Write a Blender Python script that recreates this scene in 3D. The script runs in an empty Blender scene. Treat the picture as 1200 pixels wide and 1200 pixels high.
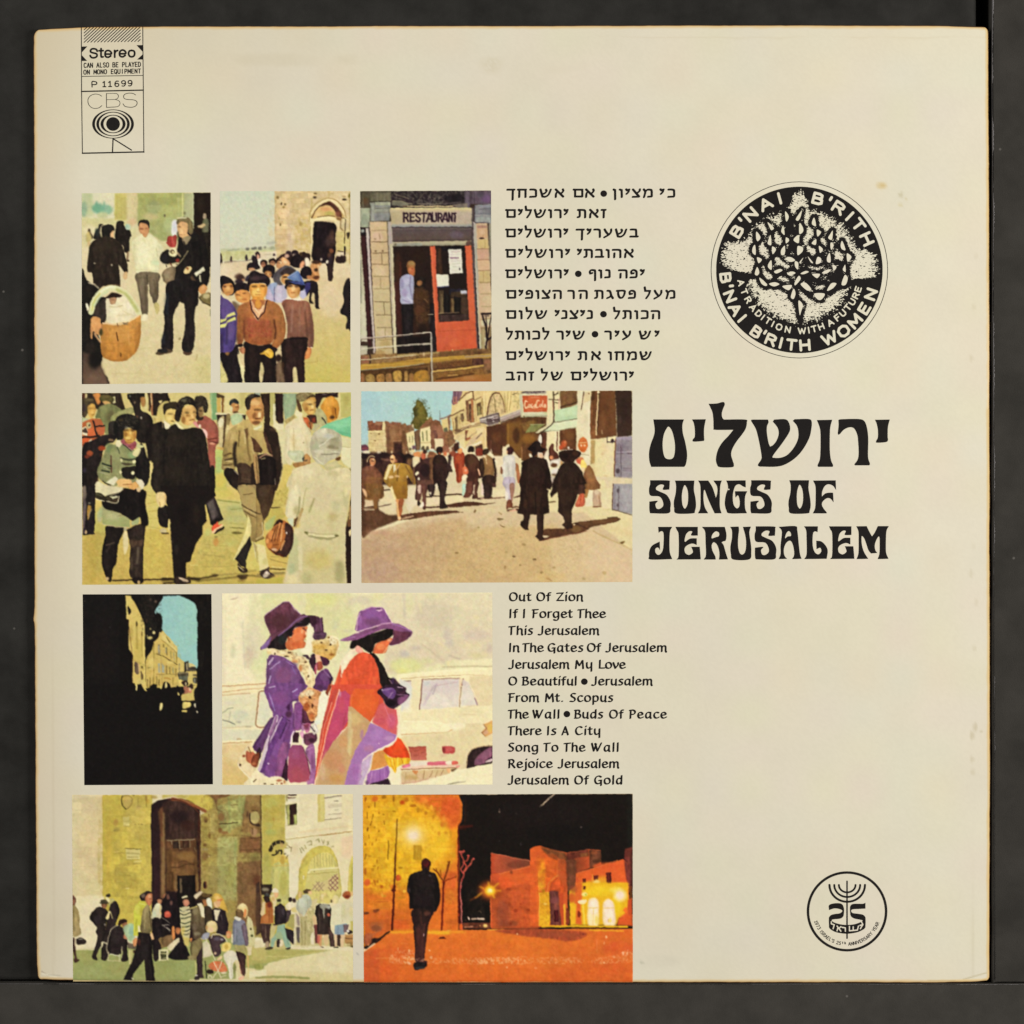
# A worn record sleeve, photographed straight from above on a dark board between two dark strips.
import bpy, math
import numpy as np

PX = 0.000281           # metres per cover pixel: the sleeve is 315 mm across
TOP = 0.0022            # upper face of the sleeve above the board
SC = bpy.context.scene
COL = SC.collection
def wx(px): return (px - 600) * PX
def wy(py): return (600 - py) * PX

# ---------------------------------------------------------------- camera, light, exposure
cam = bpy.data.cameras.new('camera'); co = bpy.data.objects.new('camera', cam); COL.objects.link(co)
CAM_H = 0.95
co.location = (0, 0, TOP + CAM_H)
cam.sensor_width = 36; cam.lens = 36 * CAM_H / (1200 * PX)
cam.clip_start = .05; cam.clip_end = 20
SC.camera = co
world = bpy.data.worlds.new('World'); SC.world = world; world.use_nodes = True
world.node_tree.nodes['Background'].inputs[0].default_value = (1, .98, .965, 1)
world.node_tree.nodes['Background'].inputs[1].default_value = .145
def lamp(name, loc, power, size, col):
    d = bpy.data.lights.new(name, 'AREA'); d.energy = power; d.shape = 'RECTANGLE'; d.size, d.size_y = size; d.color = col
    o = bpy.data.objects.new(name, d); COL.objects.link(o); o.location = loc
    v = -o.location; o.rotation_euler = v.to_track_quat('-Z', 'Y').to_euler()
    return o
lamp('copy_stand_lamp_right', (1.15, .10, .72), 18.2, (.30, .45), (1, .982, .968))
lamp('copy_stand_lamp_left', (-.85, .25, .80), 7.2, (.45, .6), (1, .982, .968))
vs = SC.view_settings
SC.display_settings.display_device = 'sRGB'
vs.view_transform = 'Standard'; vs.look = 'None'; vs.exposure = 0; vs.gamma = 1; vs.use_curve_mapping = False
SC.render.filter_size = 1.35
try: SC.cycles.use_denoising = True
except Exception: pass
# ---------------------------------------------------------------- print engine
# Prints (photographs, lettering) are worked out in cover millimetres-per-pixel
# units on the sleeve's own plane and become meshes with ink colours.
def nz(h, w, cell, rs):
    """smooth value noise, 0..1, feature size = cell samples"""
    gh, gw = int(h / cell) + 3, int(w / cell) + 3
    g = rs.rand(gh, gw)
    y = np.arange(h) / cell; x = np.arange(w) / cell
    yi = y.astype(int); xi = x.astype(int)
    fy = (y - yi)[:, None]; fx = (x - xi)[None, :]
    fy = fy * fy * (3 - 2 * fy); fx = fx * fx * (3 - 2 * fx)
    a = g[yi][:, xi]; b = g[yi][:, xi + 1]; c = g[yi + 1][:, xi]; d = g[yi + 1][:, xi + 1]
    return (a * (1 - fx) + b * fx) * (1 - fy) + (c * (1 - fx) + d * fx) * fy

def box(a, r, ax):
    r = int(r)
    if r < 1: return a
    pad = [(0, 0)] * a.ndim; pad[ax] = (r + 1, r)
    c = np.cumsum(np.pad(a, pad, mode='edge'), axis=ax)
    n = a.shape[ax]
    s = [slice(None)] * a.ndim; t = list(s)
    s[ax] = slice(2 * r + 1, 2 * r + 1 + n); t[ax] = slice(0, n)
    return (c[tuple(s)] - c[tuple(t)]) / (2 * r + 1)

def blur(a, r):
    for _ in range(2):
        a = box(box(a, r, 0), r, 1)
    return a

def smooth(pts, closed=True, n=5):
    p = [np.array(q, float) for q in pts]
    m = len(p)
    if m < 3: return [tuple(q) for q in p]
    out = []
    for i in range(m if closed else m - 1):
        if closed: a, b, c, d = p[i - 1], p[i], p[(i + 1) % m], p[(i + 2) % m]
        else: a, b, c, d = p[max(i - 1, 0)], p[i], p[i + 1], p[min(i + 2, m - 1)]
        if (b == c).all(): continue                  # doubled point: a sharp corner
        if (a == b).all(): a = 2 * b - c
        if (d == c).all(): d = 2 * c - b
        for k in range(n):
            t = k / n
            out.append(tuple(.5 * (2 * b + (c - a) * t + (2 * a - 5 * b + 4 * c - d) * t * t + (3 * b - a - 3 * c + d) * t ** 3)))
    if not closed: out.append(tuple(p[-1]))
    return out

def polymask(pts, X, Y):
    m = np.zeros((len(Y), len(X)), bool)
    yy = Y[:, None]; xx = X[None, :]
    for i in range(len(pts)):
        ax, ay = pts[i - 1]; bx, by = pts[i]
        if ay == by: continue
        c = (ay > yy) != (by > yy)
        m ^= c & (xx < ax + (yy - ay) * (bx - ax) / (by - ay))
    return m

def segdist(pts, X, Y, widths=None):
    """distance field to a polyline (minus the local half width when given)"""
    d = np.full((len(Y), len(X)), 1e9)
    yy = Y[:, None]; xx = X[None, :]
    if len(pts) == 1: pts = [pts[0], pts[0]]
    for i in range(len(pts) - 1):
        ax, ay = pts[i]; bx, by = pts[i + 1]
        vx, vy = bx - ax, by - ay; L = vx * vx + vy * vy
        t = np.clip(((xx - ax) * vx + (yy - ay) * vy) / L, 0, 1) if L > 1e-12 else 0 * xx + 0 * yy
        e = np.hypot(xx - ax - t * vx, yy - ay - t * vy)
        if widths is not None: e = e - (widths[i] * (1 - t) + widths[i + 1] * t)
        d = np.minimum(d, e)
    return d

def hexc(h):
    if len(h) == 3: h = h[0] * 2 + h[1] * 2 + h[2] * 2
    return np.array([int(h[i:i + 2], 16) / 255 for i in (0, 2, 4)])

SS = 3
class Pic:
    """a small painter: shapes in order, anti-aliased, then softened and grained like a print"""
    def __init__(s, x0, y0, x1, y1, seed=1):
        s.x0, s.y0 = x0, y0
        s.W, s.H = int((x1 - x0) * SS), int((y1 - y0) * SS)
        s.a = np.zeros((s.H, s.W, 3)); s.a[:] = .8
        s.rs = np.random.RandomState(seed)
        s.n1 = nz(s.H, s.W, 7 * SS, s.rs) * .5 + nz(s.H, s.W, 3 * SS, s.rs) * .3 + nz(s.H, s.W, 1.3 * SS, s.rs) * .2
        s.fold = nz(s.H // 3 + 2, s.W, 2.4 * SS, s.rs)[np.arange(s.H) // 3] * .6 + nz(s.H, s.W, 2.2 * SS, s.rs) * .4 - .5
        s.cache = {}
        s.px = s.py = 0; s.k = 1.0
    def view(s, px, py, k): s.px, s.py, s.k = px, py, k
    def to(s, p): return ((s.px + p[0] / s.k - s.x0) * SS, (s.py + p[1] / s.k - s.y0) * SS)
    def tex(s, cell):
        if cell not in s.cache:
            c = cell * SS
            s.cache[cell] = nz(s.H, s.W, c, s.rs) * .6 + nz(s.H, s.W, c * .5, s.rs) * .4
        return s.cache[cell]
    def put(s, m, i0, j0, col, al, n, vol=0.):
        h, w = m.shape
        sub = s.a[i0:i0 + h, j0:j0 + w]
        lum = float(np.mean(col))
        if n: col = col * (1 + n * (2.4 - 2.4 * lum) * (s.n1[i0:i0 + h, j0:j0 + w, None] - .5))
        vol *= max(.25, 1.25 - 1.25 * lum)
        if vol:          # a printed figure is round: lighter towards its lit side, folds down its length
            r = int(np.clip(  .2 * min(h, w), 1, 8 * SS))
            b = blur(m, r); e = np.zeros_like(b); q = min(r + 1, h - 1, w - 1)
            e[:, q:] = b[:, q:] - b[:, :-q]; f = np.zeros_like(b); f[:, :-q] = b[:, :-q] - b[:, q:]
            sh = (e + f) * .5 * 1.5
            fd = s.fold[i0:i0 + h, j0:j0 + w]
            col = col * (1 + vol * (sh + .9 * fd))[..., None] + (vol * .10 * np.clip(sh + .8 * fd, 0, 1) * (lum < .35))[..., None]
        m = (m * al)[..., None]
        sub += m * (col - sub)
    def run(s, text):
        for ln in text.strip().split('\n'):
            for cmd in ln.split(';'):
                t = cmd.split()
                if t and t[0][0] != '/': s.cmd(t)
    def cmd(s, t):
        op = t[0]
        if op == '@': s.view(*[float(v) for v in t[1:4]]); return
        al, bl, n, sc, th, nums, cols, pts = 1., 3., .1, 3., .5, [], [], []
        for i, v in enumerate(t[1:]):
            if ',' in v:
                x, y = (float(q) for q in v.split(','))
                if pts and op not in 'ER': x += pts[-1][0]; y += pts[-1][1]      # later points are steps
                pts.append((x, y))
            elif v[0] == '~': bl = float(v[1:])
            elif v[0] == '%': al = float('.' + v[1:])
            elif v[0] == '*': n = float(v[1:])
            elif v[0] == '^': sc = float(v[1:])
            elif v[0] == '!': th = float(v[1:])
            elif v[0] == '=': nums.append(float(v[1:]))
            else: cols.append(hexc(v))
        P = [s.to(p) for p in pts]
        k = SS / s.k
        b = bl * k
        rad = 0
        if op == 'E':        # ellipse: cx,cy rx,ry [=rotation]
            (cx, cy), (rx, ry) = P[0], (pts[1][0] * k, pts[1][1] * k)
            a = math.radians(nums[0]) if nums else 0
            P = []
            for q in range(22):
                u = 2 * math.pi * q / 22; ex, ey = rx * math.cos(u), ry * math.sin(u)
                P.append((cx + ex * math.cos(a) - ey * math.sin(a), cy + ex * math.sin(a) + ey * math.cos(a)))
        elif op == 'R':
            (ax, ay), (bx, by) = P; P = [(ax, ay), (bx, ay), (bx, by), (ax, by)]
        elif op in 'SUT': P = smooth(P)
        elif op == 'L':
            P = smooth(P, False, 4); rad = nums[0] * k / 2
        elif op == 'l': rad = nums[0] * k / 2
        xs = [p[0] for p in P]; ys = [p[1] for p in P]
        e = rad + 2.2 * b + 2
        j0 = max(0, int(min(xs) - e)); j1 = min(s.W, int(max(xs) + e) + 2)
        i0 = max(0, int(min(ys) - e)); i1 = min(s.H, int(max(ys) + e) + 2)
        if j1 <= j0 or i1 <= i0: return
        X = np.arange(j0, j1) + .5; Y = np.arange(i0, i1) + .5
        if op in 'Ll':
            ws = [rad] * len(P)
            if len(nums) > 1: ws = [rad + (nums[1] * k / 2 - rad) * q / (len(P) - 1) for q in range(len(P))]
            m = np.clip(.5 - segdist(P, X, Y, ws), 0, 1)
        else: m = polymask(P, X, Y).astype(float)
        if b >= 1: m = blur(m, max(1, round(b)))
        col = cols[0]
        if op in 'VU' :      # vertical gradient
            g = np.clip((Y - min(ys)) / max(1, max(ys) - min(ys)), 0, 1)[:, None, None]
            col = cols[0] * (1 - g) + cols[1] * g
        elif op in 'HW':     # horizontal gradient
            g = np.clip((X - min(xs)) / max(1, max(xs) - min(xs)), 0, 1)[None, :, None]
            col = cols[0] * (1 - g) + cols[1] * g
        elif op == 'K':      # masonry: =course =block, mortar lines and block-to-block tone
            ch, bw = nums[0] * k, nums[1] * k
            yy = Y[:, None] + 1.5 * k * 10 * (s.tex(9)[i0:i1, j0:j1] - .5); row = np.floor(yy / ch)
            xx = X[None, :] + (row * .37 % 1) * bw + 1.2 * k * 10 * (s.tex(6)[i0:i1, j0:j1] - .5); cb = np.floor(xx / bw)
            fy, fx = yy / ch - row, xx / bw - cb
            line = np.maximum(np.clip(1 - fy * ch / (.42 * SS) , 0, 1), np.clip(1 - fx * bw / (.42 * SS), 0, 1))
            tone = np.modf(np.abs(np.sin(row * 12.9898 + cb * 78.233) * 43758.5))[0] - .5
            sub = s.a[i0:i1, j0:j1]
            sub *= 1 + (m * al * .30 * tone * (1 - line))[..., None]
            m = m * line
        elif op == 'T':     # mottled texture inside a smooth / straight polygon
            x = s.tex(sc)[i0:i1, j0:j1]
            m = .5 * m * np.clip((x - th) / .3 + .5, 0, 1)
        s.put(m, i0, j0, col, al, n, .46 if op in 'SU' or (op == 'P' and max(np.max(cols[0]), 0) < .62 and (i1 - i0) < 70 * SS) else 0.)
    def done(s, soft=1, grain=.03, gain=1., sat=1., tint=(1, 1, 1)):
        dy = (nz(s.H, s.W, 4 * SS, s.rs) - .5) * 1.6 * SS / 2 + (nz(s.H, s.W, 1.6 * SS, s.rs) - .5) * .7 * SS / 2
        dx = (nz(s.H, s.W, 4 * SS, s.rs) - .5) * 1.6 * SS / 2 + (nz(s.H, s.W, 1.6 * SS, s.rs) - .5) * .7 * SS / 2
        iy = np.clip(np.arange(s.H)[:, None] + dy, 0, s.H - 1).astype(int)
        ix = np.clip(np.arange(s.W)[None, :] + dx, 0, s.W - 1).astype(int)
        a = blur(s.a[iy, ix], soft)
        h, w = s.H // SS, s.W // SS
        a = a[:h * SS, :w * SS].reshape(h, SS, w, SS, 3).mean((1, 3))
        # a little unsharp ringing like the scanned print
        a = a + .25 * (a - blur(a, 1))
        g = (s.rs.rand(h, w) - .5) + 1.2 * (nz(h, w, 2.1, s.rs) - .5)
        ch = np.stack([nz(h, w, 2.7, s.rs) for _ in range(3)], -1) - .5
        lum = a.mean(-1, keepdims=True)
        a = a + (g[..., None] * grain + ch * grain * 1.0) * (.35 + .65 * np.sqrt(np.clip(lum, 0, 1)))
        a[..., 2] -= .15 * np.maximum(0, a[..., 2] - a[..., 1])   # inks: purple leans to red
        a = np.clip(a * gain * 1.09 - .022, 0, 1)
        m = a.mean(-1, keepdims=True)
        a = (m + (a - m) * sat) * np.array(tint) * np.array([1, 1, .965])
        return np.clip(a, 0.012, 1)
# ---------------------------------------------------------------- black ink
class Ink:
    """coverage raster of one printed block of black ink, contoured into clean outlines"""
    def __init__(s, x0, y0, x1, y1, res):
        s.x0, s.y0, s.res = x0, y0, res
        s.W, s.H = int((x1 - x0) * res) + 1, int((y1 - y0) * res) + 1
        s.m = np.zeros((s.H, s.W))
        s.px = s.py = 0.; s.k = 1.
    def view(s, px, py, k): s.px, s.py, s.k = px, py, k; return s
    def P(s, pts): return [((s.px + x / s.k - s.x0) * s.res, (s.py + y / s.k - s.y0) * s.res) for x, y in pts]
    def win(s, pts, e):
        xs = [p[0] for p in pts]; ys = [p[1] for p in pts]
        j0 = max(0, int(min(xs) - e)); j1 = min(s.W, int(max(xs) + e) + 2)
        i0 = max(0, int(min(ys) - e)); i1 = min(s.H, int(max(ys) + e) + 2)
        return i0, i1, j0, j1
    def mix(s, c, i0, j0, on):
        h, w = c.shape
        t = s.m[i0:i0 + h, j0:j0 + w]
        t[:] = np.maximum(t, c) if on else np.minimum(t, 1 - c)
    def fill(s, pts, on=True, sm=True):
        if sm: pts = smooth(pts, True, 6)
        p = s.P(pts)
        i0, i1, j0, j1 = s.win(p, 4)
        if i1 <= i0 or j1 <= j0: return
        X = np.arange(j0, j1) + .0137; Y = np.arange(i0, i1) + .0171
        ins = polymask(p, X, Y)
        d = segdist(p + [p[0]], X, Y)
        s.mix(np.clip(.5 + np.where(ins, d, -d), 0, 1), i0, j0, on)
    def stroke(s, pts, w, on=True, curve=False, nib=None):
        """round pen of width w, or a broad nib (w = thick, nib = (thin, angle in degrees))"""
        if curve: pts = smooth(pts, False, 6)
        p = s.P(pts)
        i0, i1, j0, j1 = s.win(p, w * s.res / 2 + 3)
        if i1 <= i0 or j1 <= j0: return
        X = np.arange(j0, j1) + .0; Y = np.arange(i0, i1) + .0
        r = w * s.res / 2
        if nib is None:
            d = segdist(p, X, Y)
        else:
            a = math.radians(nib[1]); f = w / nib[0]
            ca, sa = math.cos(a), -math.sin(a)
            def tr(x, y):
                u, v = x * ca + y * sa, -x * sa + y * ca
                return u, v * f
            d = np.full((len(Y), len(X)), 1e9)
            U, V = tr(X[None, :] + 0 * Y[:, None], Y[:, None] + 0 * X[None, :])
            q = [tr(x, y) for x, y in p]
            for (ax, ay), (bx, by) in zip(q[:-1], q[1:]):
                vx, vy = bx - ax, by - ay; L = vx * vx + vy * vy
                t = np.clip(((U - ax) * vx + (V - ay) * vy) / max(L, 1e-9), 0, 1)
                d = np.minimum(d, np.hypot(U - ax - t * vx, V - ay - t * vy))
        s.mix(np.clip(.5 + r - d, 0, 1), i0, j0, on)
    def ell(s, cx, cy, rx, ry, on=True):
        s.fill([(cx + rx * math.cos(t * math.pi / 36), cy + ry * math.sin(t * math.pi / 36)) for t in range(72)], on, False)
    def mesh(s):
        """marching squares -> flat polygons (vertex array, loop array, polygon sizes)"""
        m = s.m.copy(); m[0] = m[-1] = 0; m[:, 0] = m[:, -1] = 0
        ins = m >= .5
        H, W = m.shape
        case = ins[:-1, :-1] + 2 * ins[:-1, 1:] + 4 * ins[1:, 1:] + 8 * ins[1:, :-1]
        V, N = [], []
        # whole cells: runs along the rows
        full = (case == 15)
        pad = np.pad(full, ((0, 0), (1, 1))).astype(np.int8)
        df = np.diff(pad, axis=1)
        a = np.argwhere(df == 1); b = np.argwhere(df == -1)
        if len(a):
            i, ja, jb = a[:, 0].astype(float), a[:, 1].astype(float), b[:, 1].astype(float)
            q = np.stack([np.stack([ja, i], -1), np.stack([jb, i], -1), np.stack([jb, i + 1], -1), np.stack([ja, i + 1], -1)], 1)
            V.append(q.reshape(-1, 2)); N.append(np.full(len(q), 4))
        off = [(0, 0), (0, 1), (1, 1), (1, 0)]
        for c in range(1, 15):
            ij = np.argwhere(case == c)
            if not len(ij): continue
            i, j = ij[:, 0], ij[:, 1]
            seq = []
            for k in range(4):
                (di, dj), (ei, ej) = off[k], off[(k + 1) % 4]
                k0, k1 = (c >> k) & 1, (c >> ((k + 1) % 4)) & 1
                if k0: seq.append(np.stack([j + dj, i + di], -1).astype(float))
                if k0 != k1:
                    va, vb = m[i + di, j + dj], m[i + ei, j + ej]
                    t = (.5 - va) / (vb - va)
                    seq.append(np.stack([j + dj + t * (ej - dj), i + di + t * (ei - di)], -1))
            q = np.stack(seq, 1)
            V.append(q.reshape(-1, 2)); N.append(np.full(len(q), len(seq)))
        V = np.concatenate(V); N = np.concatenate(N)
        return V / s.res + np.array([s.x0, s.y0]), N

# lettering: pen strokes per letter, baseline 0, y up, in cover pixels
def glyphs(text):
    g = {}
    for ln in text.strip().split('\n'):
        k, w, *st = ln.split(' ')
        out = []
        for t in ' '.join(st).split('|'):
            pts = [tuple(float(v) for v in q.split(',')) for q in t.split()]
            if pts: out.append(pts)
        g[k] = (float(w), out)
    return g
LAT = glyphs("""O 10.2 7.6,8.6 5,9.6 2.2,8.6 .9,5 2,1.4 5,.3 8,1.6 9.3,5 8.4,8 6.4,9.5
u 7.8 1.1,6.9 .9,3 1.8,.8 3.6,.5 5.6,2|6.2,7 6,.6 6.8,0
t 5 2,9 1.9,2.2 2.8,.6 4.5,.9|.2,6.6 4.3,6.9
f 5.2 2,.2 2.1,7.6 3,9.5 4.8,9.6|.2,6.4 4.2,6.8
Z 9 .8,9 7.8,9.4|7.6,9.2 .9,.8|.8,.7 8.2,.6
i 2.7 1.3,6.9 1.1,.2|1.7,9.6 2,10.2
o 8.2 6,6.6 4,7.1 1.7,6.2 .9,3.6 1.8,1 4,.4 6.4,1.3 7.3,3.8 6.3,6.2 5,7
n 8 1.2,6.9 1.1,.2|1.2,4.6 3.2,6.8 5.2,6.8 6.2,5.4 6.2,1.2 7,-.4
I 3 1.5,9.8 1.1,.1
F 7.2 1.7,9.5 1.2,.1|.3,9.3 6.6,9.6|1.6,5.2 5.4,5.5
r 5.2 1.2,6.9 1.1,.2|1.2,4.8 2.6,6.6 4.7,6.9
g 8.2 6,6.7 3.6,7 1.5,6 .8,3.6 1.8,1 3.8,.6 6.4,2.6|6.6,6.9 6.6,0 5.4,-2.6 3,-2.9 1.2,-2.2
e 7.5 1.2,3.6 5.9,4.3 6,5.8 4.2,7 1.9,6.2 .9,3.6 1.9,1 4,.3 6.8,1.4
T 7.6 .2,9.2 7.2,9.7|3,9.4 2.6,.1
h 8 1.4,10 1.1,.2|1.2,4.6 3.2,6.8 5.2,6.8 6.2,5.4 6.2,1.2 7,-.4
s 6 5.2,6.7 3,7 1.4,5.7 2.6,4.2 4.5,3 4.6,1.4 2.8,.3 .5,.6
J 6.6 4.9,9.9 4.6,2.2 3.4,.3 1.6,-.2 .2,.4
a 8.2 6.2,6.7 3.6,7 1.6,5.4 1,2.6 2,.6 3.8,.6 6.2,3|6.5,6.9 6.3,1.2 7.2,0
l 2.8 1.4,10 1.1,.1
m 12 1.2,6.9 1.1,.2|1.2,4.6 3,6.8 4.8,6.8 5.7,5.4 5.7,.3|5.8,4.8 7.6,6.8 9.3,6.8 10.2,5.4 10.2,1.2 11,-.4
G 9.6 8.2,8.4 5.8,9.6 2.6,8.4 1,5 2.2,1.4 4.8,.6 7.2,1.6 8.2,3.8|5.8,4.4 8.6,4.6|8.3,4.4 8.1,-1.4
L 7.2 1.5,9.8 1.1,.8|1.1,.6 6.8,.7
v 7.6 .9,6.9 3.4,.4|3.5,.5 6.4,4.4 6.6,6.8
M 10.6 1.9,9.4 1,.1|1.9,9.3 5.3,3.4|5.3,3.4 8.6,9.4|8.8,9.4 9.6,0
y 7.8 1.1,6.9 1,3 1.9,.9 3.7,.6 5.8,2.4|6.5,7 6.4,-3
B 8 1.6,9.5 1.1,.3|.5,9.4 4.8,9.5 6,8 4.8,5.8 1.6,5.2|4.2,5.4 6.8,4 6.6,1.4 4.2,.3 .4,.3
d 8 6,6.6 3.4,7 1.5,5.4 .9,2.8 1.9,.7 3.8,.6 6.1,3|6.6,10 6.3,.1
W 12.4 .8,9.5 3,.6|3,.5 5.9,8.6|4.6,9.3 7.3,.6|7.3,.5 11.8,9.8
P 7.6 1.6,9.5 1.1,.1|.4,9.3 4.4,9.6 6.6,7.8 5.6,5.2 2,4.4
p 8 1.2,6.9 1.1,-3|1.2,4.8 3.4,6.9 6,6.2 6.7,3.2 5.2,.7 1.4,.7
c 6.8 6.2,6.4 4.2,7.1 1.9,6.1 .9,3.6 1.9,1 4,.3 6.4,1.3
S 7.2 6.4,9.3 3.6,9.7 1.5,8 2.6,6 5.2,4.5 6,2.3 4,.4 .5,.6
A 8.6 .8,.1 4.4,9.4|4.4,9.6 7.6,.1|2.2,3 6.6,3.1
C 9 8,8.6 5.8,9.6 2.4,8.4 .9,5 2.1,1.4 4.8,.3 8,1.5
R 8.6 1.6,9.5 1.1,.1|.4,9.3 4.4,9.6 6.4,7.8 5.4,5.4 2,4.8|3.6,5 7.6,.1
j 3.4 2.2,6.9 2.1,-1.4 1,-2.9 -.8,-3|2.6,9.6 2.9,10.2
. 3 1.2,.6 1.5,.6""")
HEB = glyphs("""ם 11 .5,9.4 1.8,9|1.6,9.2 9.8,9.2 9.8,9.2 9.8,1.2 9.8,1.2 2,1.2 2,1.2 2,9.2
י 5 .7,9.7 1.9,8.3|1.4,8.7 4.3,9.4|4.2,9.2 3.2,6.4 1.2,4.3
ל 8 .9,13.4 1.6,9.4|1.5,9.2 7.2,9.1|7.1,9 5.6,4.8 2.8,.7
ש 12.4 .8,9.5 1.9,5 2.8,1.2|2.8,1.2 6,1 9.2,3.6 11.4,9.3|6.4,9.3 7.1,7.6 5.4,5.2 3.4,4.2
ו 4.5 .6,9.4 2.7,8.6|2.8,8.8 3,.6
ר 8 .5,9.3 4.6,9.3 6.4,8.6 6.8,7 6.9,.6
א 10 1.2,9.6 8.8,1|3,7 1.6,4.4 1.3,.6|8.4,9.6 8.9,8 8,6.2 6.2,4.6
ת 10.6 .8,9.4 7,9.3 8.8,8.4 9.2,6.6 9.2,.6|2.8,9 2.8,2 .6,.9
ך 9 .4,9.2 8.6,9.2|6.8,9 6.5,-2.4
ח 10.6 .5,9.3 9.4,9.2|2.1,9 1.9,.6|9,9 9,.6
כ 8.4 .7,9.4 5,9.3 7,8.4 7.3,6 7.2,1.6 5.6,1.1 .5,.8
ן 4.2 .5,9.5 2.1,8.4|2.2,8.8 2.3,-2
צ 9.6 .8,9.5 4.8,4.8 8,1.2|7.8,1 .6,.8|8.8,9.6 8.4,7.6 5.6,5.2
מ 11 .9,9.6 2.6,6.6 1.2,.5|2.6,6.8 4.8,9 7.6,9.2 9.6,8 9.8,1.4|9.6,1.2 5.8,1
ז 5.8 .5,9.4 5,9.4|3,9 2.8,.6
ב 9.6 .9,9.3 5.2,9.3 7,8.4 7.3,1.4|.4,1.1 9,1.1
ע 10.2 1.1,9.5 2.8,6.6 5.6,3.2|8.8,9.5 8.6,6.6 6.2,3.4 .8,.2
ה 10 .5,9.3 6.6,9.3 8.4,8.6 8.8,6.8 8.8,.6|2.2,5.2 2,.6
נ 7 1.6,9.5 4.2,9.2 5.4,7.8 5.5,1.4|5.4,1.2 .5,.9
ף 8.8 1.8,5.4 1.2,7.6 2.6,9.3 5.6,9.3 7.3,8 7.4,-2.4|1.9,5.4 4,6
פ 9 1.8,5.4 1.4,7.8 3.2,9.4 6,9 7.6,7 7.4,1.8 5.8,1.1 .6,.9|1.9,5.4 4.2,5.8
ס 10.2 .5,9.3 8.8,9.3 9.3,6 7.4,2 5,1 3,2.2 1.9,5.6 2,9
ג 7.8 .9,9.4 3.4,9 4.4,7 5.4,3.4 7.2,.6|5,4.4 3.6,2.2 .6,.8""")
for _c, _f in (('א', 1.16), ('ש', 1.13), ('ם', 1.08), ('מ', 1.05), ('ה', 1.06), ('ח', 1.04)):
    HEB[_c] = (HEB[_c][0] * _f, [[(x * _f, y) for x, y in st] for st in HEB[_c][1]])
SAN = glyphs("""A .9 0,0 .45,1 .9,0|.17,.33 .73,.33
B .8 0,0 0,1 .5,1 .72,.9 .72,.62 .5,.53 0,.53|.5,.53 .78,.42 .8,.12 .56,0 0,0
C .8 .78,.84 .6,1 .24,1 0,.76 0,.24 .24,0 .6,0 .78,.16
D .8 0,0 0,1 .46,1 .78,.76 .78,.24 .46,0 0,0
E .7 .7,0 0,0 0,1 .7,1|0,.52 .6,.52
F .68 0,0 0,1 .68,1|0,.5 .58,.5
H .8 0,0 0,1|.8,0 .8,1|0,.52 .8,.52
I .05 0,0 0,1
L .62 0,1 0,0 .62,0
M 1 0,0 .04,1 .5,.25 .96,1 1,0
N .8 0,0 0,1 .8,0 .8,1
O .9 .26,0 .64,0 .9,.24 .9,.76 .64,1 .26,1 0,.76 0,.24 .26,0
P .72 0,0 0,1 .5,1 .72,.86 .72,.6 .5,.46 0,.46
Q .9 .26,0 .64,0 .9,.24 .9,.76 .64,1 .26,1 0,.76 0,.24 .26,0|.55,.28 .92,-.12
R .8 0,0 0,1 .5,1 .74,.88 .74,.62 .5,.5 0,.5|.42,.5 .8,0
S .72 .68,.86 .52,1 .2,1 .02,.86 .02,.66 .18,.54 .54,.46 .7,.34 .7,.14 .52,0 .18,0 0,.14
T .8 0,1 .8,1|.4,0 .4,1
U .8 0,1 0,.2 .2,0 .6,0 .8,.2 .8,1
V .85 0,1 .42,0 .85,1
W 1.25 0,1 .3,0 .62,.85 .95,0 1.25,1
Y .85 0,1 .42,.5 .85,1|.42,0 .42,.5
' .06 .03,1.02 .0,.74
1 .5 0,.76 .26,1 .26,0|0,0 .52,0
2 .7 .02,.8 .2,1 .52,1 .68,.82 .6,.56 0,0 .7,0
3 .7 .05,1 .65,1 .35,.6 .66,.4 .62,.08 .3,0 0,.1
5 .7 .64,1 .1,1 .06,.56 .4,.62 .68,.4 .6,.06 .2,0 0,.08
6 .72 .62,.96 .3,.98 .06,.7 .02,.26 .2,0 .52,0 .7,.22 .6,.5 .3,.56 .06,.4
7 .7 0,1 .7,1 .26,0
9 .72 .1,.04 .42,.02 .66,.3 .7,.74 .52,1 .2,1 .02,.78 .12,.5 .42,.44 .66,.6
t .5 .24,1.3 .24,.14 .46,.02|0,.96 .48,.96
h .6 0,1.4 0,0|0,.7 .3,1 .6,.8 .6,0""")

def setword(ink, font, word, x0, x1, base, w, nib, curve=True):
    """letters left to right from x0, spread to end at x1"""
    ws = [font[c][0] for c in word]
    gap = (x1 - x0 - sum(ws)) / max(1, len(word) - 1) if len(word) > 1 else 0
    x = x0
    for c, gw in zip(word, ws):
        for st in font[c][1]:
            ink.stroke([(x + a, base - b) for a, b in st], w, True, curve and len(st) > 2, nib)
        x += gw + gap

def sans(ink, ch, cx, cy, h, wd, w, ang=0., on=True, curve=False):
    """one sans letter centred on cx, cy, rotated by ang degrees (clockwise on the cover)"""
    gw, sts = SAN[ch]
    a = math.radians(ang); ca, sa = math.cos(a), math.sin(a)
    for st in sts:
        q = []
        for x, y in st:
            u, v = (x - gw / 2) * wd, (.5 - y) * h
            q.append((cx + u * ca - v * sa, cy + u * sa + v * ca))
        ink.stroke(q, w, on, curve and len(q) > 3)

def trace(text):
    """'x,y' points; a trailing * marks a sharp corner"""
    pts = []
    for t in text.split():
        c = t.endswith('*'); x, y = t.rstrip('*').split(',')
        pts += [(float(x), float(y))] * (2 if c else 1)
    return pts

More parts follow.
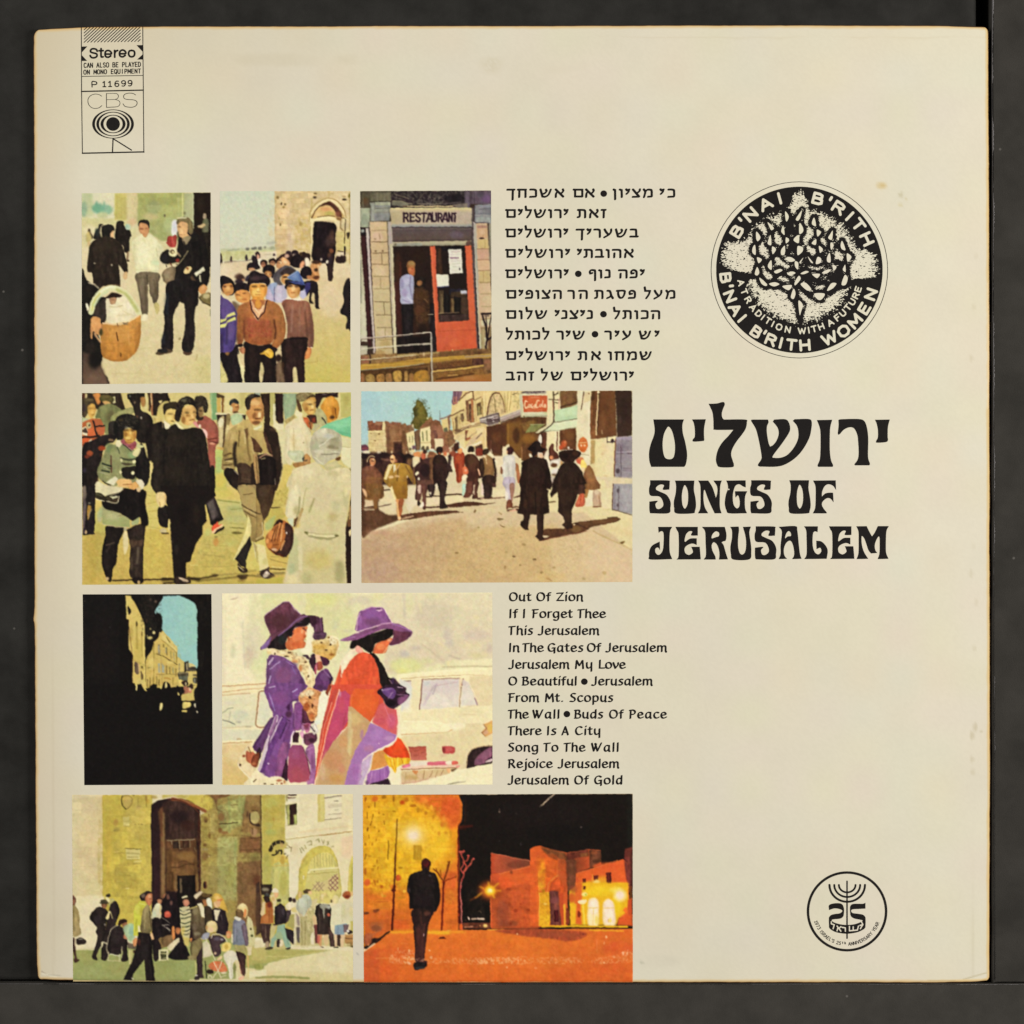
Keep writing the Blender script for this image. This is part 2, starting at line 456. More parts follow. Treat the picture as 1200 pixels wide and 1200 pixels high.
def print_title():
    k = Ink(757, 466, 1047, 664, 4)
    T1, T2, T3, T4, T5, T6 = (755, 465, 8), (900, 465, 8), (755, 555, 8), (880, 555, 8), (755, 608, 8), (900, 608, 8)
    def sh(v, dx, dy): return (v[0] + dx / 8, v[1] + dy / 8, v[2])
    S = "55,62* 225,64 238,85 235,150* 175,150 185,110 150,103 115,125 112,150 150,170 210,200 245,260 245,320 225,372 55,372* 48,340 48,262* 125,255 105,285 115,325 145,330 178,300 170,250 140,215 70,210 48,190 45,140 55,100"
    E = "292,75* 502,75* 502,157* 440,155 450,120 420,118 390,150 380,215 430,185 492,182* 492,245* 450,232 400,250 378,280 385,320 420,338 455,315 450,285 440,262* 520,262* 530,380* 303,382* 322,340 322,150 305,105"
    for v, o, h in [
        (T1, "85,212* 372,212* 358,262 362,340 385,430 402,540 392,625 375,657* 65,657* 48,600 45,520 62,440 88,370 98,310", "228,280 255,310 275,370 288,450 285,530 268,575 230,585 195,570 178,520 172,440 182,360 205,305"),
        (T1, "447,212* 577,210* 562,290 560,360 562,405 548,415 462,420 455,400 473,375 474,310 465,250", ""),
        (T1, "603,65* 680,62 740,48 755,70 740,110 728,150 730,190 745,213* 945,213 962,240 950,300 915,355 865,420 825,490 815,545 830,600 840,635 825,660 710,660 682,635 672,580 690,500 730,430 790,365 835,310* 665,310 650,290 648,220 640,150 620,100", ""),
        (T1, "1002,225 1015,213* 1160,213* 1165,240 1150,280 1150,340 1165,430 1180,467* 1210,450 1240,410 1260,350 1250,290 1205,232* 1218,213* 1320,210 1355,240 1368,300 1350,350 1290,440 1205,555 1225,572 1280,570 1340,545 1400,480 1440,400 1445,330 1430,270 1392,225* 1410,210* 1540,208 1570,235 1565,310 1545,390 1490,490 1420,570 1330,630 1240,655 1080,655* 1065,638 1095,590 1100,560 1090,490 1070,390 1045,300", ""),
        (T2, "458,218* 602,215* 585,280 580,350 580,500 590,590 610,640 605,657* 470,657* 465,640 485,590 492,500 492,340 482,280", ""),
        (T2, "660,218* 690,210 850,208 905,230 930,300 940,400 938,560 955,625 950,643* 815,643* 812,630 840,590 850,530 845,420 835,350 805,295 760,287 710,310 670,352 655,345 662,270", ""),
        (T2, "1002,215* 1142,213* 1125,280 1122,370 1125,405 1105,425 1020,430 1015,412 1030,380 1030,310 1018,250", ""),
        (T3, S, ""), (sh(T3, 948, 0), S, ""), (sh(T5, 990, 8), S, ""),
        (T3, "288,65* 470,65* 465,150 480,230 485,300 475,350 455,373 300,373 280,320 278,260 295,180 298,110", "380,108 405,150 412,220 405,290 380,328 358,290 352,210 362,145"),
        (T3, "505,65* 600,65* 640,130 672,228* 685,180 682,120 648,65* 727,65* 712,120 708,250 710,320 725,372* 660,373* 630,310 595,230 570,160 558,165 556,250 570,320 600,372* 503,373* 525,320 528,200 525,110", ""),
        (T3, "768,65* 950,63* 952,130* 925,120 890,100 855,115 835,170 830,230 838,290 865,325 890,310 895,260 880,205 855,225* 850,165* 965,165* 945,220 945,320 963,372* 800,373 770,345 755,280 765,200 785,140 780,95", ""),
        (T4, "360,62* 545,62* 540,140 555,230 560,300 550,350 530,373 375,373 355,320 353,260 370,180 373,110", "458,105 482,150 490,220 482,290 458,328 435,290 430,210 438,145"),
        (T4, "582,65* 795,63* 798,155* 770,115 725,100 690,120 668,170 665,215* 700,185 745,178 770,180* 775,270* 745,235 710,232 675,260 665,290 680,325 712,365* 700,373 580,373* 602,320 607,220 605,120", ""),
        (T5, "130,75* 262,75* 240,130 238,300 262,378* 60,382 45,350 48,300 75,250 145,212* 148,295* 130,270 105,280 105,315 130,338 160,320 178,270 182,150 170,118 150,120 135,132*", ""),
        (T5, E, ""), (sh(T6, 280, -5), E, ""),
        (T5, "540,75* 755,75* 770,140 765,200 740,212 725,220* 745,250 765,320 785,380* 700,382* 705,340 700,290 680,240 650,220 632,250 640,300 665,350 670,382* 557,382* 578,340 575,220 570,120", "632,182 640,145 670,118 700,130 700,160 670,172"),
        (T5, "805,75* 885,72* 888,110 880,180 880,260 895,320 920,335 945,310 955,250 950,170 925,75* 1000,73* 985,130 1000,240 1003,310 985,380 835,382 812,330 808,260 822,180 822,110", ""),
        (T6, "100,75* 255,68 275,110 290,250 300,330 315,375* 225,378* 245,340 240,270 220,215 195,207 165,235 148,290 155,345 180,375* 100,378* 118,330 118,250 130,140 125,105", "160,182 170,140 192,115 212,130 215,160 185,165"),
        (T6, "338,70* 468,70* 465,125* 440,118 422,140 418,220 425,280 445,320 475,332 500,305 490,272 455,285* 452,205* 500,212 540,250 560,300 550,375* 340,378* 362,330 362,200 358,110", ""),
        (T6, "828,70* 925,68* 950,120 975,165* 1000,130 1030,68* 1133,68* 1110,120 1105,250 1108,320 1130,375* 1028,378* 1045,320 1047,200 1040,165 1020,190 1002,240 1005,290 1025,320* 965,325* 940,290 920,230 900,180 878,165 880,240 900,310 940,375* 830,378* 848,320 850,200 848,120", "")]:
        k.view(*v); k.fill(trace(o))
        if h: k.fill(trace(h), False)
    k.view(*T3); k.ell(792, 148, 8, 7, False)
    return k

def print_hebrew():
    k = Ink(590, 214, 795, 452, 5)
    for base, ws in [
        (231.5, "ךחכשא 594.2 660.8|םא 671.8 696.4|ןויצמ 718.6 764.4|יכ 773.3 790.5"),
        (255.4, "םילשורי 592.6 665.2|תאז 676.5 709.8"),
        (278.3, "םילשורי 592.6 665|ךירעשב 675.4 747.3"),
        (302.1, "םילשורי 592.6 667|יתבוהא 676.5 742.1"),
        (326, "םילשורי 592.6 665.4|ףונ 690 715.2|הפי 724.9 754.6"),
        (350.1, "םיפוצה 593.1 657.8|רה 665.5 688.2|תגספ 696.8 744.8|לעמ 754.6 790.9"),
        (373.8, "םולש 593.1 640.6|ינצינ 650.4 694.4|לתוכה 718.6 773.1"),
        (397.8, "לתוכל 592.9 643|ריש 652.5 684.7|ריע 708.8 739|שי 748.9 771.8"),
        (422, "םילשורי 593.1 667|תא 677.5 703.6|וחמש 712.9 763"),
        (445.8, "בהז 593.3 625|לש 633.8 659|םילשורי 669.2 741.8")]:
        for w in ws.split('|'):
            t, a, b = w.split(); setword(k, HEB, t, float(a), float(b) + .6, base, 2.9, (2.1, 35))
    for x, y in ((707.5, 226.9), (677.7, 320.9), (707.2, 368.2), (697.3, 391.7)): k.ell(x, y, 3.9, 3.8)
    return k

def print_english():
    k = Ink(592, 690, 785, 926, 5)
    for base, ws in [
        (704.3, "Out 596.5 622|Of 628.6 645.2|Zion 652 683.2"),
        (724, "If 596.8 606.4|I 612.8 615.8|Forget 623.8 670.4|Thee 677.3 709.6"),
        (743.8, "This 596.4 624.2|Jerusalem 630.8 702"),
        (763.8, "In 596.5 608.6|The 612.8 636.8|Gates 641.6 683.2|Of 687.8 704|Jerusalem 710 781.4"),
        (783.5, "Jerusalem 596.2 667|My 673.8 694|Love 701.6 732.8"),
        (803, "O 595.8 606|Beautiful 612 675.8|Jerusalem 693.4 764.6"),
        (822.4, "From 596 631.6|Mt. 638.6 660|Scopus 667.8 718.2"),
        (841.8, "The 595.8 619.2|Wall 624 655.6|Buds 673.2 706.4|Of 713.8 730.4|Peace 737.6 781"),
        (861.2, "There 595.8 634.2|Is 641 651.6|A 658 667|City 673.9 703.4"),
        (880.6, "Song 595.4 630.8|To 637.4 654|The 661.2 685.6|Wall 692.8 725"),
        (899.8, "Rejoice 595.6 647.2|Jerusalem 654 725.4"),
        (919, "Jerusalem 595.4 666.4|Of 673 689.6|Gold 696.2 729.4")]:
        for w in ws.split('|'):
            t, a, b = w.split(); setword(k, LAT, t, float(a), float(b) + .4, base, 2.5, (1.3, 28))
    for x, y in ((684.8, 798.8), (664.3, 836.8)): k.ell(x, y, 3.9, 3.8)
    return k

def print_badge():
    k = Ink(93, 31, 171, 183, 5)
    k.stroke([(95.3, 31.6), (95.6, 107), (96.6, 179.6)], .95); k.stroke([(167.3, 31.6), (168, 107), (168.6, 178.6)], .95)
    k.stroke([(95.6, 89.6), (168, 88.4)], .8); k.stroke([(95.6, 107.2), (168, 105.6)], 1.5); k.stroke([(96.6, 179.6), (168.6, 178)], 1.6)
    for i in range(-4, 17):
        a, b = 98.6 + i * 3.95, 49.6 - i * .06
        q = []
        for t in range(60):
            x, y = a + t * .33, b - t * .31
            if 98.4 < x < 164.6 and 32 < y < 50: q.append((x, y))
        if len(q) > 2: k.stroke([q[0], q[-1]], .95)
    k.view(90, 28, 14.12)
    for p in ("85,375 175,372 85,470", "85,520 172,612 85,614", "988,352 1097,350 1097,468", "1097,500 1097,590 998,590"): k.fill(trace(p), True, False)
    for st in ("338,452 325,425 290,412 250,415 228,440 235,468 280,482 325,495 335,525 318,550 275,562 240,553 222,525",
               "402,410 402,530 415,548 435,545|370,445 435,442",
               "470,500 568,497 560,460 520,440 480,455 468,500 480,540 520,552 562,530",
               "626,440 628,550|628,490 645,455 675,440",
               "708,495 806,490 798,452 760,433 720,450 706,493 720,533 760,545 800,522",
               "905,440 870,450 857,490 872,532 908,545 945,530 958,488 945,450 905,438"):
        for t in st.split('|'): k.stroke(trace(t), 2.2, True, True)
    k.view(0, 0, 1)
    for tx, x0, x1, y0, dy, h in (("CAN ALSO BE PLAYED", 98.8, 164.4, 76.6, -1.2, 5.2), ("ON MONO EQUIPMENT", 98.6, 164.4, 84.6, -1.4, 4.9)):
        n = len(tx)
        for i, c in enumerate(tx):
            if c == ' ': continue
            f = i / (n - 1)
            sans(k, c, x0 + 1 + (x1 - x0 - 2) * f, y0 + dy * f, h, 3.1, 1.0)
    for c, x in zip("P11699", (110.6, 122.3, 129, 137, 144.8, 152.4)):
        sans(k, c, x, 98.9 - (x - 110) * .03, 6.2, 7.4 if c == 'P' else 6.6, 1.25, 0, True, True)
    k.view(90, 100, 14.12)
    k.stroke(trace("412,180 370,155 300,145 230,170 190,220 185,275 205,330 250,370 310,383 370,370 415,335"), .7, True, True)
    k.stroke([(490, 135), (492, 365), (640, 358)], .75); k.stroke([(490, 137), (600, 133)], .6); k.stroke([(492, 238), (640, 234)], .6)
    k.stroke(trace("600,133 665,140 690,180 670,220 640,234 695,255 715,300 690,345 640,358"), .65, True, True)
    k.stroke(trace("975,160 930,135 860,130 800,145 775,180 790,220 850,235 930,240 985,260 998,300 975,340 920,362 850,360 795,345 765,305"), .75, True, True)
    for rx, ry, on in ((345, 241, 1), (300, 229, 0), (276, 202, 1), (232, 189, 0), (207, 152, 1), (158, 139, 0), (113, 113, 1)): k.ell(600, 640, rx, ry, bool(on))
    k.stroke([(600, 882), (591, 1105)], 1.4); k.stroke([(603, 884), (905, 1072)], 1.4)
    return k

def print_leaf_emblem():
    k = Ink(831, 210, 1043, 422, 5)
    cx, cy = 936.8, 316.3
    k.ell(cx, cy, 103.8, 103.6); k.ell(cx, cy, 103.1, 102.9, False)
    rs = np.random.RandomState(5)
    # band of black with a furry inner edge, cream field inside
    Y, X = np.mgrid[0:k.H, 0:k.W]
    x = X / k.res + k.x0 - cx; y = cy - (Y / k.res + k.y0)
    r = np.hypot(x, y); th = np.degrees(np.arctan2(y, x)) % 360
    def band(a, b, soft=5): return np.clip((th - a) / soft + .5, 0, 1) * np.clip((b - th) / soft + .5, 0, 1)
    R = np.full(r.shape, 93.5)
    R -= 20.5 * band(97, 156, 9); R -= 20.5 * band(16, 84, 9)
    R -= 30 * band(184, 350, 9); R -= 18 * band(179, 189, 8); R -= 14 * band(345, 353, 8)
    fur = np.repeat(rs.rand(2, 900), 1, 0)
    ang = (th * 2.5).astype(int) % 900
    R = R + (fur[0][ang] - .6) * 6 + (nz(k.H, k.W, 9, rs) - .5) * 5 + (nz(k.H, k.W, 4, rs) - .5) * 4
    disc = np.clip((97.6 - r) * k.res + .5, 0, 1)
    black = np.where(r > R, 1., 0.)
    # fine engraved strokes over the cream field
    g = blur(rs.rand(k.H, k.W), 1)
    gx = box(box(rs.rand(k.H, k.W), 4, 1), 1, 0)
    gx = (gx - gx.mean()) / gx.std()
    edge = np.clip(1 - (R - r) / 9, 0, 1)
    black = np.maximum(black, np.clip((gx - 1.12 + 1.4 * edge) * 2.5 + .5, 0, 1))
    k.m = np.maximum(k.m, blur(disc * black, 1) * (r < 97.6))
    ring = np.clip(1.2 - np.abs(r - 96.4), 0, 1) * 1.4
    k.m = np.maximum(k.m, np.clip(ring, 0, 1))
    # leaves
    k.view(820, 195, 5)
    leaves = [trace(t) for t in """500,262 522,290 514,320 504,318|600,255 590,300 575,320 562,310 580,280|490,345 498,402 478,385 480,365|585,330 606,360 605,385 583,395|505,415 525,432 505,452|582,402 580,450 550,435 558,415|500,465 498,515 478,520 475,495 485,475|575,465 605,475 602,500 575,522 570,495|332,380 357,415 340,440 330,420|398,325 435,360 420,375 408,355|415,400 420,460 398,455 402,430|325,460 328,518 308,505 310,475|425,468 448,485 430,515 423,500|335,532 365,545 345,568|420,548 422,605 402,595 400,575|336,588 350,620 338,640 322,630|350,650 395,690 385,702 360,685|405,688 440,678 468,690 435,704|435,615 470,600 485,610 450,628|500,540 530,530 560,550 530,560|585,560 608,532 600,550 588,568|558,555 578,565 575,605 558,585|512,628 540,615 562,625 530,640|590,628 620,612 640,618 610,632|580,640 592,660 560,698 556,680|485,700 540,695 525,725 500,718|550,715 562,745 550,778 533,765|590,690 620,680 655,720 630,728|578,785 605,810 595,850 585,872|670,745 733,745 715,780 690,780|745,730 770,685 802,685 780,715|660,630 705,630 690,655 670,645|715,625 745,605 770,605 745,628|778,575 802,590 785,612|853,575 855,620 838,605 843,590|850,635 868,655 855,695 830,692|863,508 890,530 870,560 862,545|835,435 855,490 832,485 825,460|780,375 775,430 752,420 765,395|768,445 785,460 772,490 765,470|762,505 768,560 748,560 745,535|672,300 682,350 658,340 660,315|686,370 712,385 690,412|682,425 680,460 655,450|698,465 722,485 705,508|632,525 665,565 650,562|690,530 712,540 708,565 680,572""".split('|')]
    halo = np.zeros_like(k.m); keep = k.m; k.m = halo
    for lf in leaves: k.stroke(lf + [lf[0]], 7.6, True)
    for st, w in (("555,700 560,760 575,830 592,905", 6.5), ("590,905 592,925", 3), ("335,560 340,640 390,700 470,705 545,715", 4.5), ("415,600 440,620 520,640 560,680", 4.5), ("500,520 520,560 565,610 575,640", 4), ("575,520 590,560 570,620", 4), ("865,560 860,680 800,720 720,760 640,730 570,700", 4.5), ("790,600 740,630 660,650 580,660", 4.5), ("700,500 690,570 640,560 590,610", 4), ("775,490 775,600", 4.5), ("500,320 500,460", 4), ("600,330 590,460", 4), ("335,440 330,530", 4), ("420,380 425,600", 4), ("690,400 700,520", 4), ("530,330 545,440", 7), ("540,460 540,520", 7), ("720,680 650,690", 5), ("800,650 740,680", 6), ("650,760 610,720", 6), ("810,560 830,640", 6), ("450,640 420,680", 3)):
        k.stroke(trace(st), w, True, True)
    solid = k.m
    soft = blur(solid, 10) * 1.75 + (nz(k.H, k.W, 3, rs) - .5) * .9 + gx * .14
    k.m = np.maximum(keep, np.maximum(solid, np.clip((soft - .5) * 3 + .5, 0, 1)) * (r < 97))
    # engraved glints between the twigs, then the leaves themselves
    gl = (np.clip((gx - .9) * 2 + .5, 0, 1)) * (solid > .5) * (nz(k.H, k.W, 22, rs) > .74)
    k.m = np.minimum(k.m, 1 - .9 * gl)
    for lf in leaves:
        mx, my = sum(p[0] for p in lf) / len(lf), sum(p[1] for p in lf) / len(lf)
        k.fill([(mx + (x - mx) * .97, my + (y - my) * .95) for x, y in lf], False)
    k.view(0, 0, 1)
    # lettering knocked out of the black
    def ring_text(items, h, wd, w, top):
        for ch, a, rr in items:
            t = math.radians(a)
            x0, y0 = cx + rr * math.cos(t), cy - rr * math.sin(t)
            rot = 90 - a if top else 270 - a
            hh = h
            sans(k, ch, x0, y0, hh, wd * (.9 if ch in 'B' else 1), w, rot, False)
    ring_text([("B", 148.3, 86), ("'", 139.4, 87), ("N", 131.4, 86.6), ("A", 117.2, 86.8), ("I", 105.2, 87), ("B", 75.4, 86.2), ("'", 66, 87), ("R", 57.6, 86.2), ("I", 46.6, 86.2), ("T", 37.2, 87), ("H", 24.6, 87)], 11.4, 14.4, 3.3, True)
    ring_text([("B", 186.1, 87), ("'", 193.4, 86), ("N", 200.9, 87), ("A", 211.6, 88), ("I", 220.5, 88), ("B", 235.2, 88.4), ("'", 241.4, 87.4), ("R", 248, 88.4), ("I", 256, 88.2), ("T", 264, 88.2), ("H", 274.2, 88.4), ("W", 293.8, 87.6), ("O", 305.9, 88.4), ("M", 317.4, 88.6), ("E", 329.2, 88.6), ("N", 341.2, 88.6)], 11, 12.6, 3.2, False)
    ring_text([("A", 192.4, 70), ("T", 201.6, 69.5), ("R", 210.4, 69.5), ("A", 219.2, 70), ("D", 227, 70), ("I", 232.6, 70), ("T", 238.4, 70), ("I", 244, 70.6), ("O", 250.4, 71), ("N", 259, 71.2), ("W", 272.4, 71.4), ("I", 279, 71.4), ("T", 284, 71.2), ("H", 291, 71.2), ("A", 300.4, 71.6), ("F", 308.6, 71.4), ("U", 315.2, 71.8), ("T", 322.2, 71.8), ("U", 328.8, 72.4), ("R", 335.6, 72.6), ("E", 341.8, 72.4)], 6.4, 6.6, 1.75, False)
    return k

def print_anniversary_emblem():
    k = Ink(943, 1018, 1042, 1118, 6)
    k.view(930, 1000, 9.23)
    k.ell(578, 628, 436, 434); k.ell(578, 628, 409, 407, False)
    k.stroke([(578, 302), (578, 918)], 1.75)
    for rx, ry, w in ((192, 182, 2.5), (140, 130, 2.3), (90, 80, 2.2)):
        k.stroke([(580 - rx * math.cos(t * math.pi / 20), 342 + ry * math.sin(t * math.pi / 20)) for t in range(21)], w)
    k.fill(trace("383,562 430,542 500,540 532,560 545,600 545,640 538,680 510,704 460,712 430,716 405,735 385,770 383,700 405,668 450,655 500,648 528,622 495,602 440,596 383,614*"))
    k.fill(trace("612,575 640,548 700,545 750,545 777,534* 777,598* 700,602 640,606 622,622 640,645 700,654 750,664 776,695 777,775 757,735 720,718 660,706 622,682 612,640"))
    k.fill(trace("383,690 400,718 440,748 510,768 578,774 650,768 715,748 757,722 777,690 777,800* 757,822 700,850 640,864 578,870 510,864 450,850 400,822 383,800*"))
    k.fill(trace("412,722 450,712 520,712 560,722 566,760 510,758 450,744"), False); k.fill(trace("590,722 640,712 700,718 745,724 710,742 650,758 590,762"), False)
    k.fill(trace("395,676 430,668 440,700 410,712"), True)
    for st in ("408,740 408,762 440,772 428,815", "470,786 512,842|512,792 492,812|470,838 478,810", "524,800 560,806 560,842", "604,790 604,838 690,830 702,786|645,795 645,832", "718,780 745,772|735,742 750,770 722,815"):
        for t in st.split('|'): k.stroke(trace(t), 1.5, False)
    k.stroke([(578, 702), (578, 918)], 1.75)
    k.view(0, 0, 1)
    cx, cy = 930 + 578 / 9.23, 1000 + 628 / 9.23
    tx = "1973 ISRAEL'S 25th ANNIVERSARY YEAR"
    ad = [({"I": .45, "'": .35, " ": .7, "1": .6, "M": 1.2}).get(c, 1.) for c in tx]
    tot = sum(ad); p = 0
    for c, a in zip(tx, ad):
        ang = 197 + (341 - 197) * (p + a / 2) / tot; p += a
        if c == ' ': continue
        t = math.radians(ang); rr = 38.2 if c not in 'th' else 37.4
        sans(k, c, cx + rr * math.cos(t), cy - rr * math.sin(t), 3.6 if c not in 'th' else 1.8, 2.7 if c not in 'th' else 1.7, .68, 270 - ang)
    return k
INKS = [print_title, print_hebrew, print_english, print_badge, print_leaf_emblem, print_anniversary_emblem]

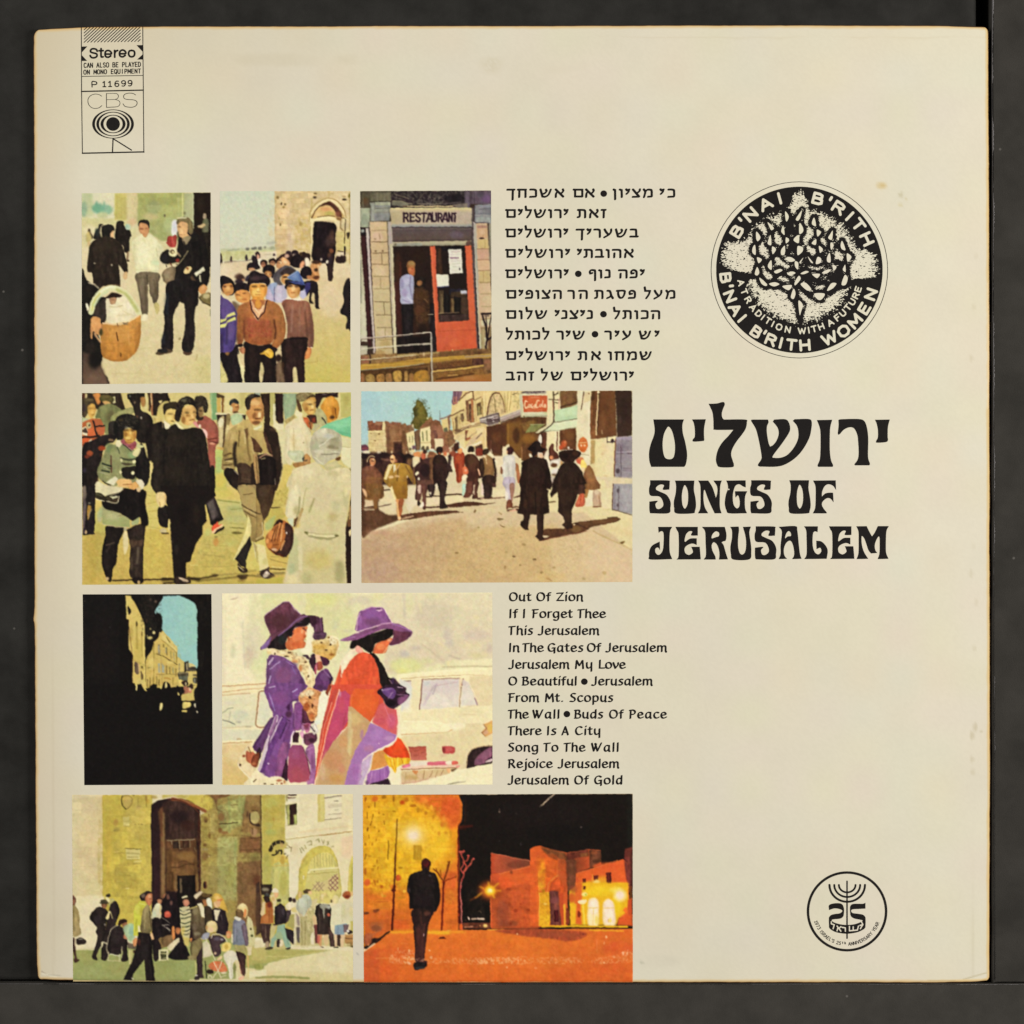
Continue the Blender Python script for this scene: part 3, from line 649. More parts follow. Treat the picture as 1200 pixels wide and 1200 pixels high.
# ---------------------------------------------------------------- the nine printed photographs, as painted shapes
BOX = [(93, 222, 251, 453), (254, 220, 415, 451), (418, 218, 579, 451), (92, 456, 416, 688), (420, 454, 745, 687), (94, 692, 253, 924), (255, 691, 582, 924), (80, 927, 420, 1153), (420, 927, 746, 1156)]
ART = ["""
@ 90 220 10
H ~0 d6cbaa d0c498 *.06 0,0 1700,0 0,2400 -1700,0
V ccc49a c9b98a ~20 0,350 1700,0 0,750 -1700,0
V cfc9ac d4ccae ~12 50,50 400,0 0,330 -400,0
V a9b489 b4b98c ~12 %8 50,60 130,0 20,270 -150,30
E 7f9f88 ~14 %7 80,250 40,90
E 6fa184 ~12 250,240 75,60;E 79a98c ~10 %8 340,260 80,60;E 6b9c80 ~6 %8 230,190 16,40;E 7aa58a ~6 %8 320,190 14,36
E b7ba8e ~10 300,320 60,40;l a9b187 =8 %6 380,330 40,-100;V c6c08e c9bd8c ~10 50,350 590,10 0,140 -590,-50
T b0b07a ^3 !.55 ~6 %4 60,360 380,0 0,100 -380,0
E dccfa8 ~16 %7 160,490 80,50
H beb465 c0b172 ~5 440,65 260,0 -60,315 -200,0
l a89f58 =6 %7 520,80 5,290;l b0a660 =10 ~4 %6 470,80 -2,280;l b5aa68 =14 ~5 %5 560,80 10,280
H c9bb8f cdbb8e ~9 585,60 135,0 0,360 -135,0
E d0a482 ~12 %5 650,400 50,40
V a7a663 9fa26a ~8 710,60 560,-5 0,565 -290,0 -270,-200
T 8f9a64 ^4 !.5 ~6 %55 720,60 540,0 0,540 -540,-150
T b9b884 ^5 !.55 ~6 %5 850,260 400,0 0,360 -350,-20
E 94996c ~14 %8 900,230 90,80;E c0a982 ~16 %6 860,340 90,40;E 4b4030 ~4 %8 1030,325 12,16
E a5ad7a ~14 %7 1100,440 90,100
l c9c48a =14 %8 1235,60 5,270;l b3b58a =10 ~4 %5 1190,60 0,260
H a3a57b b3b38b ~4 1255,60 115,0 10,420 -125,-20;E 6a6443 ~4 %8 1262,295 12,20;l bcc09a =12 ~4 1362,70 6,400
K ~0 8a905c =90 =150 %3 720,70 530,0 0,530 -350,0;K ~0 a09850 =90 =120 %3 445,70 135,0 20,300 -155,0
P ~0 1f150f *.1 1370,55 200,0 0,865 -50,30 -150,-130
E 30261c ~12 %5 1450,180 40,90
S 8f7d66 1475,320 15,-20 25,5 5,45 -20,20 -25,-15
S 55533d ~4 1480,375 50,-15 20,60 -15,100 -60,10 -5,-100
S b39a72 ~4 1415,445 35,-15 40,-15 15,25 -45,30 -40,-8
P 1c1610 ~4 1470,525 70,0 20,375 -60,0
S d5d3cf ~7 1105,430 25,-55 30,-5 25,30 15,80 -35,80 -55,-10
E c4c3cd ~8 %8 1150,450 34,60
S 9c8b5c ~4 1200,390 35,-25 33,25 2,50 -55,10
S b58a62 ~5 1205,410 45,-5 12,55 -32,30 -25,-30
S 605a3c ~6 1170,540 20,-50 70,-15 50,45 20,80 -70,40 -70,-40
S 6b2a22 ~5 1210,570 45,-55 45,45 10,130 -40,-10 -30,-60
S 2b211a ~5 1230,590 70,0 -10,90 -35,10
E cfc0a0 ~4 1250,570 24,14
V d4c5a0 cdbd90 ~14 50,690 650,70 870,200 0,1440 -1520,0
H d3c4a0 cfc094 ~20 500,800 220,-80 80,480 -20,400 -280,0
@ 165 330 9.6
H cfc094 b9b468 ~40 %5 500,850 300,0 0,300 -350,0
T bfb27c ^5 !.55 ~8 %4 0,450 800,0 0,700 -800,0
@ 90 220 10
S 2e2318 ~4 130,490 20,-5 15,45 25,50 -20,20 -40,-40
S b8a76a ~5 105,550 35,-40 25,50 5,50 -50,30;P c7a779 ~5 125,630 35,-10 -10,60 -20,10
S 1e1a16 200,600 5,-70 45,-60 5,-35 35,-10 20,15 -10,80 -10,70
E 26302e ~6 %8 235,520 22,50
S 1d1712 445,590 15,-150 15,-40 35,-15 40,15 5,50 55,30 25,60 -20,80 -5,120 -50,15 -20,-75 -60,-40
E b1c2ac ~4 600,460 34,36;E 8fae9c ~4 %8 585,450 14,18;l 1d1712 =22 ~2 600,500 30,60
l 7a5f45 =20 ~4 595,755 -3,95;E 33261b 598,855 14,12
S c9bd95 ~5 285,450 45,-30 70,5 40,35 -10,100 -130,20 -30,-60
S 1a1714 290,470 20,-30 60,-12 60,17 10,45 -20,30 -25,40 -15,40 -70,-10 -20,-50
S c59b70 ~4 395,545 25,-45 15,20 -10,70 -25,-5
U 2c231a 241b15 165,650 125,-70 110,-5 100,65 45,80 55,240 -30,40 -50,-60 -30,-40 20,230 -50,70 -140,-50 -60,40 -60,-40 -25,-150 -55,-25 10,-175
E 33291e ~20 %7 340,680 90,60;l 1a130f =10 ~4 %7 340,900 5,250;l 1d1611 =30 ~6 %6 480,760 20,140;l 1d1611 =26 ~6 %6 180,740 10,210
E 9a8c78 ~2 207,884 12,9;E a89a86 ~2 408,902 11,14
E c39a6a ~4 570,1030 24,40;S c9a77a ~4 545,1000 45,-15 5,55 -30,35 -25,-35
S b9855a 720,430 20,-30 50,-5 50,15 10,60 -10,60 -40,50 -50,-40 -25,-50
S 1f1914 715,430 15,-40 50,-15 50,10 20,35 -5,60 -15,-40 -40,-25 -50,0 -15,35
E 7c4a2e ~4 %7 755,480 26,10;E 7c4a2e ~4 %6 815,478 18,9;E 9a6440 ~6 %5 780,540 30,10
S d6d0a9 650,620 70,-50 40,-30 40,50 50,-45 50,35 60,60 60,80 -35,60 -25,50 0,150 -60,30 -100,5 -100,-20 -20,-115 -20,-100 -20,-80
E c2bb8f ~10 %7 670,760 14,120;E e0dab8 ~20 %7 780,780 70,130;l b5b084 =12 ~4 %8 930,700 15,100;l c8c195 =10 780,590 20,50;l c2bc90 =10 ~4 690,960 260,15
E e3dcbc ~10 %8 915,650 30,50;E bfd0a8 ~10 %6 920,880 50,30
U 6a5c47 55493a 695,1000 265,0 -5,120 5,80 -10,100 -30,70 -25,-20 -15,-60 -30,-70 -5,-90 -10,10 -5,340 -40,20 -30,-30 -25,-170 -25,-150
l 4c4030 =22 ~5 %7 800,1050 10,400;E 7b6d56 ~10 %6 760,1150 30,90;l 53472f =12 ~4 %7 900,1080 30,170;l 44392c =14 820,1020 10,110
S d9cfac 760,1490 40,-15 30,15 5,50 -45,20 -40,-20
S b5a86c 905,1360 35,-15 28,45 -13,80 -20,10 -20,-50
@ 165 220 10
S 1b1613 440,570 -10,-120 40,-100 70,-5 60,55 15,80 45,60 80,60 35,120 25,160 5,170 -45,120 -80,0 -40,230 -320,-150 10,-100 60,-190 30,-60 -130,-10 -60,-30 -5,-60 25,-40 60,-40 90,40 30,-70
S c69c6c 425,430 45,-35 70,5 10,70 -5,60 25,30 20,20 -60,70 -30,-10 -20,-50 -30,-20 -10,-50 -15,-30
S 6a5c3c 415,400 25,-40 80,-20 60,30 30,80 -5,80 -25,20 -30,-40 -5,-90 -65,-25 -50,35
E d0c9a0 %8 480,350 60,12;l 8f8456 =8 %6 450,385 110,-10
E 7a5535 ~4 %7 450,455 20,9;l 8e5c40 =9 %7 450,545 30,3;E e0bd8a ~6 %6 470,500 22,20
S 8a7a5c 480,600 80,-40 30,25 -70,85;l 28201a =14 500,630 20,40
P 120e0c ~4 %8 590,640 110,-20 20,280 -80,100
E 2c2a30 ~12 %6 280,830 40,50;E 252a30 ~20 %5 430,1120 40,60
S 9b3a33 310,580 30,-20 30,10 30,-25 20,35 -5,70 -20,50 -55,-10 -30,-40;l 7a2620 =8 ~2 350,580 0,100;l b5564a =10 375,590 10,80
l 9b3a33 =14 300,640 45,50
S dccfa4 325,750 20,-40 45,-10 30,30 5,50 -35,25 -50,-10;E 6d5a40 368,750 30,26;E cdb98c ~2 375,755 16,14
l b39a72 =16 ~4 430,760 30,40
S 7c6a50 250,1000 40,-50 80,-30 40,30 -10,90 -30,70 -60,20 -50,-40 -15,-50;E 94836a ~8 %6 310,1010 40,50;l 574838 =6 ~2 260,1080 70,40
l a89a72 =10 ~2 400,930 70,-70 80,-120;l c8b98a =16 300,900 140,-20;l 5a2a22 =10 345,880 20,40;l 2a1c16 =9 ~2 295,900 5,25
E 8c2f26 ~4 430,850 25,20
S d0b983 500,975 30,-45 50,-10 15,30 -35,50 -45,5;E 8c5a35 545,945 18,14
P cdc7a8 ~2 625,1005 110,-85 20,45 -105,75;P e0dcc4 ~2 %8 640,1000 90,-70 5,15 -85,75;l cfc7a4 =16 692,1030 8,65
l 55432f =40 ~4 600,1050 60,110;l 3a2d22 =12 600,1020 90,150
S c8945a 690,1160 50,-30 35,30 -5,40 -70,30 -20,-30
@ 165 330 9.6
S 1a1514 ~2 310,0 340,0 -10,130 -30,160 -10,130 10,120 -10,140 -25,100 -95,10 -20,-90 30,-140 10,-160 -10,-140 -20,-100 -50,100 -50,100 -10,160 5,100 -15,170 -100,-20 -20,-90 25,-130 10,-100 -10,-110 25,-140
E 26303a ~14 %6 290,250 22,130;E 28303a ~14 %6 255,650 20,70;E 241d18 ~20 %6 550,300 40,160
l 2b2622 =14 ~5 %8 520,600 20,40
S 4a3a2a ~2 165,805 75,-55 110,20 0,20 -70,20 -80,15;E 22201f 245,775 60,26
S 4a3526 ~2 480,790 90,-10 5,30 -45,20 -50,-15;E 22201f 530,780 45,16
E c98f58 690,90 44,50;E e0b078 ~4 %6 700,70 20,24
S 6a5c38 650,180 50,-45 70,-15 30,40 0,120 -60,-25 -60,-35;E b3a678 ~6 735,160 40,30;l 38301f =10 ~2 655,180 45,55 90,30
E 8f8a6a 785,350 12,44
l b3a170 =6 %8 410,680 30,-50;E 8a7c52 ~4 %8 435,640 12,16;l a4945f =10 ~4 %9 620,880 12,-60;l 9c8f58 =5 %8 665,1060 35,-100;l b0a06c =5 %6 0,750 130,-10;l bdae7c =5 ~4 %5 0,1060 400,-20 400,40;l b0a06c =5 %6 380,970 70,-70
@ 90 330 9.6
l b9a678 =5 %8 390,1030 290,5 60,-85;l bba877 =5 %6 560,1140 160,-10;l bfae80 =4 %6 410,1080 50,-50
S 17130f ~2 50,-80 60,60 90,60 50,50 -80,110 160,-20 -10,260 -90,80 40,180 20,120 -20,140 90,200 -310,0
V 4a3a30 6a5140 ~12 60,780 140,60 70,100 30,60 65,160 -305,0
E 17130f ~20 200,880 70,100;E 2a211b ~14 %7 150,740 60,60;E 7a6150 ~20 %5 200,1080 70,40
S 2e2520 200,280 130,-90 -5,240 -55,10 -70,-40 -30,-20
S e0d4b8 100,245 25,5 10,50 -20,30
l c5b899 =14 ~4 130,10 70,20 45,45
S d8ccac 330,180 90,-10 100,-5 80,45 60,70 30,80 -50,60 -140,50 -150,-10 -20,-80
S 2a1c15 330,165 70,-40 80,15 20,25 -70,20 -90,0
S a27c5c ~2 365,185 75,-5 -5,60 -40,15 -25,-15;E 7a5a42 ~4 %6 400,200 24,10
l b5a67c =10 ~4 370,280 70,10 70,-25;l c4b78e =12 ~5 %8 450,380 150,-10;E e6dcc4 ~10 %7 600,270 60,40;E e2d8bc ~12 %7 430,330 60,40;l c0b083 =8 ~4 %7 520,330 120,60
U c28a45 b07532 ~2 285,470 115,20 160,-20 140,-100 20,110 -5,140 -25,120 -70,100 -90,50 -110,5 -120,-45 -30,-90 -5,-160
l dcb98a =18 290,465 110,15 160,-20 130,-75;l e2cfa2 =10 %8 420,470 180,-30 100,-70
E cf9850 ~24 %6 500,600 110,90;l a06a2c =8 %6 300,690 180,10 220,-60;l a9702e =7 %5 300,600 400,-40;l a9702e =7 %5 300,780 350,0;l 935f28 =26 ~8 %6 700,480 5,140 -45,160;l 8a5a28 =14 ~5 %7 300,850 130,40 130,-15
l 573514 =15 ~2 448,570 12,90;l 573514 =13 ~2 492,800 3,40;l 7a5a3a =10 ~2 450,470 15,30;l 77664a =12 ~2 520,465 50,15;l 77664a =10 ~2 530,480 45,-25;l d8a868 =9 ~4 %6 580,560 10,160
L cfcda0 =64 ~2 160,340 30,-110 70,-100 100,-55 90,5 110,60 80,110 50,90
L a9aa62 =30 ~5 %8 450,90 110,60 80,110 40,70;L e3dfc2 =22 ~5 %9 230,150 100,-80 90,-15;L c3bd60 =16 ~4 %9 170,320 30,-110 60,-80;L b5c7a0 =22 ~5 %6 190,270 90,-120 70,-40;L d9a05a =5 ~2 %7 255,95 75,-45 90,-15 80,15
S c08a55 160,420 40,-30 60,20 10,50 20,40 -10,60 -30,40 -30,-10 -40,-30 -5,80 -20,-10 -5,-110
l c99c70 =20 ~4 200,580 35,60 30,40;E d39d66 ~8 %6 190,440 24,30;l 5b3b22 =6 %7 185,560 5,40
E 3f3a1e ~5 270,570 20,40
""",
"""
@ 250 215 10
V ~0 c3c8b4 c9c8b2 *.04 70,80 660,0 0,720 -660,0
R ~0 d8cbab 1600,0 1680,200
H cbb184 d3be94 718,85 902,0 0,875 -902,0
l a98f62 =14 ~6 %7 728,100 0,680;E d6b489 ~30 %6 800,500 60,300;E d8c4a8 ~30 %6 900,650 40,200;l d0b0a0 =40 ~20 %4 880,200 10,600
T bfa565 ^3 !.62 ~5 %6 740,90 860,0 0,810 -860,0
T e0d0a6 ^4 !.55 ~6 %5 740,90 860,0 0,810 -860,0
E 7a6238 ~4 750,165 16,18;E 5a4a30 796,235 11,18;E 6a5535 840,240 10,14;E 8d7038 ~4 825,275 14,12;E 6d5730 785,480 10,18;E a48f60 770,400 8,16
E a9ae98 ~14 %7 920,770 0,0
V b5b79a c5c28e ~8 80,765 650,-20 0,85 -650,10
l 8b8e80 =10 ~4 %8 170,780 130,-10;l 94968a =40 ~10 %5 640,700 80,-10
S 6b6a60 ~4 380,755 40,-5 -5,30 -30,-2;S 626058 ~4 445,755 55,-15 5,30 -55,5;S 5a5850 ~4 525,745 35,-7 5,32 -35,2;S 757064 ~4 590,745 30,-7 -15,27;E 9c9c80 ~5 690,755 30,20
V c3c28a cdc6a0 ~5 80,800 620,-15 40,65 0,50 -340,-5 -320,30
T a9a468 ^3 !.5 ~4 %8 100,800 350,0 0,80 -350,10
H d0bfa0 d8cab0 ~4 480,800 260,-10 0,100 -260,0
l 5c4638 =12 ~4 130,930 110,-15 90,0 130,-25;l 6a5848 =22 ~5 %8 140,925 40,-3
S 241a18 80,820 20,40 8,70 4,45 -32,5;S 3a2a28 195,870 20,-15 7,80 -22,0;S 2a2024 370,860 20,-25 12,45 -12,30 -15,-10;S 3c3040 450,850 20,-10 10,30 -30,20;l 94846c =8 %7 600,835 80,-5;E 4a3a3c 708,835 16,18
V d6c3a0 d2bf8e ~6 80,930 320,-25 500,-5 720,30 0,1470 -1540,0
H d9c8aa cfb996 ~20 80,950 340,-30 0,180 -340,0
@ 330 330 9.6
V d0bb94 c4b25e ~6 250,-50 530,0 0,1190 -530,0
E d4bf9c ~40 %8 560,200 160,200;E c9b474 ~40 %7 700,800 120,160;T bca868 ^5 !.5 ~8 %4 260,400 520,0 0,740 -520,0
l a8934e =6 %8 260,910 140,-10 0,-50;l ab9850 =6 %6 280,1100 280,10;l b9a566 =4 %5 380,580 220,-10;V c3b565 bcb05a ~14 %6 260,920 300,0 0,210 -300,0
@ 250 215 10
K ~0 9a7e4c =60 =100 %4 735,90 875,0 0,810 -875,-80
@ 330 215 10
l ccb27e =20 ~4 %8 300,500 40,-170 80,-130 120,-50
L e0cf9e =50 335,420 30,-70 65,-80 110,-65 100,40 70,95 30,80
L 9c8145 =7 ~2 320,440 25,-130 75,-90 130,-55;L 8d6f38 =8 ~2 550,165 110,45 70,100 25,90
S cdae70 350,410 50,-100 140,-95 120,85 60,105;S 3a2018 ~4 440,270 60,-40 55,-20 85,55 50,85 10,50 -50,-40 -50,-70 -60,-40;L 4a2a18 =12 350,405 50,-95 80,-70 70,-25;L 5a3526 =16 ~4 560,215 80,55 60,100
E d09a68 ~10 520,300 70,30;E b2a458 ~10 560,350 60,24;E d9bd86 ~10 420,360 40,26;E 7a4a38 ~10 660,360 30,40;l 6a5230 =10 420,390 120,-15 80,10;l 5a4022 =8 640,410 100,-5
L e2d3a4 =40 360,440 70,-25 110,-10 100,25 40,50;E d9c9a0 ~4 660,470 50,30;l 70502c =10 ~4 690,420 0,100 30,30;E 8a6236 ~4 670,420 30,12
l e0d0a0 =22 350,470 0,390;l a08858 =6 ~2 335,500 5,200
S 191013 ~2 375,470 25,-22 60,-6 100,8 80,40 -10,130 -5,210 -125,100 -140,-40 5,-190
E 2a1b1a ~14 %5 420,800 50,60;E 4a3530 ~14 %8 570,680 60,70;E 5a4030 ~10 %7 590,600 30,60
l 3a2c1c =9 745,420 -10,280;S 241a14 760,580 30,-10 5,40 -20,40 -10,-30;E 3a2a20 735,760 14,30
H c9b678 d2c286 ~6 640,560 160,0 0,240 -160,0;l 8d7a40 =8 ~4 798,100 2,840;E 6d5f28 ~4 790,140 12,26
T b09a58 ^2 !.55 ~4 %6 640,560 160,0 0,240 -160,0;l 3a2c1c =9 745,420 -10,280;S 241a14 760,580 30,-10 5,40 -20,40 -10,-30
E 3f2f22 ~4 388,165 26,14;E 6a5232 ~4 392,118 18,10;E 3a2c20 735,188 28,13;E a07e58 ~4 730,152 26,8;l b09a58 =14 ~4 %8 350,180 0,120;l a89050 =18 ~6 %5 550,90 5,60
T b9a04f ^3 !.48 ~6 %7 170,430 160,0 0,370 -160,0;E a08a50 ~5 225,470 22,26
S 2a1a1a 640,850 100,-10 10,80 -110,5;E d9c6a8 ~4 670,830 26,26;E d8c5aa ~4 715,820 26,24;l 4a352c =12 660,790 60,10;l 2a1c1a =20 740,740 0,90
S 241716 520,940 10,-60 10,-80 20,-80 20,-20 40,20 -5,40 5,100 -20,120 -5,145 -50,5 -10,-130;E 7a4a30 ~4 585,790 26,26;E 3a2820 ~4 590,720 34,16;E 5a3a2c ~6 %8 560,840 20,30;E e0d0bc 535,915 14,20;E 2c2638 ~8 %5 570,900 20,50
@ 250 215 10
S 241716 490,820 25,-25 25,25 5,50 -25,10 -20,-20;S c09078 ~4 515,830 25,20 -5,40 -25,-10;S 1e1518 455,870 45,-10 25,70 -5,70 -50,-10;S ddd0c0 ~4 525,890 35,0 -10,100 -20,0
S 2a1a18 740,880 50,-40 60,-20 50,20 60,-30 40,10 60,-20 70,50 -30,110 -200,0 -160,-20
E 2a1b18 590,930 42,40;E b07858 ~4 585,950 26,34;E 4a2c22 ~4 %65 585,940 22,7
E 261816 690,915 46,42;E b57f5c ~4 690,935 30,34;E 4a2c22 ~4 %65 690,925 24,7
S c08a5c ~4 740,930 50,-50 50,10 10,70 -60,40 -50,-20;E e6cfa0 ~5 800,920 26,24;E 4a2c20 %8 790,900 30,9;E 5a3a28 %7 770,930 12,8
@ 330 215 10
E 30222a ~4 80,820 36,34;E c9a088 ~4 60,850 24,24;E 261a20 155,815 40,38;E c9b09a ~4 150,850 24,24;E 2a1c18 300,850 40,36;S e0d2ba ~4 270,880 40,-10 20,70 -50,30;E 40301e ~4 220,830 20,24
S d2a070 ~4 0,870 60,10 40,70 -40,40 -60,-10;E e3c596 ~4 40,920 20,20
S 191114 100,920 30,-70 60,-20 60,40 10,60 -40,50 -70,0 -40,-20;S c98f6a ~4 220,930 35,-30 10,50 -35,40 -25,-10
S c08a58 ~4 350,940 90,-20 30,20 -40,60 10,60 0,60 -30,30 -70,-20 -10,-110;E 3a2418 ~4 400,920 50,22;E e4c290 ~5 430,970 16,14;E 3a2418 ~4 400,1010 24,20;E 5a3420 ~4 400,1100 40,24;E d8c4b0 ~4 465,890 14,16;E a8703c ~6 %8 350,1070 30,40
S 161014 215,1050 25,-60 50,-25 55,35 5,60 -30,50 -50,10 -40,-30;E b77c50 ~4 320,1100 30,24
@ 330 330 9.6
S 1a1316 ~2 240,10 150,-10 20,120 5,160 25,20 -60,-5 -10,-135 -20,-40 -20,60 15,60 -35,-10 0,-110 -40,40;P 2e2a60 270,10 60,0 -10,70 -45,65 -20,-65;l 2a201a =16 320,200 30,40
S 181214 ~2 715,0 60,0 3,520 -23,10 -35,-10 15,-120 -80,-55 45,-115 -10,-110
E 2a1d1a ~8 %6 740,200 20,100
@ 250 215 10
S 1c1418 395,960 35,-35 70,5 45,40 -15,30 -120,20;E c39068 ~4 450,1005 40,18
S 1c1418 410,1070 60,-50 80,30 -20,40 -110,10;S 2a2430 ~4 380,1090 40,-20 20,40 -60,40
S 171013 575,1020 15,-50 60,-20 60,25 10,75 -30,60 -30,-50 -60,-10;E b8804e ~4 640,1065 46,44;E e0b880 ~4 %8 650,1060 18,14;E 4a2a1c ~4 %65 615,1055 18,7;E 4a2a1c ~4 %65 665,1060 16,7
S 4a4448 ~4 700,1080 40,-60 60,-40 60,-20 90,40 30,60 -80,40 -100,-20 -20,50 40,70 -100,-40
S 352a28 ~4 780,1060 70,-70 80,10 50,50 -80,30;S c08a52 ~4 800,1080 80,-20 20,70 -50,50 -50,-30;E 3a2418 840,1095 34,8;E e2bd80 ~4 860,1120 20,14
E 6a5040 ~5 300,1090 50,36;E 3c2a24 ~5 320,1110 50,40;E b88860 ~4 350,1130 20,16;E 2c2028 ~6 300,1150 50,30
@ 250 330 9.6
S 8e98b8 ~4 610,60 70,-50 40,20 -20,190 -100,0;S b0a4bc ~4 600,100 40,-10 40,130 -80,10;l 6a6488 =10 685,60 0,150;S b9b0c4 ~4 700,60 60,-20 56,20 0,140 -116,30;l 9aa2c8 =20 ~6 %8 650,40 10,80
@ 330 330 9.6
P b0a8c0 ~5 0,40 40,0 20,140 -60,20
P b8b4d0 ~4 210,60 50,20 20,80 -40,40 -40,-40
@ 330 215 10
S 1a1618 40,1180 20,-60 180,60 20,50 -40,30 -160,-20
P 5f76ac ~2 65,1105 115,-85 20,10 75,160 -95,-25;P 3a4a90 ~4 %8 195,1035 80,155 -45,-10;l 98aacc =10 70,1095 115,-75;P 7d90bc ~6 %7 110,1090 65,-50 10,80
@ 330 330 9.6
S 1e1618 40,0 180,0 -5,60 -25,-20 -80,-10 -50,20
P 3a4480 60,-10 170,10 10,40 -100,-20
S cb955a 60,60 50,-30 80,20 15,50 -25,60 -50,30 -40,-20 -25,-50;E e8c488 ~5 130,75 26,26;E 2a1810 ~4 %65 95,50 32,14;E 2a1810 ~4 %65 170,50 28,13;l 7a4020 =7 ~2 %9 105,120 55,0;E e0b880 ~6 %7 120,150 30,14;E a06830 ~6 %7 190,110 12,40
P e6dcc6 40,190 30,-30 40,30 60,0 30,-30 25,55 -45,0 -120,0
U 8a5844 6f4c3c 0,240 50,-40 130,10 80,5 50,25 35,140 15,160 -5,190 -65,-5 -5,-85 -185,10 -40,-10 0,-160 -40,-180
E 95624c ~20 %7 130,260 80,40;l a07868 =22 ~8 %7 120,260 -10,300;l 523428 =18 ~6 %7 260,300 30,320;l 9c7a68 =14 ~8 %5 200,300 0,260;l 5d4034 =20 ~8 %6 330,380 10,280;l a8886c =14 ~5 %6 270,230 -15,100;E 7e5646 ~16 %5 190,540 60,60
P e8dcc8 ~2 285,735 60,0 -5,13 -55,-2
S c07c48 270,750 60,-5 -5,85 -25,35 -50,5 -20,-25 25,-45;l 8a4a28 =6 %7 240,850 30,-30;E d89a60 ~5 %6 290,790 20,30
S 241715 ~2 10,650 260,-25 20,75 -5,60 -30,90 0,290 -70,0 -25,-160 -40,160 -120,0 0,-340
l 120c0c =10 ~2 90,650 180,-20;E 38241e ~16 %6 80,780 40,100;E 352420 ~14 %6 210,1000 20,100;S c0b080 125,980 40,-10 15,160 -45,0;S 5a4a38 ~4 0,1050 20,-10 10,100 -30,0;E 3a2418 ~4 10,960 20,60
@ 250 330 9.6
S 181114 75,-60 75,0 70,50 25,70 -15,70 -50,30 -80,-50 -25,-80
S c1884e 100,60 30,-35 70,-5 30,50 -15,60 -45,30 -45,-20 -20,-40;E 3c2014 ~4 %65 130,55 24,12;E 3c2014 ~4 %65 205,50 18,12;E 96603a ~5 %7 165,125 24,8;E e0b070 ~5 165,75 20,22;E 8c5a34 ~8 %7 110,110 12,30
P d9c9a6 80,130 60,40 70,30 20,-20 -10,40 -120,-30
S 1b1318 230,60 40,-45 100,5 30,70 -20,30 -80,-30 -60,40
S cc8e4e 240,130 50,-35 80,0 50,55 -20,70 -60,20 -60,-15 -30,-35;E 4a2814 ~4 %65 270,150 24,8;E 4a2814 ~4 %65 345,130 24,8;E e2b468 ~5 300,180 24,14;E b06c38 ~6 350,200 30,16;P b8b098 ~5 220,210 70,20 -10,40 -60,-10
S 6f5a46 ~5 210,220 80,40 40,40 -70,400 -20,-300
U 5a4680 46387a 75,200 35,-20 80,50 60,80 15,110 -5,140 -20,160 -50,80 -115,-10
E 3c2e70 ~14 %8 110,600 30,100;E 6a5690 ~14 %7 190,560 40,100;E 5a4a88 ~14 %7 130,260 40,40;l 2e2444 =18 ~6 %8 155,480 -5,220;l 342848 =30 ~8 %8 90,600 5,180
P d3d07c ~2 75,425 60,-10 15,-40 85,-40 10,35 -95,35 -10,35 -65,25;P d3d07c ~2 75,490 65,-20 10,-30 95,-50 10,40 -95,25 -30,60 -55,5;l 2a2430 =8 ~2 78,475 67,-40 105,-50
S 1a1316 ~2 80,800 120,-10 60,-90 30,100 -20,30 30,150 20,160 -170,0 -30,-140 -40,-120
S c5b87c ~4 80,900 30,60 40,100 5,75 -75,0;l a39850 =6 %7 80,1080 40,-40;S 8a6438 ~4 130,800 50,-5 -20,35
S cfc596 275,780 25,100 50,110 10,140 -30,-10 -30,-140
S 1e1518 380,40 20,-90 50,-40 100,-5 70,45 20,60 -40,50 -20,-40 -140,0 -30,60
E 4a3638 ~10 %8 480,-40 70,24;E 33262c ~8 %7 560,-50 50,24
S d69a4a 405,70 25,-40 70,-10 80,10 25,50 -15,60 -30,50 -60,25 -60,-25 -20,-50
E e3bb64 ~8 480,120 50,40;E 3a2010 ~4 %65 460,55 34,12;E 3a2010 ~4 %65 555,50 30,12;E ecc878 ~4 505,90 14,24;l 9a5a28 =8 ~2 %9 475,145 60,-2;E c47e34 ~8 %7 585,120 16,50;E b87030 ~8 %6 420,110 12,40;l 8a4c20 =7 %7 490,110 30,2;E e8c070 ~5 %7 500,170 34,12
S d2913f 440,170 120,10 0,80 -30,50 -40,20 -40,-50;E e0ac50 ~6 490,270 30,40;l a4682c =14 ~5 %7 460,220 90,0
S 9c6236 270,330 20,-60 110,-50 20,-20 140,10 40,-10 100,40 70,80 40,160 -5,120 -45,100 -60,60 -50,-30 40,-90 -50,60 -100,15 -110,-10 -80,-40 -5,-105 -15,130 -55,25 -10,-155
U a86a3c 8f4a2a ~10 %8 350,300 290,0 40,200 -30,180 -110,25 -110,-10 -85,-55
P 8a2a34 ~10 %3 360,400 280,40 20,180 -280,0
T d09a58 ^1.2 !.58 ~2 %75 300,260 420,0 80,240 -40,180 -120,10 -280,-30 -80,-60
T 7a3c24 ^1.2 !.6 ~2 %7 300,260 420,0 80,240 -40,180 -120,10 -280,-30 -80,-60
l 3a1c12 =18 ~5 %8 680,430 20,130 -10,80;l 54281a =16 ~5 %8 345,440 0,200;E 5a2e20 ~10 %5 290,640 24,60
S e0b88c 415,200 35,50 20,50 50,10 40,-40 30,-70 10,50 -80,170 -40,0 -60,-130;T b8684a ^1.5 !.5 ~2 %8 420,210 170,0 0,50 -80,160 -70,-70;E d2913f ~4 500,250 34,50;l e8c8a0 =16 470,300 30,40;l e8c8a0 =16 560,270 -30,60
l 331414 =14 ~2 415,210 10,90 75,125 70,-85 30,-125
S 1c1312 ~2 345,680 85,25 110,13 100,-13 50,65 10,90 5,280 -175,0 -5,-180 25,-40 -10,220 -180,0 -10,-180 0,-130
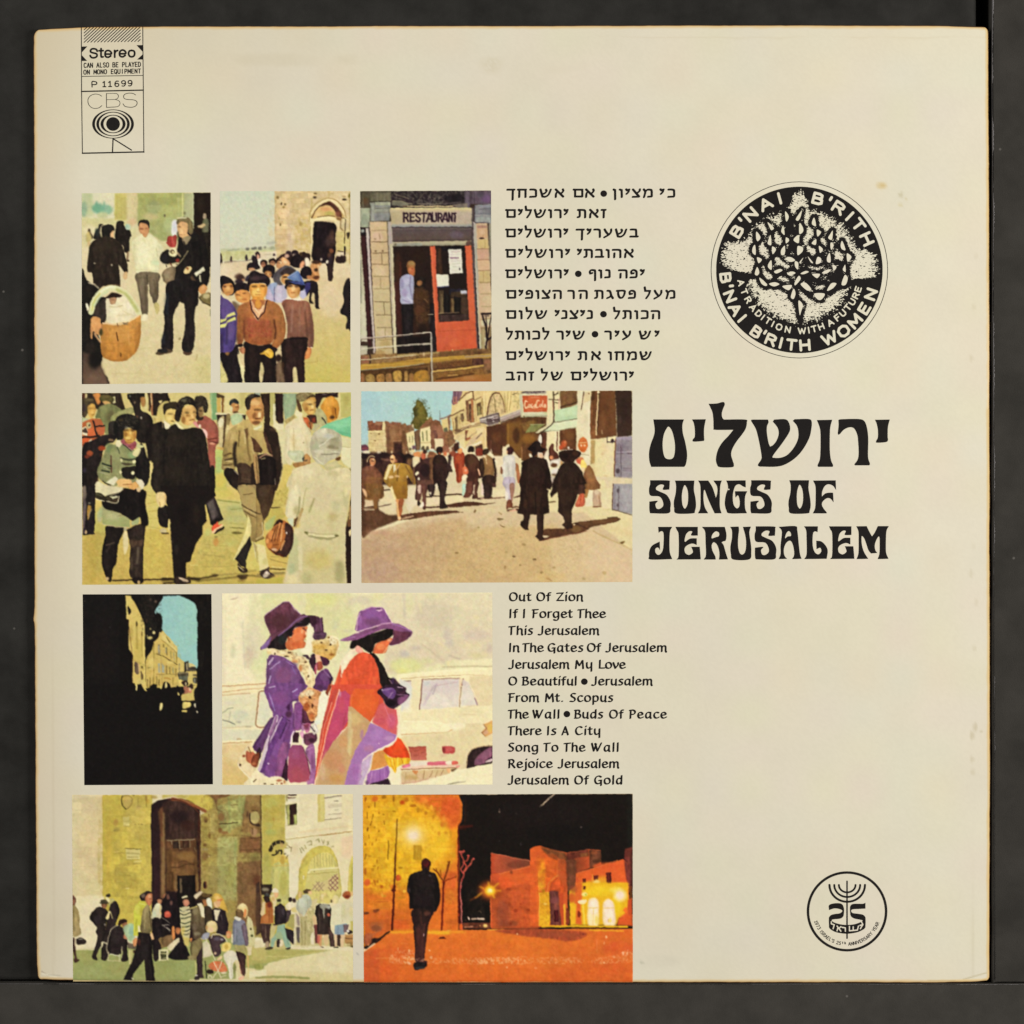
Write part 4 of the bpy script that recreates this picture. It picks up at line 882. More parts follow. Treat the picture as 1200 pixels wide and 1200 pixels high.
E 2e201a ~16 %6 440,850 50,120;E 2a1c18 ~14 %6 620,980 40,110
S d7a93f ~2 525,805 35,-15 50,-35 40,5 30,50 -20,40 -30,10 -60,-40 -40,-5;E e6c060 ~5 610,790 26,18;l 8e6020 =5 ~2 %7 590,800 40,40;l 8e6020 =5 ~2 %7 620,770 40,20
S 1a1113 ~2 640,720 80,40 -30,40 -30,-30;E 1a1113 300,715 36,18
S a56c48 290,745 55,-5 10,50 -25,20 -30,-30
S b9a878 530,910 30,30 10,60 -20,70 -20,-40;S 5f4a38 ~5 700,940 60,-40 20,100 20,130 -85,0;E 2a1a16 ~6 730,860 40,40;l 857050 =14 ~5 %7 750,950 20,170
""",
"""
@ 415 215 10
R ~0 c9c2a6 0,0 1700,2400
P ~0 3a2b22 70,88 1540,-8 0,2320 -1540,0
P ~0 4b4234 70,88 120,0 0,192 -120,0;E 5a4028 ~12 %8 130,200 40,50;l 6b6a52 =8 ~4 100,130 0,140;l 54503c =40 ~10 %7 100,150 80,0
P 66604c 185,88 245,0 0,122 -245,0;l 4a4436 =26 ~6 %8 190,95 235,0;l 7d755e =14 ~4 270,110 0,95;l 7d755e =10 ~4 350,110 5,95;l 2c2620 =9 185,212 245,-4
P 2b2226 430,88 870,-4 0,206 -870,0
P 6e695a 440,200 120,5 80,35 -40,35 -160,-25;l 8d8468 =12 450,205 110,5 60,20 60,10;l 8a8260 =6 470,125 170,50;l 6d6856 =6 450,150 110,35;l 5d5648 =6 560,105 140,75;l 554e46 =6 680,100 60,70;l 5d5648 =7 760,180 60,-70;T 77705f ^2 !.6 %8 440,90 850,0 0,190 -850,0
l 6a6258 =8 860,180 40,-70;l 6a6258 =8 930,220 30,-70;l 5d5650 =8 980,190 80,-70;l 5d5650 =8 1010,220 170,-90;l 6a5d5c =9 1040,240 210,-25;l 8b806c =10 740,235 120,5 150,0;T 7c7468 ^2 !.55 %7 760,170 250,-10 0,90 -270,0
S 1e181c ~5 1060,160 180,-40 30,80 -170,15;P 544855 ~4 1290,84 70,0 0,206 -70,0;P 6d6258 1150,250 180,-25 0,60 -180,0
P 5a4a58 ~4 1360,84 250,-2 0,158 -250,0;E 6a4c78 ~20 %9 1545,180 60,50;l 3a3238 =8 ~4 1400,90 10,140;E 47404c ~12 %7 1480,130 40,30;l 5d5560 =12 ~5 1460,220 130,20
P ~0 89897c 185,225 55,-10 190,0 0,85 -20,140 -220,5;P 9a9c84 245,215 185,0 0,45 -185,-10;l 5f5a58 =8 250,290 175,-5;l 6d6560 =8 ~4 250,340 170,-5;P 7f7f7e ~4 195,350 215,-5 0,90 -215,5;l 6a6860 =8 240,225 0,75;l 4a4440 =8 ~2 190,443 220,-3;l 777680 =10 ~4 250,265 175,-3;P 94948a ~6 %8 200,240 35,-5 0,195 -35,0
P 989c84 70,285 115,0 0,225 -115,0;E 8c9480 ~10 %8 120,420 40,60;l 3a2f2c =10 ~2 70,515 100,0
P ~0 2a1618 70,520 65,0 115,1280 -90,70 -90,0
P 1b1418 70,520 60,20 0,60 -60,0;P 9a9a94 75,540 40,-5 5,35 -40,5
P b9b496 ~2 70,600 48,590 32,600 -80,40;l 6a6a60 =10 ~4 75,900 3,500;P c9c3a8 ~5 90,1300 25,0 25,480 -50,10
P 3a1c1c 80,620 50,0 70,1280 -35,0
P 3a2820 70,1830 95,0 0,40 -95,0;P ~0 b5ad95 70,1900 85,0 0,100 -85,10;P c4bda6 78,1780 72,0 5,70 -75,0
P ~0 bfb0aa 135,520 33,0 77,1470 -20,0;l 8d7d7a =7 ~2 170,530 80,1460;l d6cabc =8 ~2 %8 150,540 70,1160
H ~0 c9ad86 c4aa7e 180,448 205,0 70,1652 -200,0
V c3b58a b9a878 ~6 %6 205,1200 235,0 15,840 -195,0
E d0b490 ~12 %7 290,480 70,30;E d4b0a0 ~14 %6 270,620 60,60;E d4bc98 ~14 %6 300,1030 70,60;E cfb8a0 ~14 %6 340,1760 60,50
l 94785a =8 200,550 175,-2;l 6a5038 =9 205,685 180,-2;l 6a5038 =9 212,815 178,-3;l 7d6848 =9 220,945 175,5;l 8d7852 =8 225,1085 180,3;l 8d7852 =8 235,1235 175,-3;l 7d6848 =10 240,1385 175,5;l 7d6848 =10 255,1540 175,-2;l 7d6848 =9 270,1688 170,2;l 8d7852 =8 275,1830 170,-5;l 8d7852 =8 280,1930 165,-5
l 7d6848 =9 320,820 5,120;l 9a8458 =8 305,1095 3,135;l 7d6848 =9 345,1395 10,140;l 9a8458 =8 360,1700 5,125;l 8a7048 =8 %8 295,590 3,60;E 7d6040 ~4 245,650 14,8;E 6a5038 ~4 250,790 12,10;E 6a5038 ~4 335,790 12,10;E 9a7a48 ~10 %7 300,1990 60,40;E b09058 ~16 %6 360,1880 60,60
l 5d5040 =8 ~2 383,450 17,350 40,900 25,360;l 5a4a48 =7 ~2 170,450 20,450 60,1090
P ~0 b0a294 388,448 47,0 20,272 15,380 30,950 -30,0 -50,-950
H bdb092 d3c7a0 ~2 415,700 35,0 20,400 30,950 -30,0;l e0d6b0 =9 ~2 %9 445,750 43,1150;l a89c84 =6 ~2 400,460 40,740;l a89ca0 =16 ~4 %8 405,460 20,240
P ~0 b3a283 415,300 965,-10 5,215 -945,0
V c9b986 bca98a ~2 430,285 945,0 0,40 -950,0;l d6cc92 =9 ~2 440,292 935,-2;H b2a07a bba992 ~8 %8 430,330 370,0 0,150 -370,0;H b8a792 b3a091 ~8 %8 800,330 570,0 0,150 -570,0;V b0a690 8a8c90 440,470 940,0 5,38 -945,0;l 3a2f33 =9 ~2 440,513 945,0
l e0c890 =13 ~2 620,265 535,3;l 6a4838 =9 ~2 570,262 50,3;l 4a3028 =10 1160,268 20,2;l 4a3c38 =6 ~2 620,277 530,2
l 2a1624 =22 ~2 580,445 0,-100;L 2a1624 =20 ~2 580,350 38,0 12,20 -12,25 -38,2;l 2a1624 =20 ~2 605,395 27,50
l 2a1624 =20 ~2 660,345 0,100;l 2a1624 =18 ~2 655,350 50,0;l 2a1624 =16 ~2 660,393 38,0;l 2a1624 =18 ~2 655,440 53,0
L 2a1624 =20 ~2 770,360 -20,-14 -22,9 2,25 35,25 7,25 -22,17 -25,-17
l 2a1624 =20 ~2 815,350 0,95;l 2a1624 =18 ~2 783,350 65,0
l 2a1624 =20 ~2 850,445 26,-98 14,0 18,98;l 2a1624 =14 ~2 860,418 40,0
L 2a1624 =20 ~2 915,345 0,80 15,20 20,-5 10,-15 0,-80
l 2a1624 =20 ~2 985,445 0,-100;L 2a1624 =18 ~2 985,350 30,0 11,20 -11,25 -30,2;l 2a1624 =18 ~2 1008,395 22,50
l 2a1624 =20 ~2 1035,445 27,-98 13,0 17,98;l 2a1624 =14 ~2 1045,418 40,0
l 2a1624 =18 ~2 1110,445 0,-100 38,100 0,-100
l 2a1624 =20 ~2 1180,350 0,95;l 2a1624 =18 ~2 1155,350 40,0
V ~0 55474a 5d4c42 440,517 935,0 0,163 -925,0;l 7a6c60 =8 %8 450,530 920,-2;E 6a5a70 ~14 %6 1200,600 80,40;l 493a3a =14 ~4 450,670 920,-10
P ~0 a79c80 450,685 920,-17 0,54 -915,13;V c0b492 8f8a72 ~2 450,690 920,-18 0,52 -915,11;P 8a8c84 %7 500,700 300,-5 0,35 -300,5;E 6d6450 480,712 14,14;S 5a4038 ~4 1310,690 40,-25 20,25 -10,32 -50,-2;l 241a16 =10 450,740 920,-14
P ~0 271914 455,745 425,-10 80,1255 -455,10
E 3f2418 ~20 %9 510,1000 40,200;l 5a2a1c =14 ~8 %8 540,920 0,180;H 4a241e 3a1c18 ~8 470,1150 70,0 20,650 -50,50;E 3d2518 ~30 %7 750,1700 70,120;E 2c1c12 ~20 %8 760,850 80,80
P 1a1210 ~5 505,1800 375,-10 0,210 -370,0
S 8a5a32 615,980 10,-60 35,-10 50,15 0,75 -10,80 -50,0;S b0603a ~4 640,990 60,0 0,50 -20,40 -40,-40;E 9d7a48 ~5 670,935 40,24;E d08860 ~5 %7 655,1010 20,14;E 5a2c18 ~4 %7 680,1000 14,6
U 9c9cba a9a6c0 540,1110 60,-45 80,15 20,40 0,120 -10,60 5,70 -5,40 -140,0 -10,-110 -10,-120
E b8b4d2 ~10 %8 610,1150 40,40;l 7c7298 =14 ~4 %8 660,1090 -10,110 30,150;E 9a88b4 ~10 %8 590,1280 30,50;l c4c4d8 =14 ~4 %8 620,1330 60,50;l 7a6a9a =10 ~4 %7 560,1360 90,30;E 8a80a8 ~8 %7 560,1180 20,60
P 1b1516 555,1410 135,0 -5,390 -110,20
S b87848 700,1360 50,-15 10,30 -50,10;E d8cfc0 732,1390 12,18;E a8a0b0 ~4 %8 730,1410 8,14
S 1a130f ~4 715,1160 25,-50 40,-20 50,20 5,70 -15,50 -90,0;E 8a5c38 ~4 765,1165 34,34;E a87848 ~5 %8 760,1170 16,20
S 3a2517 ~5 700,1250 60,-30 70,20 50,60 0,300 -30,150 -110,-50 -40,-200;T 6a4828 ^2 !.5 ~4 %7 700,1250 160,0 10,350 -150,0;E 4a3018 ~10 %8 790,1320 50,50;E 5a3520 ~10 %7 760,1480 50,60;l 77583c =10 820,1350 40,40
E 1c120e ~20 %8 800,1720 60,90
P 1a1416 890,1400 65,0 15,560 -80,25;l c8b89a =8 ~2 865,1533 60,0;l 3a3430 =20 ~5 885,1560 -5,70
P ~0 c7583a 888,735 62,-5 30,690 15,200 5,335 440,-30 -15,-305 -55,-895 -70,5 50,880 -350,10 0,10
P ~0 cf5c3c 888,735 62,-5 55,1230 -35,5;P ~0 d2603c 1297,728 75,-4 68,1176 -90,30
V ~0 cd5a38 c85432 975,1625 450,-25 22,330 -97,10 -345,35 -37,-5
H c4573c d06040 ~8 %6 990,1700 210,0 0,240 -210,10;l b04a2c =8 %9 985,1730 435,-20;E d9683c ~20 %7 1180,1880 70,40;l a84a34 =12 ~4 %7 1300,740 45,860;l b8583e =10 ~5 %7 1420,1500 26,420;l e07850 =10 ~4 %7 905,750 55,950;l b4503a =10 %7 940,740 45,860;E b84a2c ~16 %5 1100,1930 120,16
P ~0 211713 952,732 345,-4 48,872 -345,22
P 2e1d14 ~4 960,750 60,0 20,310 -80,0;l 4a3020 =24 ~8 %8 1000,780 10,270;P 140f12 1030,740 250,-5 10,45 -250,10;P 20202c 1110,1250 150,-10 0,50 -150,10;P 241f2c ~4 1120,1235 150,-5 20,60 -170,10
P 3a2a1c ~4 1130,1270 170,-10 20,70 -190,0;E 6a5030 ~5 1260,1285 30,12;P 4f3a24 ~4 1130,1340 40,0 10,170 -50,0;P 15110f 1050,1250 70,80 0,180 -70,0;P 16120f 1170,1320 70,20 0,170 -70,0;P 4a3a28 ~4 990,1250 60,0 0,270 -50,10;P 3e2d20 ~4 1250,1330 80,0 10,200 -90,0;l a89068 =10 990,1522 60,-4;l 7d6850 =8 1050,1518 180,-8;l 8d7850 =6 ~2 1030,1300 6,210;P 3b2a26 998,1540 344,-10 3,70 -345,18;l 8a7850 =6 ~2 %7 1150,1350 5,160
P d9d4c4 ~2 1100,772 157,-4 15,282 -152,6;l b9a0a0 =10 ~2 1140,800 100,-5;l 8d6a80 =16 1130,868 90,4;l b5a0a8 =8 %7 1130,905 120,-5;l b0b098 =8 %7 1150,940 90,-5;l a89c90 =7 %6 1150,975 90,0;E 3a3038 1233,1000 9,16;l bcb0b0 =8 %7 1130,830 120,0;l c8bca8 =7 %7 1140,1020 80,0
P e2dbc8 ~2 962,1065 141,-3 9,138 -142,10;V d6d3c0 dcd8c8 ~4 970,1080 130,-2 5,122 -130,5;P 2c2a50 970,1208 142,-8 0,12 -140,8
P d8d4cc ~2 1244,1255 71,-3 7,33 -72,5;P b9b4c8 ~5 1250,1260 70,0 0,30 -68,0;l a0a0b0 =5 ~2 %7 1270,1240 30,-5
P ~0 55484a 1375,285 20,0 55,1615 30,90 -40,-30 -55,-1060
P 2a2024 ~2 1385,470 15,0 90,1510 -40,-10;P ~0 a79c98 1388,450 37,5 70,1545 -25,-20;H a9a094 c4bc9c 1400,470 30,0 32,730 33,700 -25,40 -60,-1040;l 8a9088 =8 %8 1425,700 45,800;P b2ab88 1450,1500 50,-20 30,510 -40,0
P ~0 7d7c80 1410,250 200,-10 0,230 -200,-20;P 8e928e ~4 1425,390 175,0 0,60 -170,-5;l 5d5c66 =9 1460,300 140,-10;l 6a6a74 =9 1450,350 150,0;l 9a9a94 =9 1420,370 180,5;l 4a4450 =10 1412,260 0,180;l 87889a =12 ~4 1470,270 130,-5;l 4c464c =10 1420,458 160,2
H c4a484 c9ae8a ~2 1430,462 130,0 50,888 0,400 -140,0
P a87c6c ~4 1440,490 120,0 0,30 -120,0;P c8a078 ~4 1445,530 115,0 5,105 -120,0;S 2a1618 1460,638 30,-10 40,10 -35,12;P c6ac74 ~4 1445,650 120,0 5,110 -120,0;P c49a80 ~4 1445,775 125,0 5,110 -125,0;P cba884 ~4 1455,895 120,0 5,115 -125,0;P c2aa74 ~4 1465,1025 125,0 0,125 -125,0;l 8a6048 =8 1440,765 130,0;l 8a5a48 =8 1440,892 140,0;l 8d6a48 =8 1450,1018 135,0;l 85703c =8 1470,1158 130,0;l 9a7a58 =6 1498,480 7,40;l a07a50 =6 1505,540 5,90;l 9a8450 =6 1510,1030 2,120;l 9a8450 =6 1530,660 0,90;E d0b090 ~8 %7 1500,570 30,30
l 97855c =8 1480,1295 130,-5;l 97855c =8 1490,1440 120,0;l 97855c =8 1490,1590 120,-10;E c9b48c ~14 %7 1550,1360 50,50;P c9bf9a 1490,1600 120,-10 0,70 -120,0;P a5a08c ~5 1580,460 30,0 0,640 -20,-100
l 5a5048 =6 %7 1580,480 25,520
P 8d7550 ~4 1480,1680 130,0 0,360 -110,0;P a8946a ~5 1490,1700 70,0 10,280 -70,20;E 6f4a30 ~8 %8 1590,1900 20,90
l 221418 =26 ~2 1495,1528 115,-6;l 221418 =20 ~2 1505,1551 35,119 15,159 -20,185;l 221418 =10 ~2 1545,1565 15,238;l 221418 =14 ~2 1610,1551 -20,93 -30,185;l 221418 =26 ~2 1560,1829 50,-26;l 32202a =8 ~2 1530,1551 50,0;P c8c0a0 1528,1803 12,0 0,92 -10,0
P 71502f 505,2000 1105,-70 0,470 -1110,0
T a57f48 ^2 !.5 ~4 %8 505,2000 995,-70 0,130 -980,30
l b8a268 =10 500,2015 200,-15 200,-15 100,-10;l d0b070 =14 1150,1950 -5,40;E d8b890 ~4 815,2000 10,20;T b8a068 ^1.5 !.55 ~2 %7 620,1990 280,-20 0,30 -280,20
P 6f4c2c ~4 1000,1975 400,-30 40,75 -440,40;E 4d301c ~10 %8 1460,1990 40,30
P 87643c 70,2010 430,-20 0,110 -430,40;P 8a5840 ~5 75,2030 85,-10 20,80 -100,10;T b59058 ^2 !.5 ~4 %8 200,1990 260,-10 0,100 -260,10;l 2c1818 =14 185,2000 3,110
P ~0 b58a38 70,2120 420,-30 326,-50 384,-20 410,-30 0,50 -410,20 -384,50 -326,50 -420,30
l d0a848 =12 %9 100,2130 380,-25 340,-45 280,-20;l a68a68 =22 ~4 %9 1300,2030 310,-15;l 8f958c =8 %8 80,2190 410,-40 326,-40;l 5a3a1a =10 80,2205 420,-35 380,-50;l 7d541c =8 %8 300,2115 500,-45
P 5f3a20 ~4 950,2110 350,-40 80,-20 20,70 -420,40;P 4a2c24 1380,2050 130,-5 0,85 -130,-5;T 9a6a34 ^2 !.5 %7 920,2080 460,-20 0,60 -460,30
P 7d5638 ~4 1510,2060 100,-10 0,130 -90,10;E 945e44 ~6 %8 1560,2090 40,20
l d8b058 =18 910,2200 390,-35 210,-35;l 4a2a16 =14 ~4 900,2180 400,-35 100,-15
P 7a5228 ~4 900,2220 610,-60 20,80 -230,10 -400,80;T a5783c ^2 !.5 ~4 %8 900,2230 600,-60 0,70 -600,50;l 4a2a14 =16 ~4 960,2290 240,-30 200,-30;V 9c6a34 a0602c ~4 950,2310 250,-40 410,-50 0,110 -690,0;l d0a058 =10 1100,2250 110,-10;E b8804a ~12 %7 1350,2280 90,18
P 4a3018 ~4 70,2210 790,-60 0,190 -790,0
S 9a7a40 140,2250 80,-10 20,90 -90,5;S a07038 265,2245 75,-10 15,75 -15,20 -70,0;S 94683c 370,2240 60,-10 10,90 -60,10;S b08840 460,2210 90,-10 5,100 -35,30 -50,-10;S 94703c 590,2210 35,-5 0,105 -35,0;S 8d6234 640,2240 50,-10 10,100 -50,0;S a3742c 710,2220 140,-30 10,140 -150,0;S 8a5838 75,2230 40,0 5,100 -45,0;T c09a50 ^2 !.6 %7 80,2230 770,-30 0,130 -770,0;T 3a2410 ^2 !.66 %7 80,2230 770,-30 0,130 -770,0
@ 415 330 9.6
l c6b8a6 =12 ~2 75,640 225,-20 200,-15 320,-33;l 5a4430 =5 ~2 75,650 225,-20 200,-15;l d3c8b0 =14 ~2 80,755 420,-37 320,-20;l c4b088 =12 ~2 75,880 375,-32 240,-22;l 6a4a30 =5 ~2 75,890 375,-32
@ 495 330 9.6
l d3c8b0 =12 ~2 0,575 85,-5;l d3c8b0 =13 ~2 0,705 95,-10;L c9c0b0 =14 ~2 85,572 11,18 2,170 7,180 7,190;l 8d8478 =5 ~2 106,600 6,400;l 4a2e1c =10 ~2 88,900 7,210
""",
"""
@ 90 455 10
R ~0 d2c9a6 *.02 0,0 3400,2400
P ~0 c9bb7c 60,55 3160,-10 -5,2255 -3150,10
@ 90 570 10
V d0ba70 c4aa58 ~6 60,0 3160,0 -5,1150 -3150,0
E c8b45c ~40 %8 900,700 140,400;E b0a054 ~40 %7 250,750 120,300;E b7b060 ~20 %8 300,400 120,160;H bca458 b49a48 ~20 %7 70,560 150,0 0,580 -150,0
T 9c8640 ^2 !.5 ~6 %5 70,560 1080,0 0,580 -1080,0
P c9ba6c ~8 800,0 160,0 0,500 -140,0;l a89850 =8 %8 820,100 110,10;l a08c48 =7 %8 830,200 100,-20;l a08c48 =7 %8 830,290 120,-10;l a4964e =8 %7 830,470 130,20;l d6c880 =8 %7 830,240 100,-5;l b0a050 =8 %6 840,380 110,-10;l a09048 =16 ~5 %7 210,550 120,10
@ 190 570 10
E c9ba64 ~20 720,80 110,60;V bcb878 b8ae68 ~8 %9 620,150 380,20 40,390 -480,0;E a8ac74 ~20 %8 860,260 110,40;E acac74 ~20 %8 860,380 130,40;l 8b8c48 =14 ~4 640,155 260,35;l 858848 =8 %8 800,270 150,-15;l 6d6630 =10 800,480 160,10;S 5d5428 ~4 810,540 50,-15 80,20 -80,15;l 98924c =8 %7 780,430 180,10;l 98924c =8 %7 650,560 300,10;l c8c07c =8 %7 640,210 160,10
V c0b46a c0ac5a ~8 %7 480,560 500,0 0,580 -680,0
T 958a48 ^3 !.55 ~5 %6 480,560 500,0 0,580 -680,0;l 9c9048 =8 %7 500,680 260,20;l 968848 =9 %7 480,800 240,20;l d8cc84 =8 %8 330,920 90,5;E c08c4c ~8 %9 630,650 34,50;E 8a7a44 ~4 630,590 22,12;l 988c4a =9 %6 500,940 350,-10;E b9b46a ~20 %8 800,660 90,40;E a9c078 ~12 %5 530,540 40,40
P c8b968 ~5 990,600 210,0 0,400 -220,-40
l 4a3c1e =24 ~6 0,1100 200,-10 220,-5 220,-40;l 2c2212 =30 ~6 300,1070 130,20;l 6a5a2c =16 ~6 400,1110 300,-30 300,-40 200,20;l 8d7c44 =12 ~5 650,1040 250,-20 200,-40;S 40301c ~6 880,1040 120,-10 -20,50 -60,10;E 7a5a30 ~10 930,1110 50,14;V b8a850 b09c4c ~6 %8 500,1115 700,-15 0,45 -800,0;E 4a3c20 ~6 620,1040 40,12
@ 90 570 10
l 3a2a18 =18 ~4 420,1100 280,-5 400,-10;l 2c2010 =26 ~5 1000,1080 190,10;l 3a2c18 =20 ~4 1010,1135 180,-15;l cfc070 =9 %8 990,1060 140,-5
@ 300 570 10
l 5a4a22 =14 170,965 170,5;l 8d7c48 =30 ~8 20,1040 310,-30;l c9b870 =12 180,985 160,10;l 8a7840 =8 160,850 200,55;l 9a8c48 =8 170,820 190,5;l d8d08c =8 180,945 160,10;V b8ac50 b4a44a ~6 0,1080 330,-20 -10,80 -320,0
@ 90 455 10
P 2a2018 ~4 60,55 500,0 40,185 -180,60 -220,-70 -140,-30
P c9b87a 515,55 85,0 0,65 50,80 0,100 -90,-70
S b87a40 ~4 190,65 80,-5 5,90 -35,40 -35,-80;S 3a1c14 60,60 40,0 -10,70 -30,10
P d6cc9a 420,100 25,-10 5,80 -25,10;P c2b27e ~4 95,60 30,0 -5,50 -25,5
S 4e4828 265,110 35,-35 80,5 50,30 -10,60 -80,0 -50,-10;E 6a5a34 ~6 %8 340,95 50,16;S bf9a60 ~4 300,150 70,0 30,30 -70,10
S 72754c 215,350 35,-110 40,-40 110,-20 100,50 60,70 -120,100 -40,140 -70,-20 -50,-160;E 868a5a ~12 %8 320,230 60,30;E 5a5236 ~16 %8 400,330 50,80
S 8d8c5c 390,380 30,-70 100,-50 120,-40 50,50 -90,50 -100,30 -50,70;E a8a470 ~8 %7 560,280 70,24
S 2a2420 370,420 40,-35 60,15 -20,200 -70,-40
S 1d1713 590,110 20,-50 190,0 10,50 -50,10 -20,70 20,70 90,50 50,110 -10,180 -130,40 -70,-80 -10,-260 -40,-120;S 9a7040 ~4 745,110 55,-10 5,50 -15,65 -35,-15;E 5a5c58 620,90 12,16;E 8f8878 755,343 13,17;E 5a4030 ~4 700,335 16,20;E 6d5a48 680,165 14,16
P d4c68e ~2 795,55 30,0 5,95 -15,130 -25,-50 25,-50 -15,-60;P 1f1612 830,55 260,0 0,145 -130,60 -30,60 -50,0;P 8e5e3e ~2 860,55 25,0 7,265 -17,0;l d5c28e =8 ~2 872,60 3,140;P 3c2c1c 835,60 23,0 4,210 -22,-10
P c9b97a 1060,55 40,0 5,65 -20,0;S c8b47c 955,150 45,-10 -25,40;S bfae6c ~4 890,320 45,-10 15,-90 60,-60 70,-10 20,70 -80,60 -20,90 -80,50;l d8cc94 =10 %8 900,330 40,10
S 3f3424 60,130 50,-15 70,10 45,45 10,40 -45,-10 -40,-10 -20,90 -30,60 -40,-10;E 6f6444 ~6 %7 150,135 50,14;E 2c2430 ~6 %7 85,230 20,50
S c29a4e 125,220 35,-40 50,15 10,65 -25,70 -35,15 -30,-45;E 6a4420 ~5 %62 165,232 22,8;E 6a4420 ~5 %62 210,235 10,8;E dcb868 ~5 175,280 20,20;E 8a5a28 %8 185,305 20,6
S a5aa88 60,340 50,10 30,30 -70,50 -10,0
P b06038 60,400 120,-50 100,10 50,100 -10,80 -50,20 -50,140 -160,-10
P c9653c ~2 120,480 70,-20 40,110 -50,20 -40,-40;P b4603c ~2 220,450 90,-10 15,90 -75,15;P a85c38 ~2 190,370 90,-10 20,65 -90,15;P d8d0b0 65,460 45,-20 20,60 -10,60 -55,-20;P c85a30 ~2 65,580 95,0 -20,40 -75,20;P d9d0b0 ~2 65,675 100,-75 10,-10 -15,50 -95,55;S 3a2a24 ~2 60,500 40,-40 30,60 -30,0;l 241a18 =20 ~2 190,380 30,120 25,70;l 241a18 =18 ~2 220,450 100,-15;l 241a18 =22 60,570 100,0 100,-10;S b0a078 110,410 40,-10 15,50 -35,20;E 2c201c ~2 145,430 9,12
U 1f1818 18120f 60,700 120,-90 160,-70 120,20 -20,60 -110,60 -50,180 -40,220 -30,70 -150,0
E 9a4c2c ~4 150,760 40,36;E 8d3c20 ~4 290,700 44,30;E 6a3020 ~4 120,800 30,22;E 7a6048 400,605 34,16;E 352c48 ~8 %7 90,960 20,30;E 3a2418 ~4 280,780 20,20;E 32201c ~6 %8 230,1100 20,60
S 1c1512 800,560 60,-120 130,-50 60,70 100,-40 50,60 0,220 -200,0 -100,160 -60,-20 -20,-140
S d9d0b4 1020,380 30,20 50,40 -20,30 -50,0;l 8d7a60 =10 1000,400 10,80
S 2c2418 1010,260 10,-70 60,-30 90,0 30,40 -10,50 -100,-10 -40,30 -20,60
S cdb46c 1035,290 25,-45 90,5 30,50 -20,70 -50,40 -50,-20 -40,-60;E 3a2c14 ~5 %62 1095,298 34,10;E e0cc8a ~5 1080,350 24,20;E 5a4020 %8 1120,385 24,7;E 8d7038 ~4 1145,330 12,30
@ 90 570 10
S 18120f ~2 350,460 190,20 -20,110 -40,110 -20,200 -40,60 -15,150 -45,-10 -35,-90 -35,-110 10,-180 35,-160
l 5a4a40 =14 ~4 340,690 100,-30;l 3c3030 =14 ~5 340,770 50,-80;E 2a2220 ~10 %7 330,850 20,80;E b8a078 355,1080 20,22
S 2a201b ~2 620,490 80,-40 100,0 -10,170 -15,240 -5,220 -110,-5 -40,-35 0,-180 5,-160 -35,-180;S 4a382c ~5 620,630 80,10 80,-20 -20,80 -60,-10 -60,30;l 5f5244 =26 ~7 715,720 0,130 -15,50;E 5a4a3c ~6 %8 640,900 14,80;S 1a1210 ~2 650,1070 110,0 20,40 -40,30 -70,-10;E c0a070 725,1120 14,22;E a8a080 ~4 565,505 22,24;S 1c1410 ~2 580,510 60,-20 -20,50
S d0c194 540,550 50,-10 10,160 -40,100 -20,-100
H 94946a a2a070 ~2 290,200 10,240 150,30 170,10 0,-100 -140,-80;V a0a072 98a068 ~4 295,270 325,110 0,100 -320,-40;E b8b48a ~14 %7 420,350 80,40;l 7a7448 =6 %8 470,350 70,-20;P a0a878 ~2 635,410 105,-60 -20,90 -80,20;l d0b890 =7 ~2 300,440 160,35 160,7
S 15100e ~2 300,150 200,-110 290,0 10,160 40,240 -80,10 -20,-90 -80,40 -60,-30 -120,-70 -150,-40
E b4b088 ~6 265,350 30,70;l c6b474 =10 240,420 60,10;E 9fae80 ~8 %8 280,300 20,60
@ 90 455 10
U 7b8058 8c8c60 ~2 450,660 -50,-10 -50,40 -60,140 -50,120 0,60 40,70 140,80 100,-60 120,90 60,-90 -10,-240 30,-70 -80,-100 -80,-50
E 94986a ~14 %8 500,780 60,80;E 6f8058 ~10 %8 370,700 30,60;l 4a5038 =12 470,690 30,70;l 5a3a30 =16 400,790 5,190;l 252c22 =18 300,880 100,30;l 252c22 =18 290,960 90,20;l 353828 =12 330,930 60,10;l a8b088 =10 310,920 70,30;l a0a080 =9 260,980 120,30;E 8aa478 ~10 %7 640,780 50,40;l 2a2a20 =20 ~5 520,820 80,20 90,-10;l 3a3024 =14 ~4 530,880 80,0
S 171311 ~2 700,760 60,-120 60,160 40,70 -20,210 -60,70 -60,-90 -30,-40 0,-160
S 1c1713 530,930 70,-10 90,0 -10,130 -80,10 -60,-20 -20,-60;E 4a4030 ~4 600,890 60,14
E d0cc9c ~2 522,842 16,18;E e0d8a8 ~2 672,858 21,22;E d0cc9c ~2 510,982 17,18;E dcd8aa ~2 655,993 21,22
P d9d0ac ~2 455,640 35,-50 40,60 -30,40 -40,-10;S ccc494 ~2 650,760 80,-70 15,50 -45,60;S b8b888 ~2 690,640 90,30 -10,20 -70,0
P 93505c 510,620 50,-40 130,40 10,60 -50,50 -90,-60;l c9a0a0 =7 ~2 540,650 100,70;l 2a2020 =10 ~2 540,650 100,90;P 7a3c44 600,680 100,-40 -10,60 -50,20
S b98f48 540,510 40,-30 110,0 5,90 -45,70 -50,10 -50,-60;E 2a1a10 ~5 %62 570,490 40,14;E 2a1a10 ~5 %62 650,490 30,14;E e0c070 ~4 600,580 30,18;E dcbc74 ~4 625,525 12,22;E 8a5a28 ~4 %8 570,540 20,24;E a06c34 ~6 %8 675,560 16,40;l 7a4020 =6 ~2 595,605 45,-3;E 7a4a28 ~6 %7 600,635 50,10
